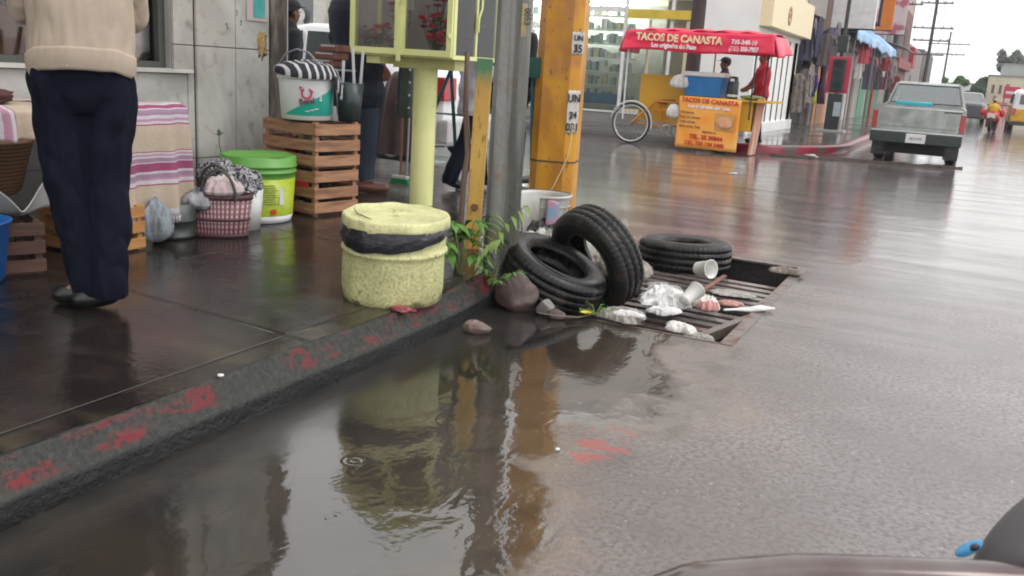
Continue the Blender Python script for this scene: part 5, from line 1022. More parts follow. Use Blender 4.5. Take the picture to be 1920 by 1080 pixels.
# ================= WHITE CAR =================
def loft_car(name, label, loc, rz, stations, m_body, m_glass, wheels, extra=None, cat='car', group=None):
    """stations: (y, half_w, z_low, z_belt, z_top, half_w_top); greenhouse where z_top > z_belt"""
    t = thing(name, label, cat, loc, rz, group); mb = MB(); rows = []
    for (y, w, zl, zb, zt, wt) in stations:
        half = [(w * .90, zl), (w * .985, zl + .08), (w, (zl + zb) * .5), (w * .99, zb - .05), (w * .965, zb), (wt + (w * .965 - wt) * .1, zt - (zt - zb) * .1) if zt > zb + .05 else (wt + .04, zb + (zt - zb) * .6), (wt * .9, zt), (wt * .5, zt + .012)]
        ring = [Vector((x, y, z)) for x, z in half] + [Vector((-x, y, z)) for x, z in half[::-1]]; rows.append(ring)
    k = len(rows[0]); vs = [v for r in rows for v in r]
    fs = [(i * k + j, i * k + (j + 1) % k, (i + 1) * k + (j + 1) % k, (i + 1) * k + j) for i in range(len(rows) - 1) for j in range(k)]
    mb.add(vs, fs, True); mb.add(rows[0], [tuple(range(k))]); mb.add(rows[-1], [tuple(range(k - 1, -1, -1))]); P('body', mb, m_body, t, weld=True)
    for (x, y, r, w) in wheels:
        wl = MB(); M_ = T(x, y, r) @ rotm(0, 90, 0); wl.lathe([(r * .62, -w / 2), (r * .96, -w / 2), (r, -w * .35), (r, w * .35), (r * .96, w / 2), (r * .62, w / 2)], 32, M=M_); wo = P('wheel', wl, mat('car tyre', (.015, .015, .016), .6), t)
        rm = MB(); s = 1 if x > 0 else -1; rm.lathe([(0, s * w * .36), (r * .2, s * w * .38), (r * .56, s * w * .30), (r * .62, s * w * .49), (r * .64, s * w * .46), (r * .6, 0), (0, 0)], 24, M=M_); rm.build('hub_cap', mat('wheel cover', (.35, .35, .36), .35, .6), wo)
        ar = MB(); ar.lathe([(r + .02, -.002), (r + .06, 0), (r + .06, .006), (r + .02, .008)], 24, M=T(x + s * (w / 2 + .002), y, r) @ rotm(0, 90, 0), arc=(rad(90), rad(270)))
        P('wheel_arch', ar, mat('black arch plastic', (.02, .02, .02), .6), t)  # black ring over the upper half of each wheel
    if extra: extra(t)
    return t
M_whitecar = mat('white car paint', (.75, .75, .76), .2, c2=(.62, .62, .62), scale=2, coat=.6)
M_dglass = mat('dark car glass', (.07, .085, .09), .04, c2=(.04, .05, .05), spec=.8)
def hatch_extra(t):
    for s in (-1, 1):
        mb = MB(); mb.add([(s * .835, -1.25, .98), (s * .835, -.12, .99), (s * .73, -.16, 1.38), (s * .735, -.85, 1.38)], [(0, 1, 2, 3)]); P('window', mb, M_dglass, t, solid=.008)
        mb = MB(); mb.add([(s * .835, -.04, .99), (s * .83, .95, 1.01), (s * .73, .72, 1.37), (s * .73, -.08, 1.38)], [(0, 1, 2, 3)]); P('window', mb, M_dglass, t, solid=.008)
        mb = MB(); mb.b2((s * .845, -1.6, .50), (s * .855, 1.5, .55)); P('side_moulding', mb, mat('black trim', (.02, .02, .02), .5), t)
        mb = MB(); mb.b2((s * .60, 1.86, .74), (s * .86, 1.97, .98), .02); P('tail_light', mb, mat('red lens', (.45, .01, .02), .15, coat=.5), t)
        mb = MB(); mb.b2((s * .842, -.09, .35), (s * .8435, -.08, 1.0)); P('door_gap', mb, mat('black trim', (.02, .02, .02)), t)
    mb = MB(); mb.b2((-.84, 1.90, .30), (.84, 2.02, .55), .03); P('bumper', mb, mat('grey bumper', (.5, .5, .5), .4), t)
    mb = MB(); mb.b2((-.25, 1.99, .60), (.25, 1.995, .74)); P('rear_panel', mb, mat('black trim', (.02, .02, .02)), t)
ST = [(-2.0, .70, .28, .62, .64, .55), (-1.85, .80, .20, .72, .78, .6), (-1.2, .85, .18, .92, .98, .68), (-.72, .86, .18, .96, 1.40, .66), (-.1, .86, .18, .97, 1.47, .68), (.7, .86, .18, .98, 1.45, .67), (1.2, .86, .19, .98, 1.30, .62), (1.65, .85, .22, .98, 1.02, .6), (1.93, .80, .28, .90, .92, .58)]
loft_car('white_car', 'white hatchback parked across the side street behind the shrine', (-7.15, 9.7, 0), -92, ST, M_whitecar, M_dglass, [(s * .78, y, .29, .19) for s in (-1, 1) for y in (-1.25, 1.28)], hatch_extra).scale = (1, 1, 1.07)
# ================= ACROSS THE SIDE STREET =================
M_white = MATS['white styrofoam']
M_wall = mat('white render', (.84, .84, .82), .7, c2=(.72, .71, .69), scale=1.5, bump=.1)
M_mull = mat('white aluminium', (.74, .74, .74), .4)
M_cream = mat('cream render', (.60, .52, .36), .6, c2=(.5, .42, .3), scale=2)
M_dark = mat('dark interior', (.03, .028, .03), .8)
gs = thing('glass_shop', 'white shop with tall shelves of bottles behind its glass front', 'building', (-4.1, 19, .15))
mb = MB(); mb.b2((-10.5, 0, 2.62), (0, .3, 6.6)); mb.b2((-1.24, 0, 0), (0, .3, 2.62)); mb.b2((-10.5, 0, 0), (-3.83, .3, .0)); mb.b2((-10.5, .302, 0), (0, 5, .1)); mb.b2((-10.5, 1.6, .1), (0, 4.9, 6.5)); mb.b2((-.3, .302, 2.4), (0, 1.6, 6.6)); P('wall', mb, M_wall, gs)
mb = MB(); mb.b2((-10.5, -.10, .0), (-.02, -.002, .12)); mb.b2((-10.5, -.06, .121), (-1.24, -.002, .235)); P('plinth', mb, mat('grey step', (.25, .24, .23), .5, c2=(.15, .14, .13), scale=1, stretch=(1, 1, 8)), gs)
mb = MB(); mb.b2((-10.5, -.09, .236), (-1.24, .05, .27)); P('sill', mb, M_mull, gs)
def mull(x0, x1, z0, z1, y=-.03): mb = MB(); mb.b2((x0, y, z0), (x1, y + .06, z1)); P('mullion', mb, M_mull, gs)
for x in (-10.2, -8.9, -7.6, -6.3, -5.05, -3.78, -2.82, -1.80, -1.27): mull(x, x + .07, .271, 2.619)
mull(-3.70, -2.83, 2.34, 2.45, -.028)
mb = MB(); mb.b2((-10.5, .0, .271), (-1.27, .006, 2.6)); P('shop_glass', mb, glass('shop glass', (.92, .95, .94), .35), gs)
mb = MB(); mb.b2((-2.72, -.10, 2.22), (-1.33, -.031, 2.40)); P('yellow_header', mb, mat('yellow fascia', (.66, .48, .06), .5), gs)
mb = MB(); mb.b2((-2.70, -.05, .28), (-1.35, -.032, .34)); mb.b2((-2.25, -.05, .34), (-2.19, -.032, 2.2)); mb.b2((-1.45, -.05, .34), (-1.35, -.032, 2.2)); P('door_frame', mb, M_cream, gs)
mb = MB(); mb.b2((-10.4, 1.5, .1), (0, 1.59, 2.6)); P('back_wall', mb, mat('pale green wall', (.50, .56, .54), .7, c2=(.4, .45, .44)), gs)
mb = MB(); mb.b2((-10.4, .25, .40), (-2.75, .30, .62)); P('blue_counter', mb, mat('blue counter', (.05, .19, .36), .4), gs)
cols_ = [mat('stock %d' % i, c, .4, scale=20) for i, c in enumerate(((.72, .76, .74), (.42, .58, .55), (.65, .66, .58), (.30, .40, .38), (.6, .55, .42), (.40, .50, .56)))]
rnd = random.Random(2)
sr = thing('shop_shelves', 'tall display shelves of pale and teal goods behind the shop glass', 'shelves', (-4.1, 19.6, .25))
for k in range(7): mb = MB(); mb.b2((-10.2, -.05, .38 + k * .30), (-2.8, .35, .40 + k * .30)); P('shelf', mb, M_mull, sr)
mb = MB()
for k in range(7):
    x = -10.15
    while x < -2.85:
        w = rnd.uniform(.05, .16); mb.m = rnd.randrange(6); h = rnd.uniform(.08, .25); d_ = rnd.uniform(.0, .08)
        if rnd.random() > .35: mb.b2((x, -.04 + d_, .402 + k * .30), (x + w * .9, .16 + d_, .402 + k * .30 + h))
        else: mb.tube([(x + w / 2, .02, .402 + k * .30), (x + w / 2, .02, .402 + k * .30 + h * .7), (x + w / 2, .02, .402 + k * .30 + h)], [w * .42, w * .42, w * .15], 8)
        x += w + rnd.choice((0, .01, .05))
o = P('stock', mb, cols_, sr); o['kind'] = 'stuff'
mb = MB(); mb.b2((-9.5, .7, 2.52), (-2.9, .85, 2.55)); P('added_light_strip', mb, mat('added strip glow', (1, .97, .9), .5, emit=40.), gs)  # unseen glowing strip added to brighten the shop interior
# other shop fronts further along the side street (seen left of the shrine)
ls = thing('side_street_building', 'pale two storey building with white framed windows across the side street', 'building', (-14.7, 19.0, .15))
mb = MB(); mb.b2((-14, 0, 0), (0, 4, .9)); mb.b2((-14, 0, 2.6), (0, 4, 8.2)); mb.b2((-14, .3, .9), (0, 4, 2.6))
for x in (-13.9, -11.2, -8.5, -5.8, -3.1, -.5): mb.b2((x, -.0, .9), (x + .35, .29, 2.6))
P('wall', mb, mat('cream white render', (.62, .60, .56), .7, c2=(.5, .48, .44)), ls)
for i in range(5):
    x0 = -13.5 + i * 2.7; f = MB(); f.b2((x0, .04, .95), (x0 + .07, .12, 2.58)); f.b2((x0 + 1.08, .04, .95), (x0 + 1.2, .12, 2.58)); f.b2((x0 + 2.2, .04, .95), (x0 + 2.3, .12, 2.58)); f.b2((x0 + .071, .04, 1.5), (x0 + 1.079, .12, 1.56)); fo = P('window', f, M_mull, ls)
    mb = MB(); mb.b2((x0 + .07, .07, .95), (x0 + 2.2, .08, 2.58)); mb.build('pane', mat('grey glass', (.16, .18, .18), .08, c2=(.10, .12, .12), scale=1.5), fo)
# round white and green sticker behind the cap man
mb = MB(); mb.M = T(-15.6, 18.97, 1.9) @ rotm(90, 0, 0); mb.disc((0, .25, .01), .17, 20); mb.b2((-.13, -.28, .0), (.13, .10, .008))
tag(mb.build('window_sticker', mat('pale sticker', (.6, .64, .6), .5, c2=(.5, .2, .2), scale=4)), 'pale rounded sticker on the window above the white car roof', 'sticker')
# ================= CORNER SHOP ALONG THE STREET =================
cs = thing('column_shop', 'cream corner shop with white columns and a signboard behind the red shirted vendor', 'building', (-4.1, 19.3, .15))
mb = MB(); mb.b2((-4, 0.05, 3.0), (-.02, 5.2, 6.4)); mb.b2((-2, .05, 0), (-.6, 5.2, 3.0)); P('wall', mb, M_cream, cs)
mb = MB(); mb.b2((-.35, .0, .0), (.06, 4.6, .22), .01); mb.b2((-.3, -.15, 2.05), (.02, 4.6, 2.16)); P('ledge', mb, M_wall, cs)
for i, y in enumerate((.1, .75, 1.4, 2.05, 2.7, 3.35, 4.05)):
    mb = MB(); mb.b2((-.13, y, .222), (.0, y + (.14 if i < 6 else .45), 2.048)); P('column', mb, M_wall if i < 6 else M_cream, cs)
mb = MB(); mb.b2((-.45, .1, .22), (-.40, 4.2, 2.04)); P('grille', mb, mat('grille grey', (.22, .22, .22), .6), cs)
mb = MB(); mb.b2((-.2, -.2, 2.17), (.25, 4.7, 2.95), .01); sg = P('signboard', mb, mat('cream sign', (.82, .70, .46), .5, c2=(.78, .66, .42)), cs)
mb = MB(); mb.M = T(.253, 1.6, 2.5) @ rotm(0, 90, 0); mb.lathe([(.12, 0), (.12, .006), (.20, .006), (.20, 0)], 24); mb.disc((0, 0, .004), .06, 16); mb.build('sign_emblem', mat('brown emblem', (.42, .22, .13), .6), sg)
# clothes shop recess
cl = thing('clothes_shop', 'open fronted clothes shop with garments hanging in its dark doorway', 'building', (-4.1, 24.55, .15))
mb = MB(); mb.b2((-4, 0, 2.9), (0, 3.1, 6.6)); mb.b2((-4, 0, 0), (-3.8, 3.1, 2.9)); mb.b2((-3.8, 3.0, 0), (0, 3.1, 2.9)); P('wall', mb, mat('dull plaster', (.32, .29, .27), .8), cl)
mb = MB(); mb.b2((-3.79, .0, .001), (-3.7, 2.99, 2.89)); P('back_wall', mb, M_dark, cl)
garm = [mat('garment %d' % i, c, .8, c2=tuple(v * .5 for v in c), scale=9, amt=.9) for i, c in enumerate(((.03, .03, .07), (.10, .09, .13), (.05, .05, .10), (.14, .12, .12), (.02, .02, .03), (.2, .16, .2)))]
def shirt(mb, h, w, sl=.2, yaw=0., seed=0):  # a hung shirt: thin body with sloping shoulders and two limp sleeves
    R_m = rotm(0, 0, yaw)
    def q(x, z, t): return R_m @ Vector((x + .012 * noise.noise(Vector((z * 6, x * 3, seed))), t * (.035 + .02 * sin(x * 40 + seed)) + .02 * noise.noise(Vector((x * 9, z * 3, seed))), z))
    prof = [(0, w * .52), (.3, w * .47), (.62, w * .46), (.80, w * .50), (.93, w * .40), (1., w * .12)]
    for t in (-1, 1):
        vs = []; N_ = 12
        for f_, hw_ in prof: vs += [q(-hw_ + 2 * hw_ * i / N_, h * f_, t * (1 - abs(2 * i / N_ - 1) ** 3)) for i in range(N_ + 1)]
        mb.add(vs, [(a * (N_ + 1) + b, a * (N_ + 1) + b + 1, (a + 1) * (N_ + 1) + b + 1, (a + 1) * (N_ + 1) + b) for a in range(len(prof) - 1) for b in range(N_)], True)
    for s in (-1, 1): mb.tube([q(s * w * .42, h * .88, 0), q(s * w * .58, h * .6, 0), q(s * w * .62, h * .3, 0)], [.05, .045, .04], 8, flat=.5)
for k in range(14):
    y = 24.7 + .21 * k; z = 1.75 + .1 * (k % 3); x = -4.3 + .22 * (k % 4); mb = MB(); shirt(mb, .8 + .1 * (k % 3), .42, yaw=20 + 35 * (k % 3), seed=k)
    tag(mb.build('hanging_garment', garm[k % 6], loc=(x, y, z)), 'dark garment hanging high in the clothes shop doorway', 'garment', 'garments hanging in the clothes shop')
def mannequin(label, loc, topc, legc, s=1.):
    t = thing('mannequin', label, 'mannequin', loc, group='mannequins outside the clothes shop')
    mb = MB(); mb.lathe([(0, .80), (.22, .80), (.17, 1.0), (.18, 1.25), (.19, 1.36), (.09, 1.43), (.05, 1.5), (0, 1.5)], 24, fn=lambda p, a: Vector((p.x * (1 + .07 * sin(a * 5)), p.y * .7, p.z))); mb.tube([(.18, 0, 1.35), (.22, .02, 1.1), (.2, -.05, .9)], [.05, .045, .03], 8); mb.tube([(-.18, 0, 1.35), (-.22, .02, 1.1), (-.2, -.05, .9)], [.05, .045, .03], 8); P('top', mb, mat('mtop %.2f' % topc[0], topc, .8), t)
    mb = MB(); mb.tube([(.09, 0, .95), (.09, 0, .5), (.09, 0, .05)], [.10, .07, .06], 10); mb.tube([(-.09, 0, .95), (-.09, 0, .5), (-.09, 0, .05)], [.10, .07, .06], 10); P('trousers', mb, mat('mleg %.2f' % legc[0], legc, .8), t)
    mb = MB(); mb.blob((0, 0, 1.58), (.07, .085, .11), 3, 0); P('mannequin_head', mb, mat('mannequin dark', (.03, .025, .025), .5), t)
mannequin('mannequin in a purple top and grey leggings outside the clothes shop', (-3.92, 24.9, .152), (.07, .05, .20), (.22, .19, .2))
for k in range(3):
    mb = MB(); shirt(mb, .95, .4, yaw=40 + 20 * k, seed=30 + k); tag(mb.build('hanging_garment', mat('rack garment %d' % k, ((.26, .22, .19), (.10, .09, .10), (.34, .30, .26))[k], .8, c2=(.08, .06, .06), scale=14, amt=.9), loc=(-4.0 + .1 * k, 23.9 + .28 * k, .55 + .12 * k)), ('brown mottled', 'dark', 'pale mottled')[k] + ' garment hanging low beside the cream column', 'garment')
for (nm, lab, y, x, z, c_, h) in (('yellow', 'bright yellow green garment hanging beside the purple dress', 25.9, -3.92, .75, (.45, .5, .03), .65), ('dark', 'long dark purple dress hanging by the orange wall', 26.9, -3.85, .75, (.06, .02, .05), 1.1)):
    mb = MB(); mb.lathe([(0, 0), (.22, 0), (.16, h * .5), (.12, h * .7), (.17, h * .9), (.04, h), (0, h)], 18, fn=lambda p, a: Vector((p.x * .6, p.y * (1 + .1 * sin(a * 6)), p.z))); tag(mb.build('hanging_dress', mat('dress ' + nm, c_, .8), loc=(x, y, z)), lab, 'garment')
# facades further on
def facade(name, label, y0, y1, h, c, x=-4.1, parts=(), depth=6, base=.15, c2=None):
    t = thing(name, label, 'building', (x, y0, base)); mb = MB(); mb.b2((-depth, 0, 0), (0, y1 - y0, h)); P('wall', mb, mat('facade ' + label[:18], c, .75, c2=c2, scale=1.2, bump=.1), t)
    for (nm, a, b, z0, z1, cc, pr) in parts:
        mb = MB(); mb.b2((-.02, a, z0), (pr, b, z1)); P(nm, mb, mat('%s %.2f %.2f %.2f' % ((nm,) + cc), cc, .6, c2=tuple(v * .7 for v in cc), scale=3), t)
    return t
facade('orange_building', 'orange walled shop between the clothes shop and the grey shops', 27.7, 29.8, 5.5, (.50, .17, .03), parts=(('shutter', .3, 1.4, 0, 2.3, (.22, .12, .07), .02), ('upper_wall', 0, 2.1, 2.3, 5.4, (.17, .10, .08), .015)))
sb = thing('box_sign', 'blank white box sign projecting over the pavement before the blue awning', 'sign', (-3.45, 28.6, 2.9))
mb = MB(); mb.b2((-.65, 0, 0), (.55, .25, 1.5), .01); P('sign_box', mb, mat('sign white', (.78, .78, .78), .4), sb); mb = MB(); mb.b2((-.66, -.002, -.03), (.56, .255, -.001)); P('sign_frame', mb, M_dark, sb)
facade('grey_shops', 'grey shop row with white shutters under the blue awning', 29.8, 41, 5.8, (.36, .33, .31), parts=(('shutter', .6, 2.6, 0, 1.9, (.55, .53, .5), .03), ('shutter', 3.0, 5.2, 0, 1.9, (.5, .46, .44), .03), ('door', 5.8, 6.6, 0, 2.0, (.14, .10, .09), .03), ('window', 1, 3, 3.4, 4.6, (.15, .16, .17), .02), ('window', 4, 6, 3.4, 4.6, (.15, .16, .17), .02), ('fascia', 0, 11, 2.3, 2.75, (.2, .17, .16), .25), ('shutter', 8.5, 10.5, 0, 2.0, (.10, .30, .18), .03)))
facade('green_red_shop', 'small shop with green doors and red posts beyond the white shutters', 41, 50, 4.6, (.30, .26, .24), parts=(('door', .3, 1.6, 0, 1.9, (.03, .20, .09), .04), ('post', 1.8, 2.6, 0, 2.6, (.40, .04, .04), .10), ('door', 3.0, 5.0, 0, 1.9, (.04, .25, .14), .04), ('fascia', 0, 9, 2.2, 2.6, (.25, .2, .2), .3), ('window', 1.5, 4, 3, 4, (.1, .1, .12), .02), ('window', 5.5, 8, 3, 4, (.1, .1, .12), .02)))
facade('brown_building', 'tall brown red building at the far end of the row', 52, 62, 7.6, (.22, .10, .09), parts=(('pale_panel', .5, 9, 5.5, 7.3, (.45, .33, .3), .02), ('window', 1, 3, 3, 4.6, (.05, .05, .06), .03), ('window', 5, 7, 3, 4.6, (.05, .05, .06), .03), ('fascia', 0, 10, 2.3, 2.8, (.28, .06, .06), .3)))
facade('low_building', 'low grey building past the brown one', 62.3, 78, 4.0, (.28, .26, .25), parts=(('red_sign', .5, 3, 2.6, 3.8, (.42, .05, .07), .3), ('door', 4, 6, 0, 2.2, (.15, .12, .1), .03)))
facade('distant_block', 'dark distant block at the street end behind the utility poles', 79, 96, 4.4, (.16, .14, .14), parts=(('window', 2, 4, 2, 3, (.05, .05, .05), .02),))
# awnings
aw = thing('blue_awning', 'long sloping blue awning over the grey shops', 'awning', (-4.1, 28.9, 2.95))
mb = MB(); mb.grid(lambda u, v: Vector((.75 * u, 14.5 * v, .55 - .60 * u - .04 * sin(v * 25) * u)), 8, 40); mb.grid(lambda u, v: Vector((.752 + .04 * sin(v * 40) * u, 14.5 * v, -.05 - .30 * u - .04 * sin(v * 25) + .03 * sin(v * 60) * u)), 4, 80); P('awning_cloth', mb, mat('blue awning', (.22, .42, .70), .6, c2=(.50, .62, .74), scale=2, stretch=(2, .2, 1)), aw, solid=.02)
for y in (0.1, 6, 12.4): mb = MB(); mb.tube([(0, y, -.12), (.72, y, -.12)], .02, 6); mb.tube([(.70, y, -.1), (.70, y, -2.8)], .02, 6); P('awning_pole', mb, mat('grey steel', (.25, .25, .26), .5, .3), aw)
aw2 = thing('grey_awning', 'grey tin awning above the goods beyond the blue awning', 'awning', (-4.1, 43.6, 2.9)); mb = MB(); mb.grid(lambda u, v: Vector((1.1 * u, 6 * v, .5 - .3 * u)), 4, 10); P('awning_sheet', mb, mat('tin', (.4, .42, .44), .4, .3), aw2, solid=.02)
# upright billboards on the upper storeys
for (lab, y, x0, x1, z0, z1, c_, c2_) in (('pale pink vertical billboard above the blue awning', 33.2, -4.1, -3.3, 3.4, 6.5, (.62, .50, .52), (.5, .2, .24)), ('narrow black vertical billboard beside the orange one', 34.8, -4.05, -3.35, 3.4, 6.8, (.03, .02, .035), (.05, .03, .05)), ('bright orange vertical billboard high over the shops', 36.5, -4.05, -3.1, 3.35, 6.9, (.75, .22, .03), (.7, .2, .03)), ('white and pink vertical billboard beyond the orange one', 39.8, -4.05, -2.9, 3.4, 7.2, (.60, .5, .5), (.42, .12, .16))):
    b_ = thing('billboard', lab, 'billboard', (x0, y, z0)); mb = MB(); mb.b2((0, 0, 0), (x1 - x0, .12, z1 - z0)); P('panel', mb, mat(lab[:14], c_, .6, c2=c2_, scale=2.2, lo=.5, hi=.6, amt=.9), b_)
    mb = MB(); mb.b2((-.02, -.01, -.03), (x1 - x0 + .02, .13, -.001)); P('frame', mb, M_dark, b_)
# goods hung out along the shops
rnd = random.Random(5)
gm = [(.40, .06, .08), (.5, .45, .42), (.09, .08, .1), (.25, .08, .12), (.45, .28, .27), (.12, .10, .10), (.3, .28, .3)]
for k in range(16):
    y = 33 + 1.0 * k; mb = MB(); h = rnd.uniform(.4, 1.0); shirt(mb, h, .40, yaw=rnd.uniform(-30, 60), seed=k)
    tag(mb.build('hanging_goods', mat('goods %d' % (k % 7), gm[k % 7], .8, scale=8), loc=(-3.75 + .3 * rnd.random(), y, rnd.uniform(1.1, 2.1))), 'coloured goods hanging under the awnings of the shop row', 'goods', 'goods hung out under the awnings')
# traffic light
tl = thing('traffic_light', 'dark traffic light in a red backboard on its black pole at the far corner', 'traffic light', (-3.06, 23.9, .152))
mb = MB(); mb.b2((-.32, -.25, 0), (.32, .25, .05)); P('base_plate', mb, mat('pale concrete', (.4, .38, .36), .7), tl)
mb = MB(); mb.tube([(0, 0, .05), (0, 0, 3.5)], .045, 12); mb.b2((-.17, -.14, .05), (.17, .14, .92), .02); P('pole', mb, mat('black green metal', (.022, .03, .032), .4), tl)
mb = MB(); mb.b2((.0, -.16, .38), (.16, -.142, .72)); P('paper_notice', mb, mat('bluish paper', (.4, .46, .5), .6, scale=12), tl)
mb = MB(); mb.b2((-.26, -.08, .93), (.26, -.04, 1.80), .01); P('backboard', mb, mat('red board', (.50, .03, .07), .4), tl)
mb = MB(); mb.b2((-.15, -.20, .98), (.15, -.082, 1.74), .02); hd = P('signal_head', mb, mat('black green metal', (.022, .03, .032)), tl)
for z in (1.12, 1.36, 1.60):
    mb = MB(); mb.M = T(0, -.205, z) @ rotm(90, 0, 0); mb.disc((0, 0, 0), .085, 18); mb.lathe([(.095, -.0), (.10, .08)], 18, arc=(rad(0), rad(180))); mb.build('lens', mat('unlit lens', (.03, .05, .05), .2), hd)
mb = MB(); mb.tube([(-.25, 0, 2.05), (.0, 0, 2.12), (.3, 0, 2.25)], .015, 6); mb.b2((-.12, -.1, 1.9), (.12, .1, 2.3), .02); P('bracket', mb, mat('black green metal', (.022, .03, .032)), tl)
# dark wooden pole behind the food cart
mb = MB(); mb.tube([(0, 0, 0), (0, 0, 7.5)], [.14, .11], 16); tag(mb.build('wooden_pole', mat('dark pole', (.06, .04, .04), .8, c2=(.03, .02, .02), stretch=(3, 3, .3)), loc=(-4.86, 17.3, .15)), 'dark wooden utility pole standing behind the food cart', 'pole')

# ================= FOOD CART =================
M_cy = mat('cart yellow', (.66, .36, .02), .45, c2=(.55, .28, .02), scale=3); M_corange = mat('cart orange', (.65, .22, .02), .45)
M_tarp = NT('magenta tarp'); g = M_tarp; n_ = g.noise(5, 4, stretch=(.5, 1, 1)); M_tarp = g.fin('magenta tarp', g.mix(g.rng(n_, .4, .65), (.78, .02, .075), (.55, .01, .055)), .35, g.bump(n_, .03, .9))
fc = thing('food_tricycle', 'cargo tricycle food cart with a magenta canopy and taco signs', 'food cart', (-4.3, 15.85, 0))
def cart_canopy():
    mb = MB()  # roof and valances; front valance carries the lettering
    def roof(u, v):
        x = -1.22 + 2.5 * u; y = -.55 + 1.1 * v; return Vector((x + .05 * sin(v * 6) * (u - .5), y, 1.98 + .05 * sin(pi * v) + .035 * noise.noise(Vector((u * 6, v * 4, 2))) - .03 * sin(u * 19) ** 2 - .05 * (abs(u - .5) * 2) ** 6 + .02 * u))
    mb.grid(roof, 30, 14)
    mb.grid(lambda u, v: Vector((-1.22 + 2.5 * u + (u - .5) * .10 * v, -.55 - .05 * v - .012 * sin(u * 23) * v + .012 * noise.noise(Vector((u * 9, v * 5, 1))), 1.95 + .02 * u - .33 * v + .018 * sin(u * 9) * v)), 50, 8)
    mb.grid(lambda u, v: Vector((-1.22 + 2.5 * u, .55 + .03 * v, 1.96 - .03 * u - .28 * v)), 30, 4)
    mb.grid(lambda u, v: Vector((-1.22 - .12 * v - .02 * sin(u * 9), -.55 + 1.1 * u, 1.95 - .36 * v)), 14, 6)
    mb.grid(lambda u, v: Vector((1.28 + .10 * v + .05 * sin(u * 7) * v, -.55 + 1.1 * u, 1.95 - .26 * v - .08 * v * (1 - u))), 14, 8)
    return P('canopy', mb, M_tarp, fc, solid=.006)
cn = cart_canopy()
M_ly = mat('lettering cream', (.78, .72, .45), .5, c2=(.66, .35, .22), scale=9, lo=.52, hi=.66, amt=.7); M_lw = mat('lettering white', (.8, .78, .78), .5, c2=(.66, .3, .32), scale=9, lo=.54, hi=.66, amt=.7); M_lr = mat('lettering red', (.55, .02, .03), .5); M_lb = mat('lettering brown', (.20, .07, .04), .5)
F = lambda x, z, sk=0: T(x, -.635, z) @ rotm(90, 0, 0) @ rotm(0, 0, sk)
text('TACOS DE CANASTA', .165, F(-.27, 1.785, -1), M_ly, cn, bold=.006, width=.93, extr=.004)
text('Los originales del Paisa', .105, F(-.34, 1.68, -1), M_lw, cn, bold=.004, width=.8, extr=.004)
text('735-348-99', .10, F(.83, 1.79, -1), M_lw, cn, bold=.003, width=.9, extr=.004)
text('(735) 350-7957', .10, F(.83, 1.685, -1), M_lw, cn, bold=.003, width=.76, extr=.004)
for x, y, z0, z1 in ((-1.17, -.5, .45, 1.95), (-1.17, .5, .45, 1.95), (.10, .48, .8, 1.95), (1.02, -.5, .6, 1.93), (1.02, .5, .6, 1.93)):
    mb = MB(); mb.tube([(x, y, z0), (x, y, z1)], .014, 8); P('canopy_post', mb, M_mull if x < -1 else M_corange if x < .5 else mat('black post', (.02, .02, .02), .5), fc)
mb = MB(); mb.b2((-1.10, .10, .42), (.0, .14, 1.24), .01); P('rear_panel', mb, M_cy, fc)
mb = MB(); mb.box((-.58, .08, .80), (.30, .01, .03), M=rotm(0, -4, 0)); mb.box((-.66, .08, .75), (.18, .01, .025), M=rotm(0, 6, 0)); P('panel_mark', mb, mat('brown mark', (.12, .04, .03), .6), fc)
mb = MB(); mb.tube([(-1.17, .0, .37), (-.75, .0, .78), (-.02, .0, .78)], .022, 8); mb.tube([(-1.17, .04, .37), (-.55, .04, .34), (.0, .0, .45)], .02, 8); mb.tube([(-.75, .0, .78), (-.55, 0, .34)], .02, 8); mb.tube([(-.75, 0, .62), (-.02, 0, .62)], .018, 8); P('frame', mb, M_corange, fc)
mb = MB(); mb.b2((-.02, -.34, .40), (1.03, .50, .88), .01); P('cargo_box', mb, M_cy, fc)
mb = MB(); mb.b2((-.06, -.42, .885), (1.36, .54, .915)); P('counter', mb, M_cy, fc)
def bike_wheel(x, y, r, name='wheel'):
    t_ = MB(); t_.lathe([(r - .03, -.018), (r - .012, -.022), (r, 0), (r - .012, .022), (r - .03, .018)], 44, M=T(x, y, r) @ rotm(90, 0, 0)); w_ = P(name, t_, mat('cycle tyre', (.02, .02, .02), .6), fc)
    t_ = MB(); t_.lathe([(r - .055, -.012), (r - .03, -.014), (r - .03, .014), (r - .055, .012), (r - .055, -.012)], 44, M=T(x, y, r) @ rotm(90, 0, 0)); t_.build('rim', mat('rim metal', (.7, .7, .7), .3, .2), w_)
    t_ = MB(); c_ = Vector((x, y, r))
    for k in range(18): a = k / 18 * 2 * pi; t_.tube([c_ + Vector((.02 * cos(a + .8), .01 * (-1) ** k, .02 * sin(a + .8))), c_ + Vector(((r - .05) * cos(a), 0, (r - .05) * sin(a)))], .003, 4)
    t_.tube([c_ + Vector((0, -.04, 0)), c_ + Vector((0, .04, 0))], .025, 8); t_.build('spokes', mat('spoke steel', (.25, .25, .25), .4, .4), w_)
bike_wheel(-1.18, .0, .36); bike_wheel(.15, .45, .33); bike_wheel(.55, -.30, .28)
mb = MB(); mb.lathe([(.385, -.04), (.40, -.02), (.405, 0), (.40, .02), (.385, .04)], 30, M=T(-1.18, 0, .36) @ rotm(90, 0, 0), arc=(rad(-15), rad(170))); P('mudguard', mb, M_mull, fc, solid=.004)
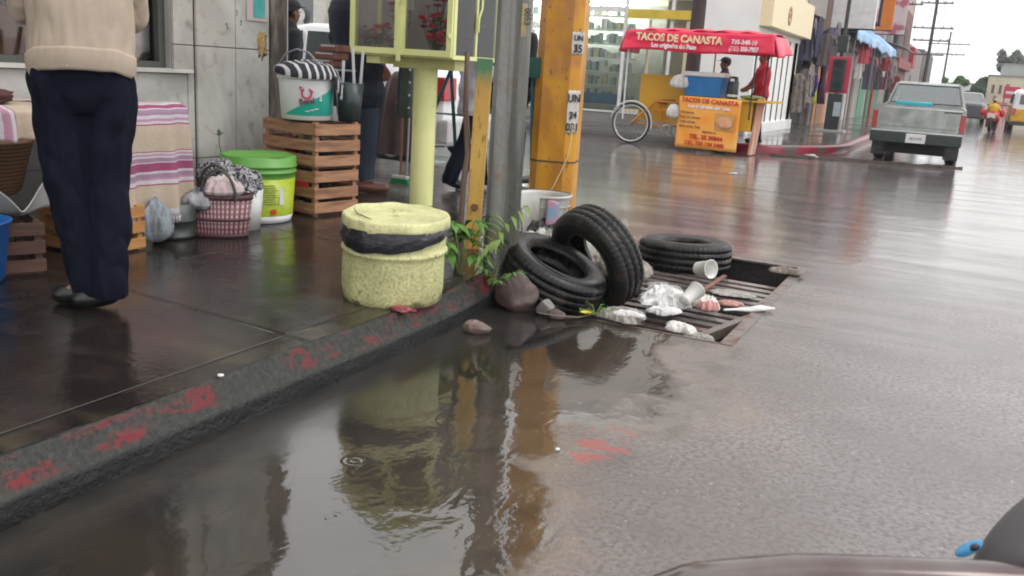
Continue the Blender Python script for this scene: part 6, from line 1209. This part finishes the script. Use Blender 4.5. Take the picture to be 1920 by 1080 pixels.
mb = MB(); mb.tube([(-.55, -.03, .34), (-.55, -.035, .34 + .02)], .10, 18); mb.M = T(-.5, -.04, .30) @ rotm(90, 0, 0); mb.lathe([(.07, -.01), (.10, -.01), (.10, .01), (.07, .01)], 20); mb.M = Matrix(); mb.box((-.42, -.08, .22), (.09, .08, .02)); mb.tube([(-.5, -.05, .30), (-.42, -.05, .22)], .012, 6); P('crankset', mb, mat('dirty chrome', (.45, .4, .35), .4, .5), fc)
# taco sign board, hung on the front of the cargo box
bn = thing('menu_banner', 'orange menu banner of the taco cart reaching down to the road', 'banner', (-3.97, 15.40, .05), -4)
g = NT('menu banner'); n_ = g.noise(3, 3); M_ban = g.fin('menu banner', g.mix(g.rng(n_, .35, .65), (.88, .32, .03), (.88, .46, .12)), .5)
mb = MB(); mb.grid(lambda u, v: Vector((-.54 + 1.08 * u, .012 * sin(u * 7 + v * 2), -.0 + .86 * v)), 20, 12); P('sheet', mb, M_ban, bn, solid=.004)
B = lambda x, z, sk=-1: T(x, -.018, z) @ rotm(90, 0, 0) @ rotm(0, 0, sk)
text('TACOS DE CANASTA', .105, B(.0, .765), M_lr, bn, bold=.003, width=.98); text('Los originales del Paisa', .075, B(0, .68), M_lw, bn, bold=.003, width=1.05)
for i, s_ in enumerate(('Chicharrón', 'Papa con chorizo', 'Frijol, Adobo', 'Mole verde, Tinga')): text(s_, .052, B(-.49, .585 - i * .078), M_lb, bn, align='LEFT', bold=.001)
text('PEDIDOS AL', .045, B(.05, .275), M_lb, bn, bold=.001); text('TEL. 35 30844', .10, B(.0, .165), M_lr, bn, bold=.004, width=1.0); text('CEL. 735 138 2488', .085, B(-.02, .06), M_lr, bn, bold=.003, width=1.05)
mb = MB(); mb.b2((.13, -.022, .34), (.46, -.018, .62)); mb.m = 1; mb.blob((.29, -.03, .47), (.14, .012, .085), 3, .1, 3, 2); mb.blob((.31, -.035, .42), (.11, .012, .05), 3, .1, 3, 3); mb.m = 0
P('food_picture', mb, [mat('picture ochre', (.62, .34, .10), .5), mat('picture tacos', (.62, .26, .14), .5, c2=(.7, .45, .28), scale=12)], bn)
# things on the cart
co = thing('cool_box', 'blue cool box with a white lid standing on the taco cart', 'cool box', (-4.16, 15.75, .918), -2)
mb = MB(); mb.prism([(-.30, 0), (.30, 0), (.335, .33), (-.335, .33)], -.19, .19, 'y'); P('box_body', mb, mat('cooler blue', (.02, .17, .45), .35), co, bevel=.012)
mb = MB(); mb.b2((-.35, -.205, .332), (.35, .205, .41), .02); P('lid', mb, M_bkw, co)
mb = MB(); mb.tube([(-.34, -.1, .3), (-.40, -.15, .1), (-.39, -.15, .0)], [.02, .05, .03], 8); crumple('plastic_bag', 'white plastic bag tied at the left end of the blue cool box', 'plastic bag', (-4.58, 15.55, 1.10), (.12, .10, .16), M_film, 41)
crumple('plastic_bag', 'white plastic bag hanging low on the cart beside the banner', 'plastic bag', (-4.60, 15.45, .60), (.09, .08, .16), M_film, 42)
th = thing('thermos', 'black and steel pump flask beside the blue cool box', 'flask', (-3.68, 15.70, .918))
mb = MB(); mb.lathe([(0, 0), (.09, 0), (.095, .02), (.095, .26), (.08, .3), (.07, .36), (0, .37)], 24); P('flask_body', mb, mat('flask black', (.02, .02, .022), .25), th)
mb = MB(); mb.lathe([(.0965, .03), (.0965, .07)], 24); mb.b2((-.03, -.14, .28), (.03, -.06, .33), .01); P('steel_band', mb, mat('rim metal', (.7, .7, .7)), th)
mb = MB(); mb.blob((0, 0, 0), (.20, .15, .04), 3, .2, 3, 7); tag(mb.build('green_cloth', mat('green cloth', (.14, .22, .05), .8, c2=(.4, .38, .2)), loc=(-3.32, 15.7, .955)), 'crumpled green cloth on the yellow counter of the cart', 'cloth')
mb = MB(); mb.box((0, 0, .47), (.05, .42, .94), M=rotm(0, 4, 0), bev=.01); tag(mb.build('side_board', mat('peeling pink board', (.55, .25, .16), .6, c2=(.6, .5, .42), scale=4, stretch=(1, 1, .4), lo=.48, hi=.55), loc=(-3.22, 15.75, .01)), 'peeling orange and white board leaning at the right end of the cart', 'board')
person('person in a red shirt serving behind the right end of the taco cart', (-3.42, 16.75, .152), -62, J=dict(ell=(.26, -.10, 1.12), wrl=(.16, -.28, 1.02), elr=(-.26, -.10, 1.12), wrr=(-.14, -.28, 1.02)), skin=(.24, .10, .07), topc=(.42, .008, .025), legc=(.015, .015, .018), shoec=(.02, .02, .02), vox=.014, wide=1.12, scale=.93, sleeve=.35, headdir=0, topname='shirt')
person('person in a black hat bending behind the blue cool box', (-4.08, 16.65, .10), -60, skin=(.2, .09, .07), topc=(.05, .04, .08), legc=(.02, .02, .02), shoec=(.02, .02, .02), vox=.014, scale=.87, capc=(.010, .010, .012), topname='shirt')

# ================= PICKUP =================
M_pk = mat('pickup paint', (.35, .385, .37), .3, .25, c2=(.20, .205, .19), scale=5, amt=.8, coat=.3, rvar=.08, bump=.15, bscale=5); M_chrome = mat('dull chrome', (.55, .56, .56), .2, .8); M_blk = mat('black plastic', (.018, .02, .022), .45)
pk = thing('pickup_truck', 'pale silver green pickup truck parked at the kerb, seen from behind', 'pickup', (-.83, 17.55, 0), 0)
mb = MB(); hw = .725
mb.prism([(-hw * .96, .46), (hw * .96, .46), (hw, .60), (hw * .985, .94), (hw * .94, .985), (-hw * .94, .985), (-hw * .985, .94), (-hw, .60)], .03, .09, 'y'); P('tailgate', mb, M_pk, pk, bevel=.012)
mb = MB()
for s in (-1, 1): mb.prism([(s * hw * .86, .35), (s * hw, .38), (s * (hw + .02), .62), (s * hw, .95), (s * hw * .95, .99), (s * hw * .90, .99), (s * hw * .90, .5)], .095, 1.75, 'y')
mb.b2((-hw * .9, .095, .42), (hw * .9, 1.74, .5)); mb.b2((-hw * .9, 1.68, .5), (hw * .9, 1.75, .98)); P('bed', mb, M_pk, pk)
mb = MB(); R4 = [(1.76, .72, .35, .97, 1.0, .70), (1.80, .72, .35, .98, 1.02, .69), (2.95, .735, .30, .97, .99, .66), (4.0, .72, .32, .88, .90, .60), (4.15, .66, .36, .74, .78, .5)]
rows = []
for (y, w, zl, zb, zt, wt) in R4:
    half = [(w * .95, zl), (w, (zl + zb) / 2), (w * .98, zb - .03), (w * .93, zb), (wt, zt)]; rows.append([Vector((x, y, z)) for x, z in half] + [Vector((-x, y, z)) for x, z in half[::-1]])
k = len(rows[0]); mb.add([v for r in rows for v in r], [(i * k + j_, i * k + (j_ + 1) % k, (i + 1) * k + (j_ + 1) % k, (i + 1) * k + j_) for i in range(len(rows) - 1) for j_ in range(k)]); mb.add(rows[0], [tuple(range(k))]); mb.add(rows[-1], [tuple(range(k))]); P('cab_body', mb, M_pk, pk, bevel=.008)
mb = MB(); mb.prism([(1.82, 1.36), (2.9, 1.36), (2.8, 1.415), (1.95, 1.415)], -.54, .54, 'x'); P('cab_roof', mb, M_pk, pk, bevel=.015)
for s in (-1, 1):
    mb = MB(); mb.tube([(s * .655, 1.80, 1.0), (s * .545, 1.88, 1.38)], .035, 6); mb.tube([(s * .66, 3.3, .98), (s * .55, 2.85, 1.38)], .03, 6); mb.tube([(s * .67, 2.6, .98), (s * .56, 2.55, 1.38)], .025, 6); P('cab_pillar', mb, M_pk, pk)
    mb = MB(); mb.add([(s * .665, 1.86, 1.0), (s * .665, 3.22, 1.0), (s * .55, 2.85, 1.36), (s * .55, 1.92, 1.36)], [(0, 1, 2, 3)]); P('side_window', mb, glass('cab glass', (.9, .95, .95), .5), pk, solid=.004)
mb = MB(); mb.add([(-.62, 1.80, 1.03), (.62, 1.80, 1.03), (.53, 1.87, 1.355), (-.53, 1.87, 1.355)], [(0, 1, 2, 3)]); P('rear_window', mb, glass('cab glass'), pk, solid=.004)
mb = MB(); mb.tube([(-.63, 1.785, 1.02), (.63, 1.785, 1.02), (.54, 1.86, 1.365), (-.54, 1.86, 1.365), (-.63, 1.785, 1.02)], .014, 6); P('window_seal', mb, M_blk, pk)
mb = MB(); mb.add([(-.62, 3.25, 1.0), (.62, 3.25, 1.0), (.53, 2.85, 1.36), (-.53, 2.85, 1.36)], [(0, 1, 2, 3)]); P('windscreen', mb, glass('cab glass'), pk, solid=.004)
for s in (-1, 1): mb = MB(); mb.b2((s * .3 - .14, 2.15, .8), (s * .3 + .14, 2.25, 1.22), .04); P('seat', mb, mat('grey seat', (.10, .09, .09), .8), pk)
mb = MB(); mb.b2((-hw - .02, -.06, .335), (hw + .02, .028, .52), .015); P('bumper', mb, mat('dark green grey bumper', (.03, .042, .04), .35, .2), pk)
mb = MB(); mb.b2((-hw - .01, -.062, .521), (hw + .01, .025, .55), .006); P('bumper_step', mb, M_chrome, pk)
mb = MB(); mb.b2((-.15, -.075, .35), (.17, -.064, .51), .006); lpn = P('license_plate', mb, M_bkw, pk)
text('NK-27-674', .068, T(.01, -.0765, .405) @ rotm(90, 0, 0), mat('plate ink', (.10, .11, .12), .5), lpn, bold=.001, width=.62)
mb = MB(); mb.b2((.44, -.064, .38), (.56, -.0605, .43)); P('bumper_slot', mb, M_blk, pk)
for s in (-1, 1):
    mb = MB(); mb.b2((min(s * (hw - .055), s * (hw + .028)), .02, .57), (max(s * (hw - .055), s * (hw + .028)), .10, .88), .008); P('tail_light', mb, mat('truck red lens', (.42, .015, .03), .2, c2=(.3, .05, .03), coat=.4), pk)
mb = MB(); mb.b2((-hw * .8, .0255, .93), (hw * .96, .0295, .955)); P('tailgate_trim', mb, M_chrome, pk)
mb = MB(); mb.b2((-hw * .93, .0265, .50), (-hw * .92, .0292, .92)); mb.b2((hw * .92, .0265, .50), (hw * .93, .0292, .92)); mb.b2((-hw * .85, .0275, .615), (hw * .85, .0295, .622)); P('panel_gap', mb, mat('panel gap', (.04, .045, .045), .6), pk)
mb = MB(); mb.b2((.40, .02, .90), (.68, .029, .918)); P('gate_handle', mb, M_blk, pk)
for s in (-1, 1): mb = MB(); mb.b2((s * .60 - .12, .30, .09), (s * .60 + .12, .315, .42)); P('mud_flap', mb, M_blk, pk)
mb = MB(); mb.b2((-.50, .14, .15), (.50, 1.3, .334)); P('underbody_shade', mb, mat('underbody_shade', (.006, .006, .006), .8), pk)  # near-black box added as painted shade between the wheels
mb = MB(); mb.lathe([(.14, -.07), (.26, -.08), (.27, 0), (.26, .08), (.14, .07), (.14, -.07)], 28, M=T(0, .45, .27)); P('spare_wheel', mb, M_blk, pk)
for s in (-1, 1):
    for y in (.72, 3.35):
        mb = MB(); mb.lathe([(.15, -.085), (.27, -.09), (.285, -.06), (.285, .06), (.27, .09), (.15, .085), (.15, -.085)], 28, M=T(s * .60, y, .285) @ rotm(0, 90, 0)); w_ = P('wheel', mb, mat('car tyre', (.015, .015, .016)), pk); mb = MB(); mb.lathe([(0, .02 * s), (.15, .05 * s), (.15, 0), (0, 0)], 20, M=T(s * .60, y, .285) @ rotm(0, 90, 0)); mb.build('hub', mat('wheel cover', (.35, .35, .36)), w_)
mb = MB(); mb.tube([(-.55, .72, .28), (.55, .72, .28)], .05, 10); mb.blob((0, .72, .28), (.12, .12, .12), 3, 0); mb.b2((-.5, .15, .34), (.5, 3.8, .38)); P('axle', mb, M_blk, pk)
mb = MB(); mb.box((-.18, 1.45, 1.0), (.62, .45, .07), bev=.02); mb.v = [v + Vector((0, 0, .03 * noise.noise(v * 5))) for v in mb.v]; tag(mb.build('blue_tarp', mat('turquoise tarp', (.03, .42, .48), .5), loc=(-.83, 17.55, 0)), 'turquoise tarp lying in the bed of the pickup under the rear window', 'tarp')

# ================= FAR STREET =================
def rider():
    t = thing('motorcycle', 'red motorcycle on the wet street right of the pickup, seen from behind', 'motorcycle', (.66, 37.6, 0), -8)
    for y in (-.15, 1.1): mb = MB(); mb.lathe([(.2, -.05), (.30, -.05), (.31, 0), (.30, .05), (.2, .05)], 24, M=T(0, y, .31) @ rotm(0, 90, 0)); P('wheel', mb, mat('car tyre', (.015, .015, .016)), t)
    mb = MB(); mb.blob((0, .2, .62), (.24, .45, .16), 3, .05); mb.blob((0, -.2, .56), (.26, .14, .16), 3, .05); P('fairing', mb, mat('bike red', (.5, .02, .02), .3), t)
    mb = MB(); mb.b2((-.13, -.36, .50), (.13, -.34, .68), .02); P('rear_plate', mb, mat('pale plate', (.7, .65, .6), .4), t)
    mb = MB(); mb.tube([(-.36, .85, .95), (0, .8, .98), (.36, .85, .95)], .02, 6); mb.tube([(0, .8, .95), (0, 1.1, .31)], .03, 6); P('handlebar', mb, M_blk, t)
    for s in (-1, 1): mb = MB(); mb.blob((s * .32, -.05, .70), (.10, .16, .14), 3, .1); P('saddlebag', mb, mat('bike red', (.5, .02, .02)), t)
rider()
person('person in a yellow waterproof riding the red motorcycle', (.66, 37.65, .0), 172, J=dict(hpl=(.10, 0, .82), hpr=(-.10, 0, .82), knl=(.26, -.35, .70), knr=(-.26, -.35, .70), anl=(.24, -.2, .32), anr=(-.24, -.2, .32), tol=(.24, -.35, .28), tor=(-.24, -.35, .28), ell=(.30, -.25, 1.05), elr=(-.30, -.25, 1.05), wrl=(.32, -.55, .98), wrr=(-.32, -.55, .98)), skin=(.2, .1, .07), topc=(.68, .42, .04), legc=(.35, .04, .05), shoec=(.02, .02, .02), vox=.02, wide=1.2, scale=.68, capc=(.5, .4, .2), jacket=.04, sleeve=.9)
def van_extra(t):
    for s in (-1, 1):
        for a, b in ((-.95, -.1), (0, .85), (.95, 1.7)): mb = MB(); mb.add([(s * .845, a, 1.05), (s * .845, b, 1.05), (s * .78, b, 1.42), (s * .78, a, 1.42)], [(0, 1, 2, 3)]); P('window', mb, M_dglass, t, solid=.01)
        mb = MB(); mb.b2((s * .86, -1.9, .35), (s * .875, 1.8, .90)); P('yellow_band', mb, mat('taxi yellow', (.68, .36, .02), .4), t)
        mb = MB(); mb.b2((s * .86, -1.9, .90), (s * .878, 1.8, .97)); P('red_stripe', mb, mat('taxi red', (.45, .03, .06), .4), t)
        mb = MB(); mb.b2((min(s * .70, s * .82), -2.03, .62), (max(s * .70, s * .82), -1.97, .88)); P('tail_light', mb, mat('red lens', (.45, .01, .02)), t)
    mb = MB(); mb.b2((-.62, -1.99, 1.04), (.62, -1.95, 1.40), .02); P('rear_window', mb, M_dglass, t)
    mb = MB(); mb.b2((-.80, -2.0, .40), (.80, -1.955, .86), .02); P('rear_band', mb, mat('taxi yellow', (.68, .36, .02)), t)
    mb = MB(); mb.b2((-.82, -2.06, .26), (.82, -1.98, .40), .02); P('bumper', mb, M_blk, t)
VS = [(-1.96, .82, .28, .98, 1.46, .70), (-1.7, .86, .24, 1.0, 1.56, .74), (0, .87, .24, 1.0, 1.60, .76), (1.3, .87, .24, 1.0, 1.56, .74), (1.9, .85, .26, .95, 1.05, .68), (2.3, .78, .3, .8, .82, .6)]
loft_car('taxi_van', 'white and yellow taxi van cut off at the right edge of the street', (2.15, 42, 0), 0, VS, M_whitecar, M_dglass, [(s * .78, y, .30, .2) for s in (-1, 1) for y in (-1.3, 1.5)], van_extra, 'van')
SE = [(-2.1, .72, .30, .78, .80, .6), (-1.9, .82, .22, .88, .92, .62), (-1.1, .85, .2, .92, .98, .66), (-.6, .85, .2, .93, 1.36, .6), (.3, .85, .2, .93, 1.40, .62), (.95, .85, .2, .92, .98, .66), (1.8, .82, .22, .80, .84, .62), (2.05, .72, .3, .66, .68, .5)]
loft_car('dark_car', 'dark grey saloon car on the street between pickup and motorcycle', (-.32, 50, 0), 0, SE, mat('dark car paint', (.06, .06, .07), .25, coat=.4), M_dglass, [(s * .77, y, .29, .19) for s in (-1, 1) for y in (-1.25, 1.25)], lambda t: [P('rear_window', MB().add([(-.6, -1.06, .98), (.6, -1.06, .98), (.52, -.62, 1.34), (-.52, -.62, 1.34)], [(0, 1, 2, 3)]), mat('pale reflect glass', (.4, .42, .44), .1), t, solid=.01)])
# utility poles with wires
def upole(label, x, y, h, arms, r=.12):
    t = thing('utility_pole', label, 'utility pole', (x, y, 0), group='utility poles down the street'); mb = MB(); mb.tube([(0, 0, 0), (0, 0, h)], [r, r * .7], 10); P('shaft', mb, mat('pole brown grey', (.09, .08, .08), .8), t)
    for z, w in arms:
        mb = MB(); mb.b2((-w, -.04, z), (w, .04, z + .07)); P('cross_arm', mb, mat('pole brown grey', (.09, .08, .08)), t)
        mb = MB()
        for k in (-.9, -.5, .5, .9): mb.lathe([(.03, 0), (.045, .05), (.02, .08), (.035, .11), (0, .13)], 8, M=T(w * k, 0, z + .07))
        mb.tube([(-w * .9, 0, z + .1), (w * .9, 0, z + .1)], .012, 5); P('insulators', mb, mat('insulator', (.2, .18, .17), .3), t)
    return t
upole('nearer utility pole with wide cross arms beyond the brown building', -2.85, 60, 8.6, ((4.9, 1.1), (4.2, 1.0), (6.3, .9), (3.4, .8)), .11)
upole('utility pole rising over the brown building roof', -4.0, 50.5, 8.0, ((6.0, 1.3), (5.4, 1.0)), .13)
upole('small distant utility pole right of the nearer one', -2.6, 84, 6.2, ((5.2, 1.6), (4.4, 1.3)), .1)
mb = MB()
def wire(a, b, sag, r=.012):
    a, b = Vector(a), Vector(b); mb.tube([a.lerp(b, i / 16) - Vector((0, 0, sag * 4 * (i / 16) * (1 - i / 16))) for i in range(17)], r, 4, cap=False)
for dz, dx in ((4.95, -1), (4.95, 1), (4.25, -.9), (4.25, .9), (6.4, .5)):
    wire((-2.85 + dx, 60, dz), (-2.6 + dx, 84, dz - .3), .4); wire((-2.85 + dx, 60, dz), (-2.9 + dx, 33, dz + 1.2), .5); wire((-2.6 + dx, 84, dz - .3), (3 + dx, 110, dz + 1), .5)
tag(mb.build('overhead_wires', mat('wire', (.03, .03, .03), .6)), 'thin dark overhead wires strung between the utility poles', 'wires')
# trees
def tree(label, loc, h, cr, cz, n, m, seed, leaf=.22, airy=0., group='trees at the far end of the street', flat=1.):
    rnd = random.Random(seed); t = thing('tree', label, 'tree', loc, group=group); mb = MB(); mb.tube([(0, 0, 0), (.05, 0, h * .3), (-.05, .05, h * .6), (0, 0, h * .8)], [cr * .09, cr * .07, cr * .05, cr * .02], 8)
    cl_ = []
    for k in range(9 + int(airy * 8)):
        a = rnd.uniform(0, 6.28); e = rnd.uniform(-.5, 1.1); R_2 = cr * rnd.uniform(.35, 1.); p = Vector((R_2 * cos(a) * cos(e), R_2 * sin(a) * cos(e), cz + R_2 * sin(e) * flat)); cl_.append((p, cr * rnd.uniform(.22, .42) * (1 - .45 * airy))); mb.tube([(0, 0, h * rnd.uniform(.3, .6)), p * .6 + Vector((0, 0, h * .25)), p], [cr * .035, cr * .02, cr * .008], 5)
    P('trunk', mb, mat('bark', (.06, .05, .045), .9), t); mb = MB()
    for k in range(n):
        c, r = rnd.choice(cl_); d = Vector((rnd.gauss(0, 1), rnd.gauss(0, 1), rnd.gauss(0, 1))).normalized() * r * rnd.random() ** .4; p = c + d; u = Vector((rnd.gauss(0, 1), rnd.gauss(0, 1), rnd.gauss(0, 1))).normalized(); v = u.orthogonal().normalized(); s = leaf * rnd.uniform(.6, 1.3)
        mb.add([p - u * s, p + v * s * .45, p + u * s, p - v * s * .45], [(0, 1, 2, 3)])
    P('crown', mb, m, t); return t
M_f1 = mat('foliage light', (.09, .17, .035), .6, c2=(.05, .10, .02), scale=1.5); M_f2 = mat('foliage dark', (.05, .085, .045), .6, c2=(.03, .055, .03), scale=1.2); M_f3 = mat('foliage greyish', (.07, .09, .06), .6, c2=(.04, .06, .04))
tree('round light green tree beyond the cab of the pickup', (-2.0, 95, 0), 2.6, 1.1, 2.05, 3200, M_f1, 1, .16, flat=.95)
tree('dark green tree behind the dark saloon car', (-.1, 88, 0), 2.2, 1.0, 1.5, 2600, M_f2, 2, .16)
tree('darker taller tree leaning towards the cream buildings', (.5, 92, 0), 2.8, 1.0, 2.1, 2600, M_f2, 3, .16)
tree('low light green shrub at the street end', (-.1, 82, 0), 1.0, .75, .75, 1800, M_f1, 4, .12, flat=.5)
tree('tall airy tree above the cream buildings at the right edge', (2.7, 112, 0), 5.2, 2.0, 4.7, 2200, M_f3, 5, .20, airy=1.)
tree('grey green tree at the right edge above the roofs', (4.4, 104, 0), 4.4, 1.9, 3.6, 3200, M_f3, 6, .2)
# buildings at the far right
def fblock(label, x, y, w, d, h, c, parts=()):
    t = thing('far_building', label, 'building', (x, y, 0)); mb = MB(); mb.b2((0, 0, 0), (w, d, h)); P('wall', mb, mat('far ' + label[:16], c, .8, scale=.8), t)
    mb = MB(); mb.b2((-.06, -.06, h + .001), (w + .06, d + .06, h + .12)); P('roof_edge', mb, mat('roof grey', (.25, .25, .24), .8), t)
    for nm, a, b, z0, z1, cc in parts: mb = MB(); mb.b2((a, -.05, z0), (b, -.001, z1)); P(nm, mb, mat('%s far %.2f' % (nm, cc[0]), cc, .6), t)
fblock('cream far building with small dark windows at the right of the street', .75, 88, 5, 10, 3.0, (.60, .54, .40), (('window', .35, .55, 1.6, 2.3, (.12, .08, .07)), ('window', .9, 1.1, 1.6, 2.3, (.12, .08, .07)), ('door', .6, .8, .2, 1.4, (.3, .08, .07)), ('window', 1.4, 1.65, 1.6, 2.4, (.15, .1, .1))))
fblock('grey green roofed far building at the right edge', 1.9, 98, 6, 10, 4.3, (.36, .38, .36), ())
fblock('white far building low at the end of the street', -2.6, 118, 3.4, 6, 2.6, (.6, .6, .6), (('window', .6, 1.2, 1.2, 1.9, (.2, .2, .2)),))
rs = thing('red_sign', 'red shop sign with a white bar at the right of the street', 'sign', (1.62, 70, 1.25)); mb = MB(); mb.b2((0, 0, 0), (.95, .12, .78), .03); P('panel', mb, mat('sign red', (.55, .02, .07), .4), rs); mb = MB(); mb.b2((.12, -.008, .30), (.62, -.002, .46)); P('white_bar', mb, M_bkw, rs); mb = MB(); mb.tube([(.1, .06, 0), (.1, .06, -1.25)], .04, 6); P('post', mb, M_blk, rs)
mb = MB(); mb.b2((0, 0, 0), (.9, .4, 1.0)); tag(mb.build('market_stand', mat('stand red white', (.5, .12, .14), .7, c2=(.6, .55, .5), scale=5, lo=.48, hi=.52), loc=(1.0, 66, 0)), 'red and white market stand far down the street below the red sign', 'stall')

# ================= THE PHOTOGRAPHER'S VEHICLE =================
vh = thing('car_window_ledge', 'glossy curved metal ledge of the vehicle along the bottom right edge of the photo', 'car part', (0, 0, 0))
rim = smooth_path([(-.19, .60, .808), (-.154, .625, .8255), (-.136, .636, .8335), (-.100, .655, .8405), (-.064, .674, .8455), (-.027, .692, .8475), (.010, .710, .8485), (.047, .728, .8495), (.091, .75, .8495), (.16, .785, .848), (.25, .83, .843)], 5)
mb = MB(); K = len(rim) - 1
def ledge(u, v):
    p = Vector(rim[min(K, int(round(u * K)))]); nrm = Vector((.45, -.89, 0))  # towards the camera
    a = -1.0 + 3.1 * v; r = .012; return p + nrm * (r * (1 - cos(a)) * .9 + .03 * max(0, v - .6)) + Vector((0, 0, r * sin(a) - r * .9 * 1 - .05 * max(0, v - .6)))
def ledge2(u, v):
    p = Vector(rim[min(K, int(round(u * K)))]); nrm = Vector((.40, -.89, 0)).normalized(); a = rad(-60 + 150 * v); q = Vector(p) - Vector((0, 0, .012)) + nrm * .0
    return q + Vector((0, 0, .012 * cos(a))) + nrm * .016 * sin(a) + (nrm * .03 * (v - .8) * 5 - Vector((0, 0, .06 * (v - .8) * 5)) if v > .8 else Vector((0, 0, 0)))
mb.grid(ledge2, K, 20); P('ledge_skin', mb, mat('dark metallic lacquer', (.17, .15, .145), .12, .6, c2=(.10, .07, .07), scale=14, amt=.9), vh, solid=.0015)
mb = MB(); mb.blob((.122, .815, .800), (.062, .05, .118), 4, .02, 1.5, 3, M=rotm(0, 12, 0)); tag(mb.build('mirror_housing', mat('grey mirror shell', (.16, .15, .155), .5, c2=(.10, .095, .10), scale=6), kind=None), 'dark grey curved mirror housing of the vehicle cut off at the right edge', 'wing mirror')
bt = thing('blue_tag', 'small glossy blue oval tag with a black centre beside the grey mirror housing', 'tag', (.055, .786, .8375)); bt.rotation_euler = (rad(58), rad(-36), rad(24))
mb = MB(); mb.blob((0, 0, 0), (.0125, .005, .002), 3, 0); P('tag_plate', mb, mat('blue tag', (.05, .25, .50), .25, c2=(.1, .4, .6), scale=90), bt)
mb = MB(); mb.blob((.004, -.001, .0022), (.004, .003, .0015), 2, 0); P('tag_centre', mb, M_blk, bt)

# ================= AIR =================
hz = MB(); hz.b2((-60, -25, -2), (60, 150, 12)); hzm = bpy.data.materials.new('haze'); hzm.use_nodes = True; ht = hzm.node_tree; ht.nodes.clear()
hv = ht.nodes.new('ShaderNodeVolumePrincipled'); hv.inputs['Color'].default_value = (.95, .96, 1, 1); hv.inputs['Density'].default_value = .0009; ho = ht.nodes.new('ShaderNodeOutputMaterial'); ht.links.new(hv.outputs[0], ho.inputs['Volume'])
tag(hz.build('haze', hzm), 'thin pale rain haze filling the street', 'haze', kind='stuff')
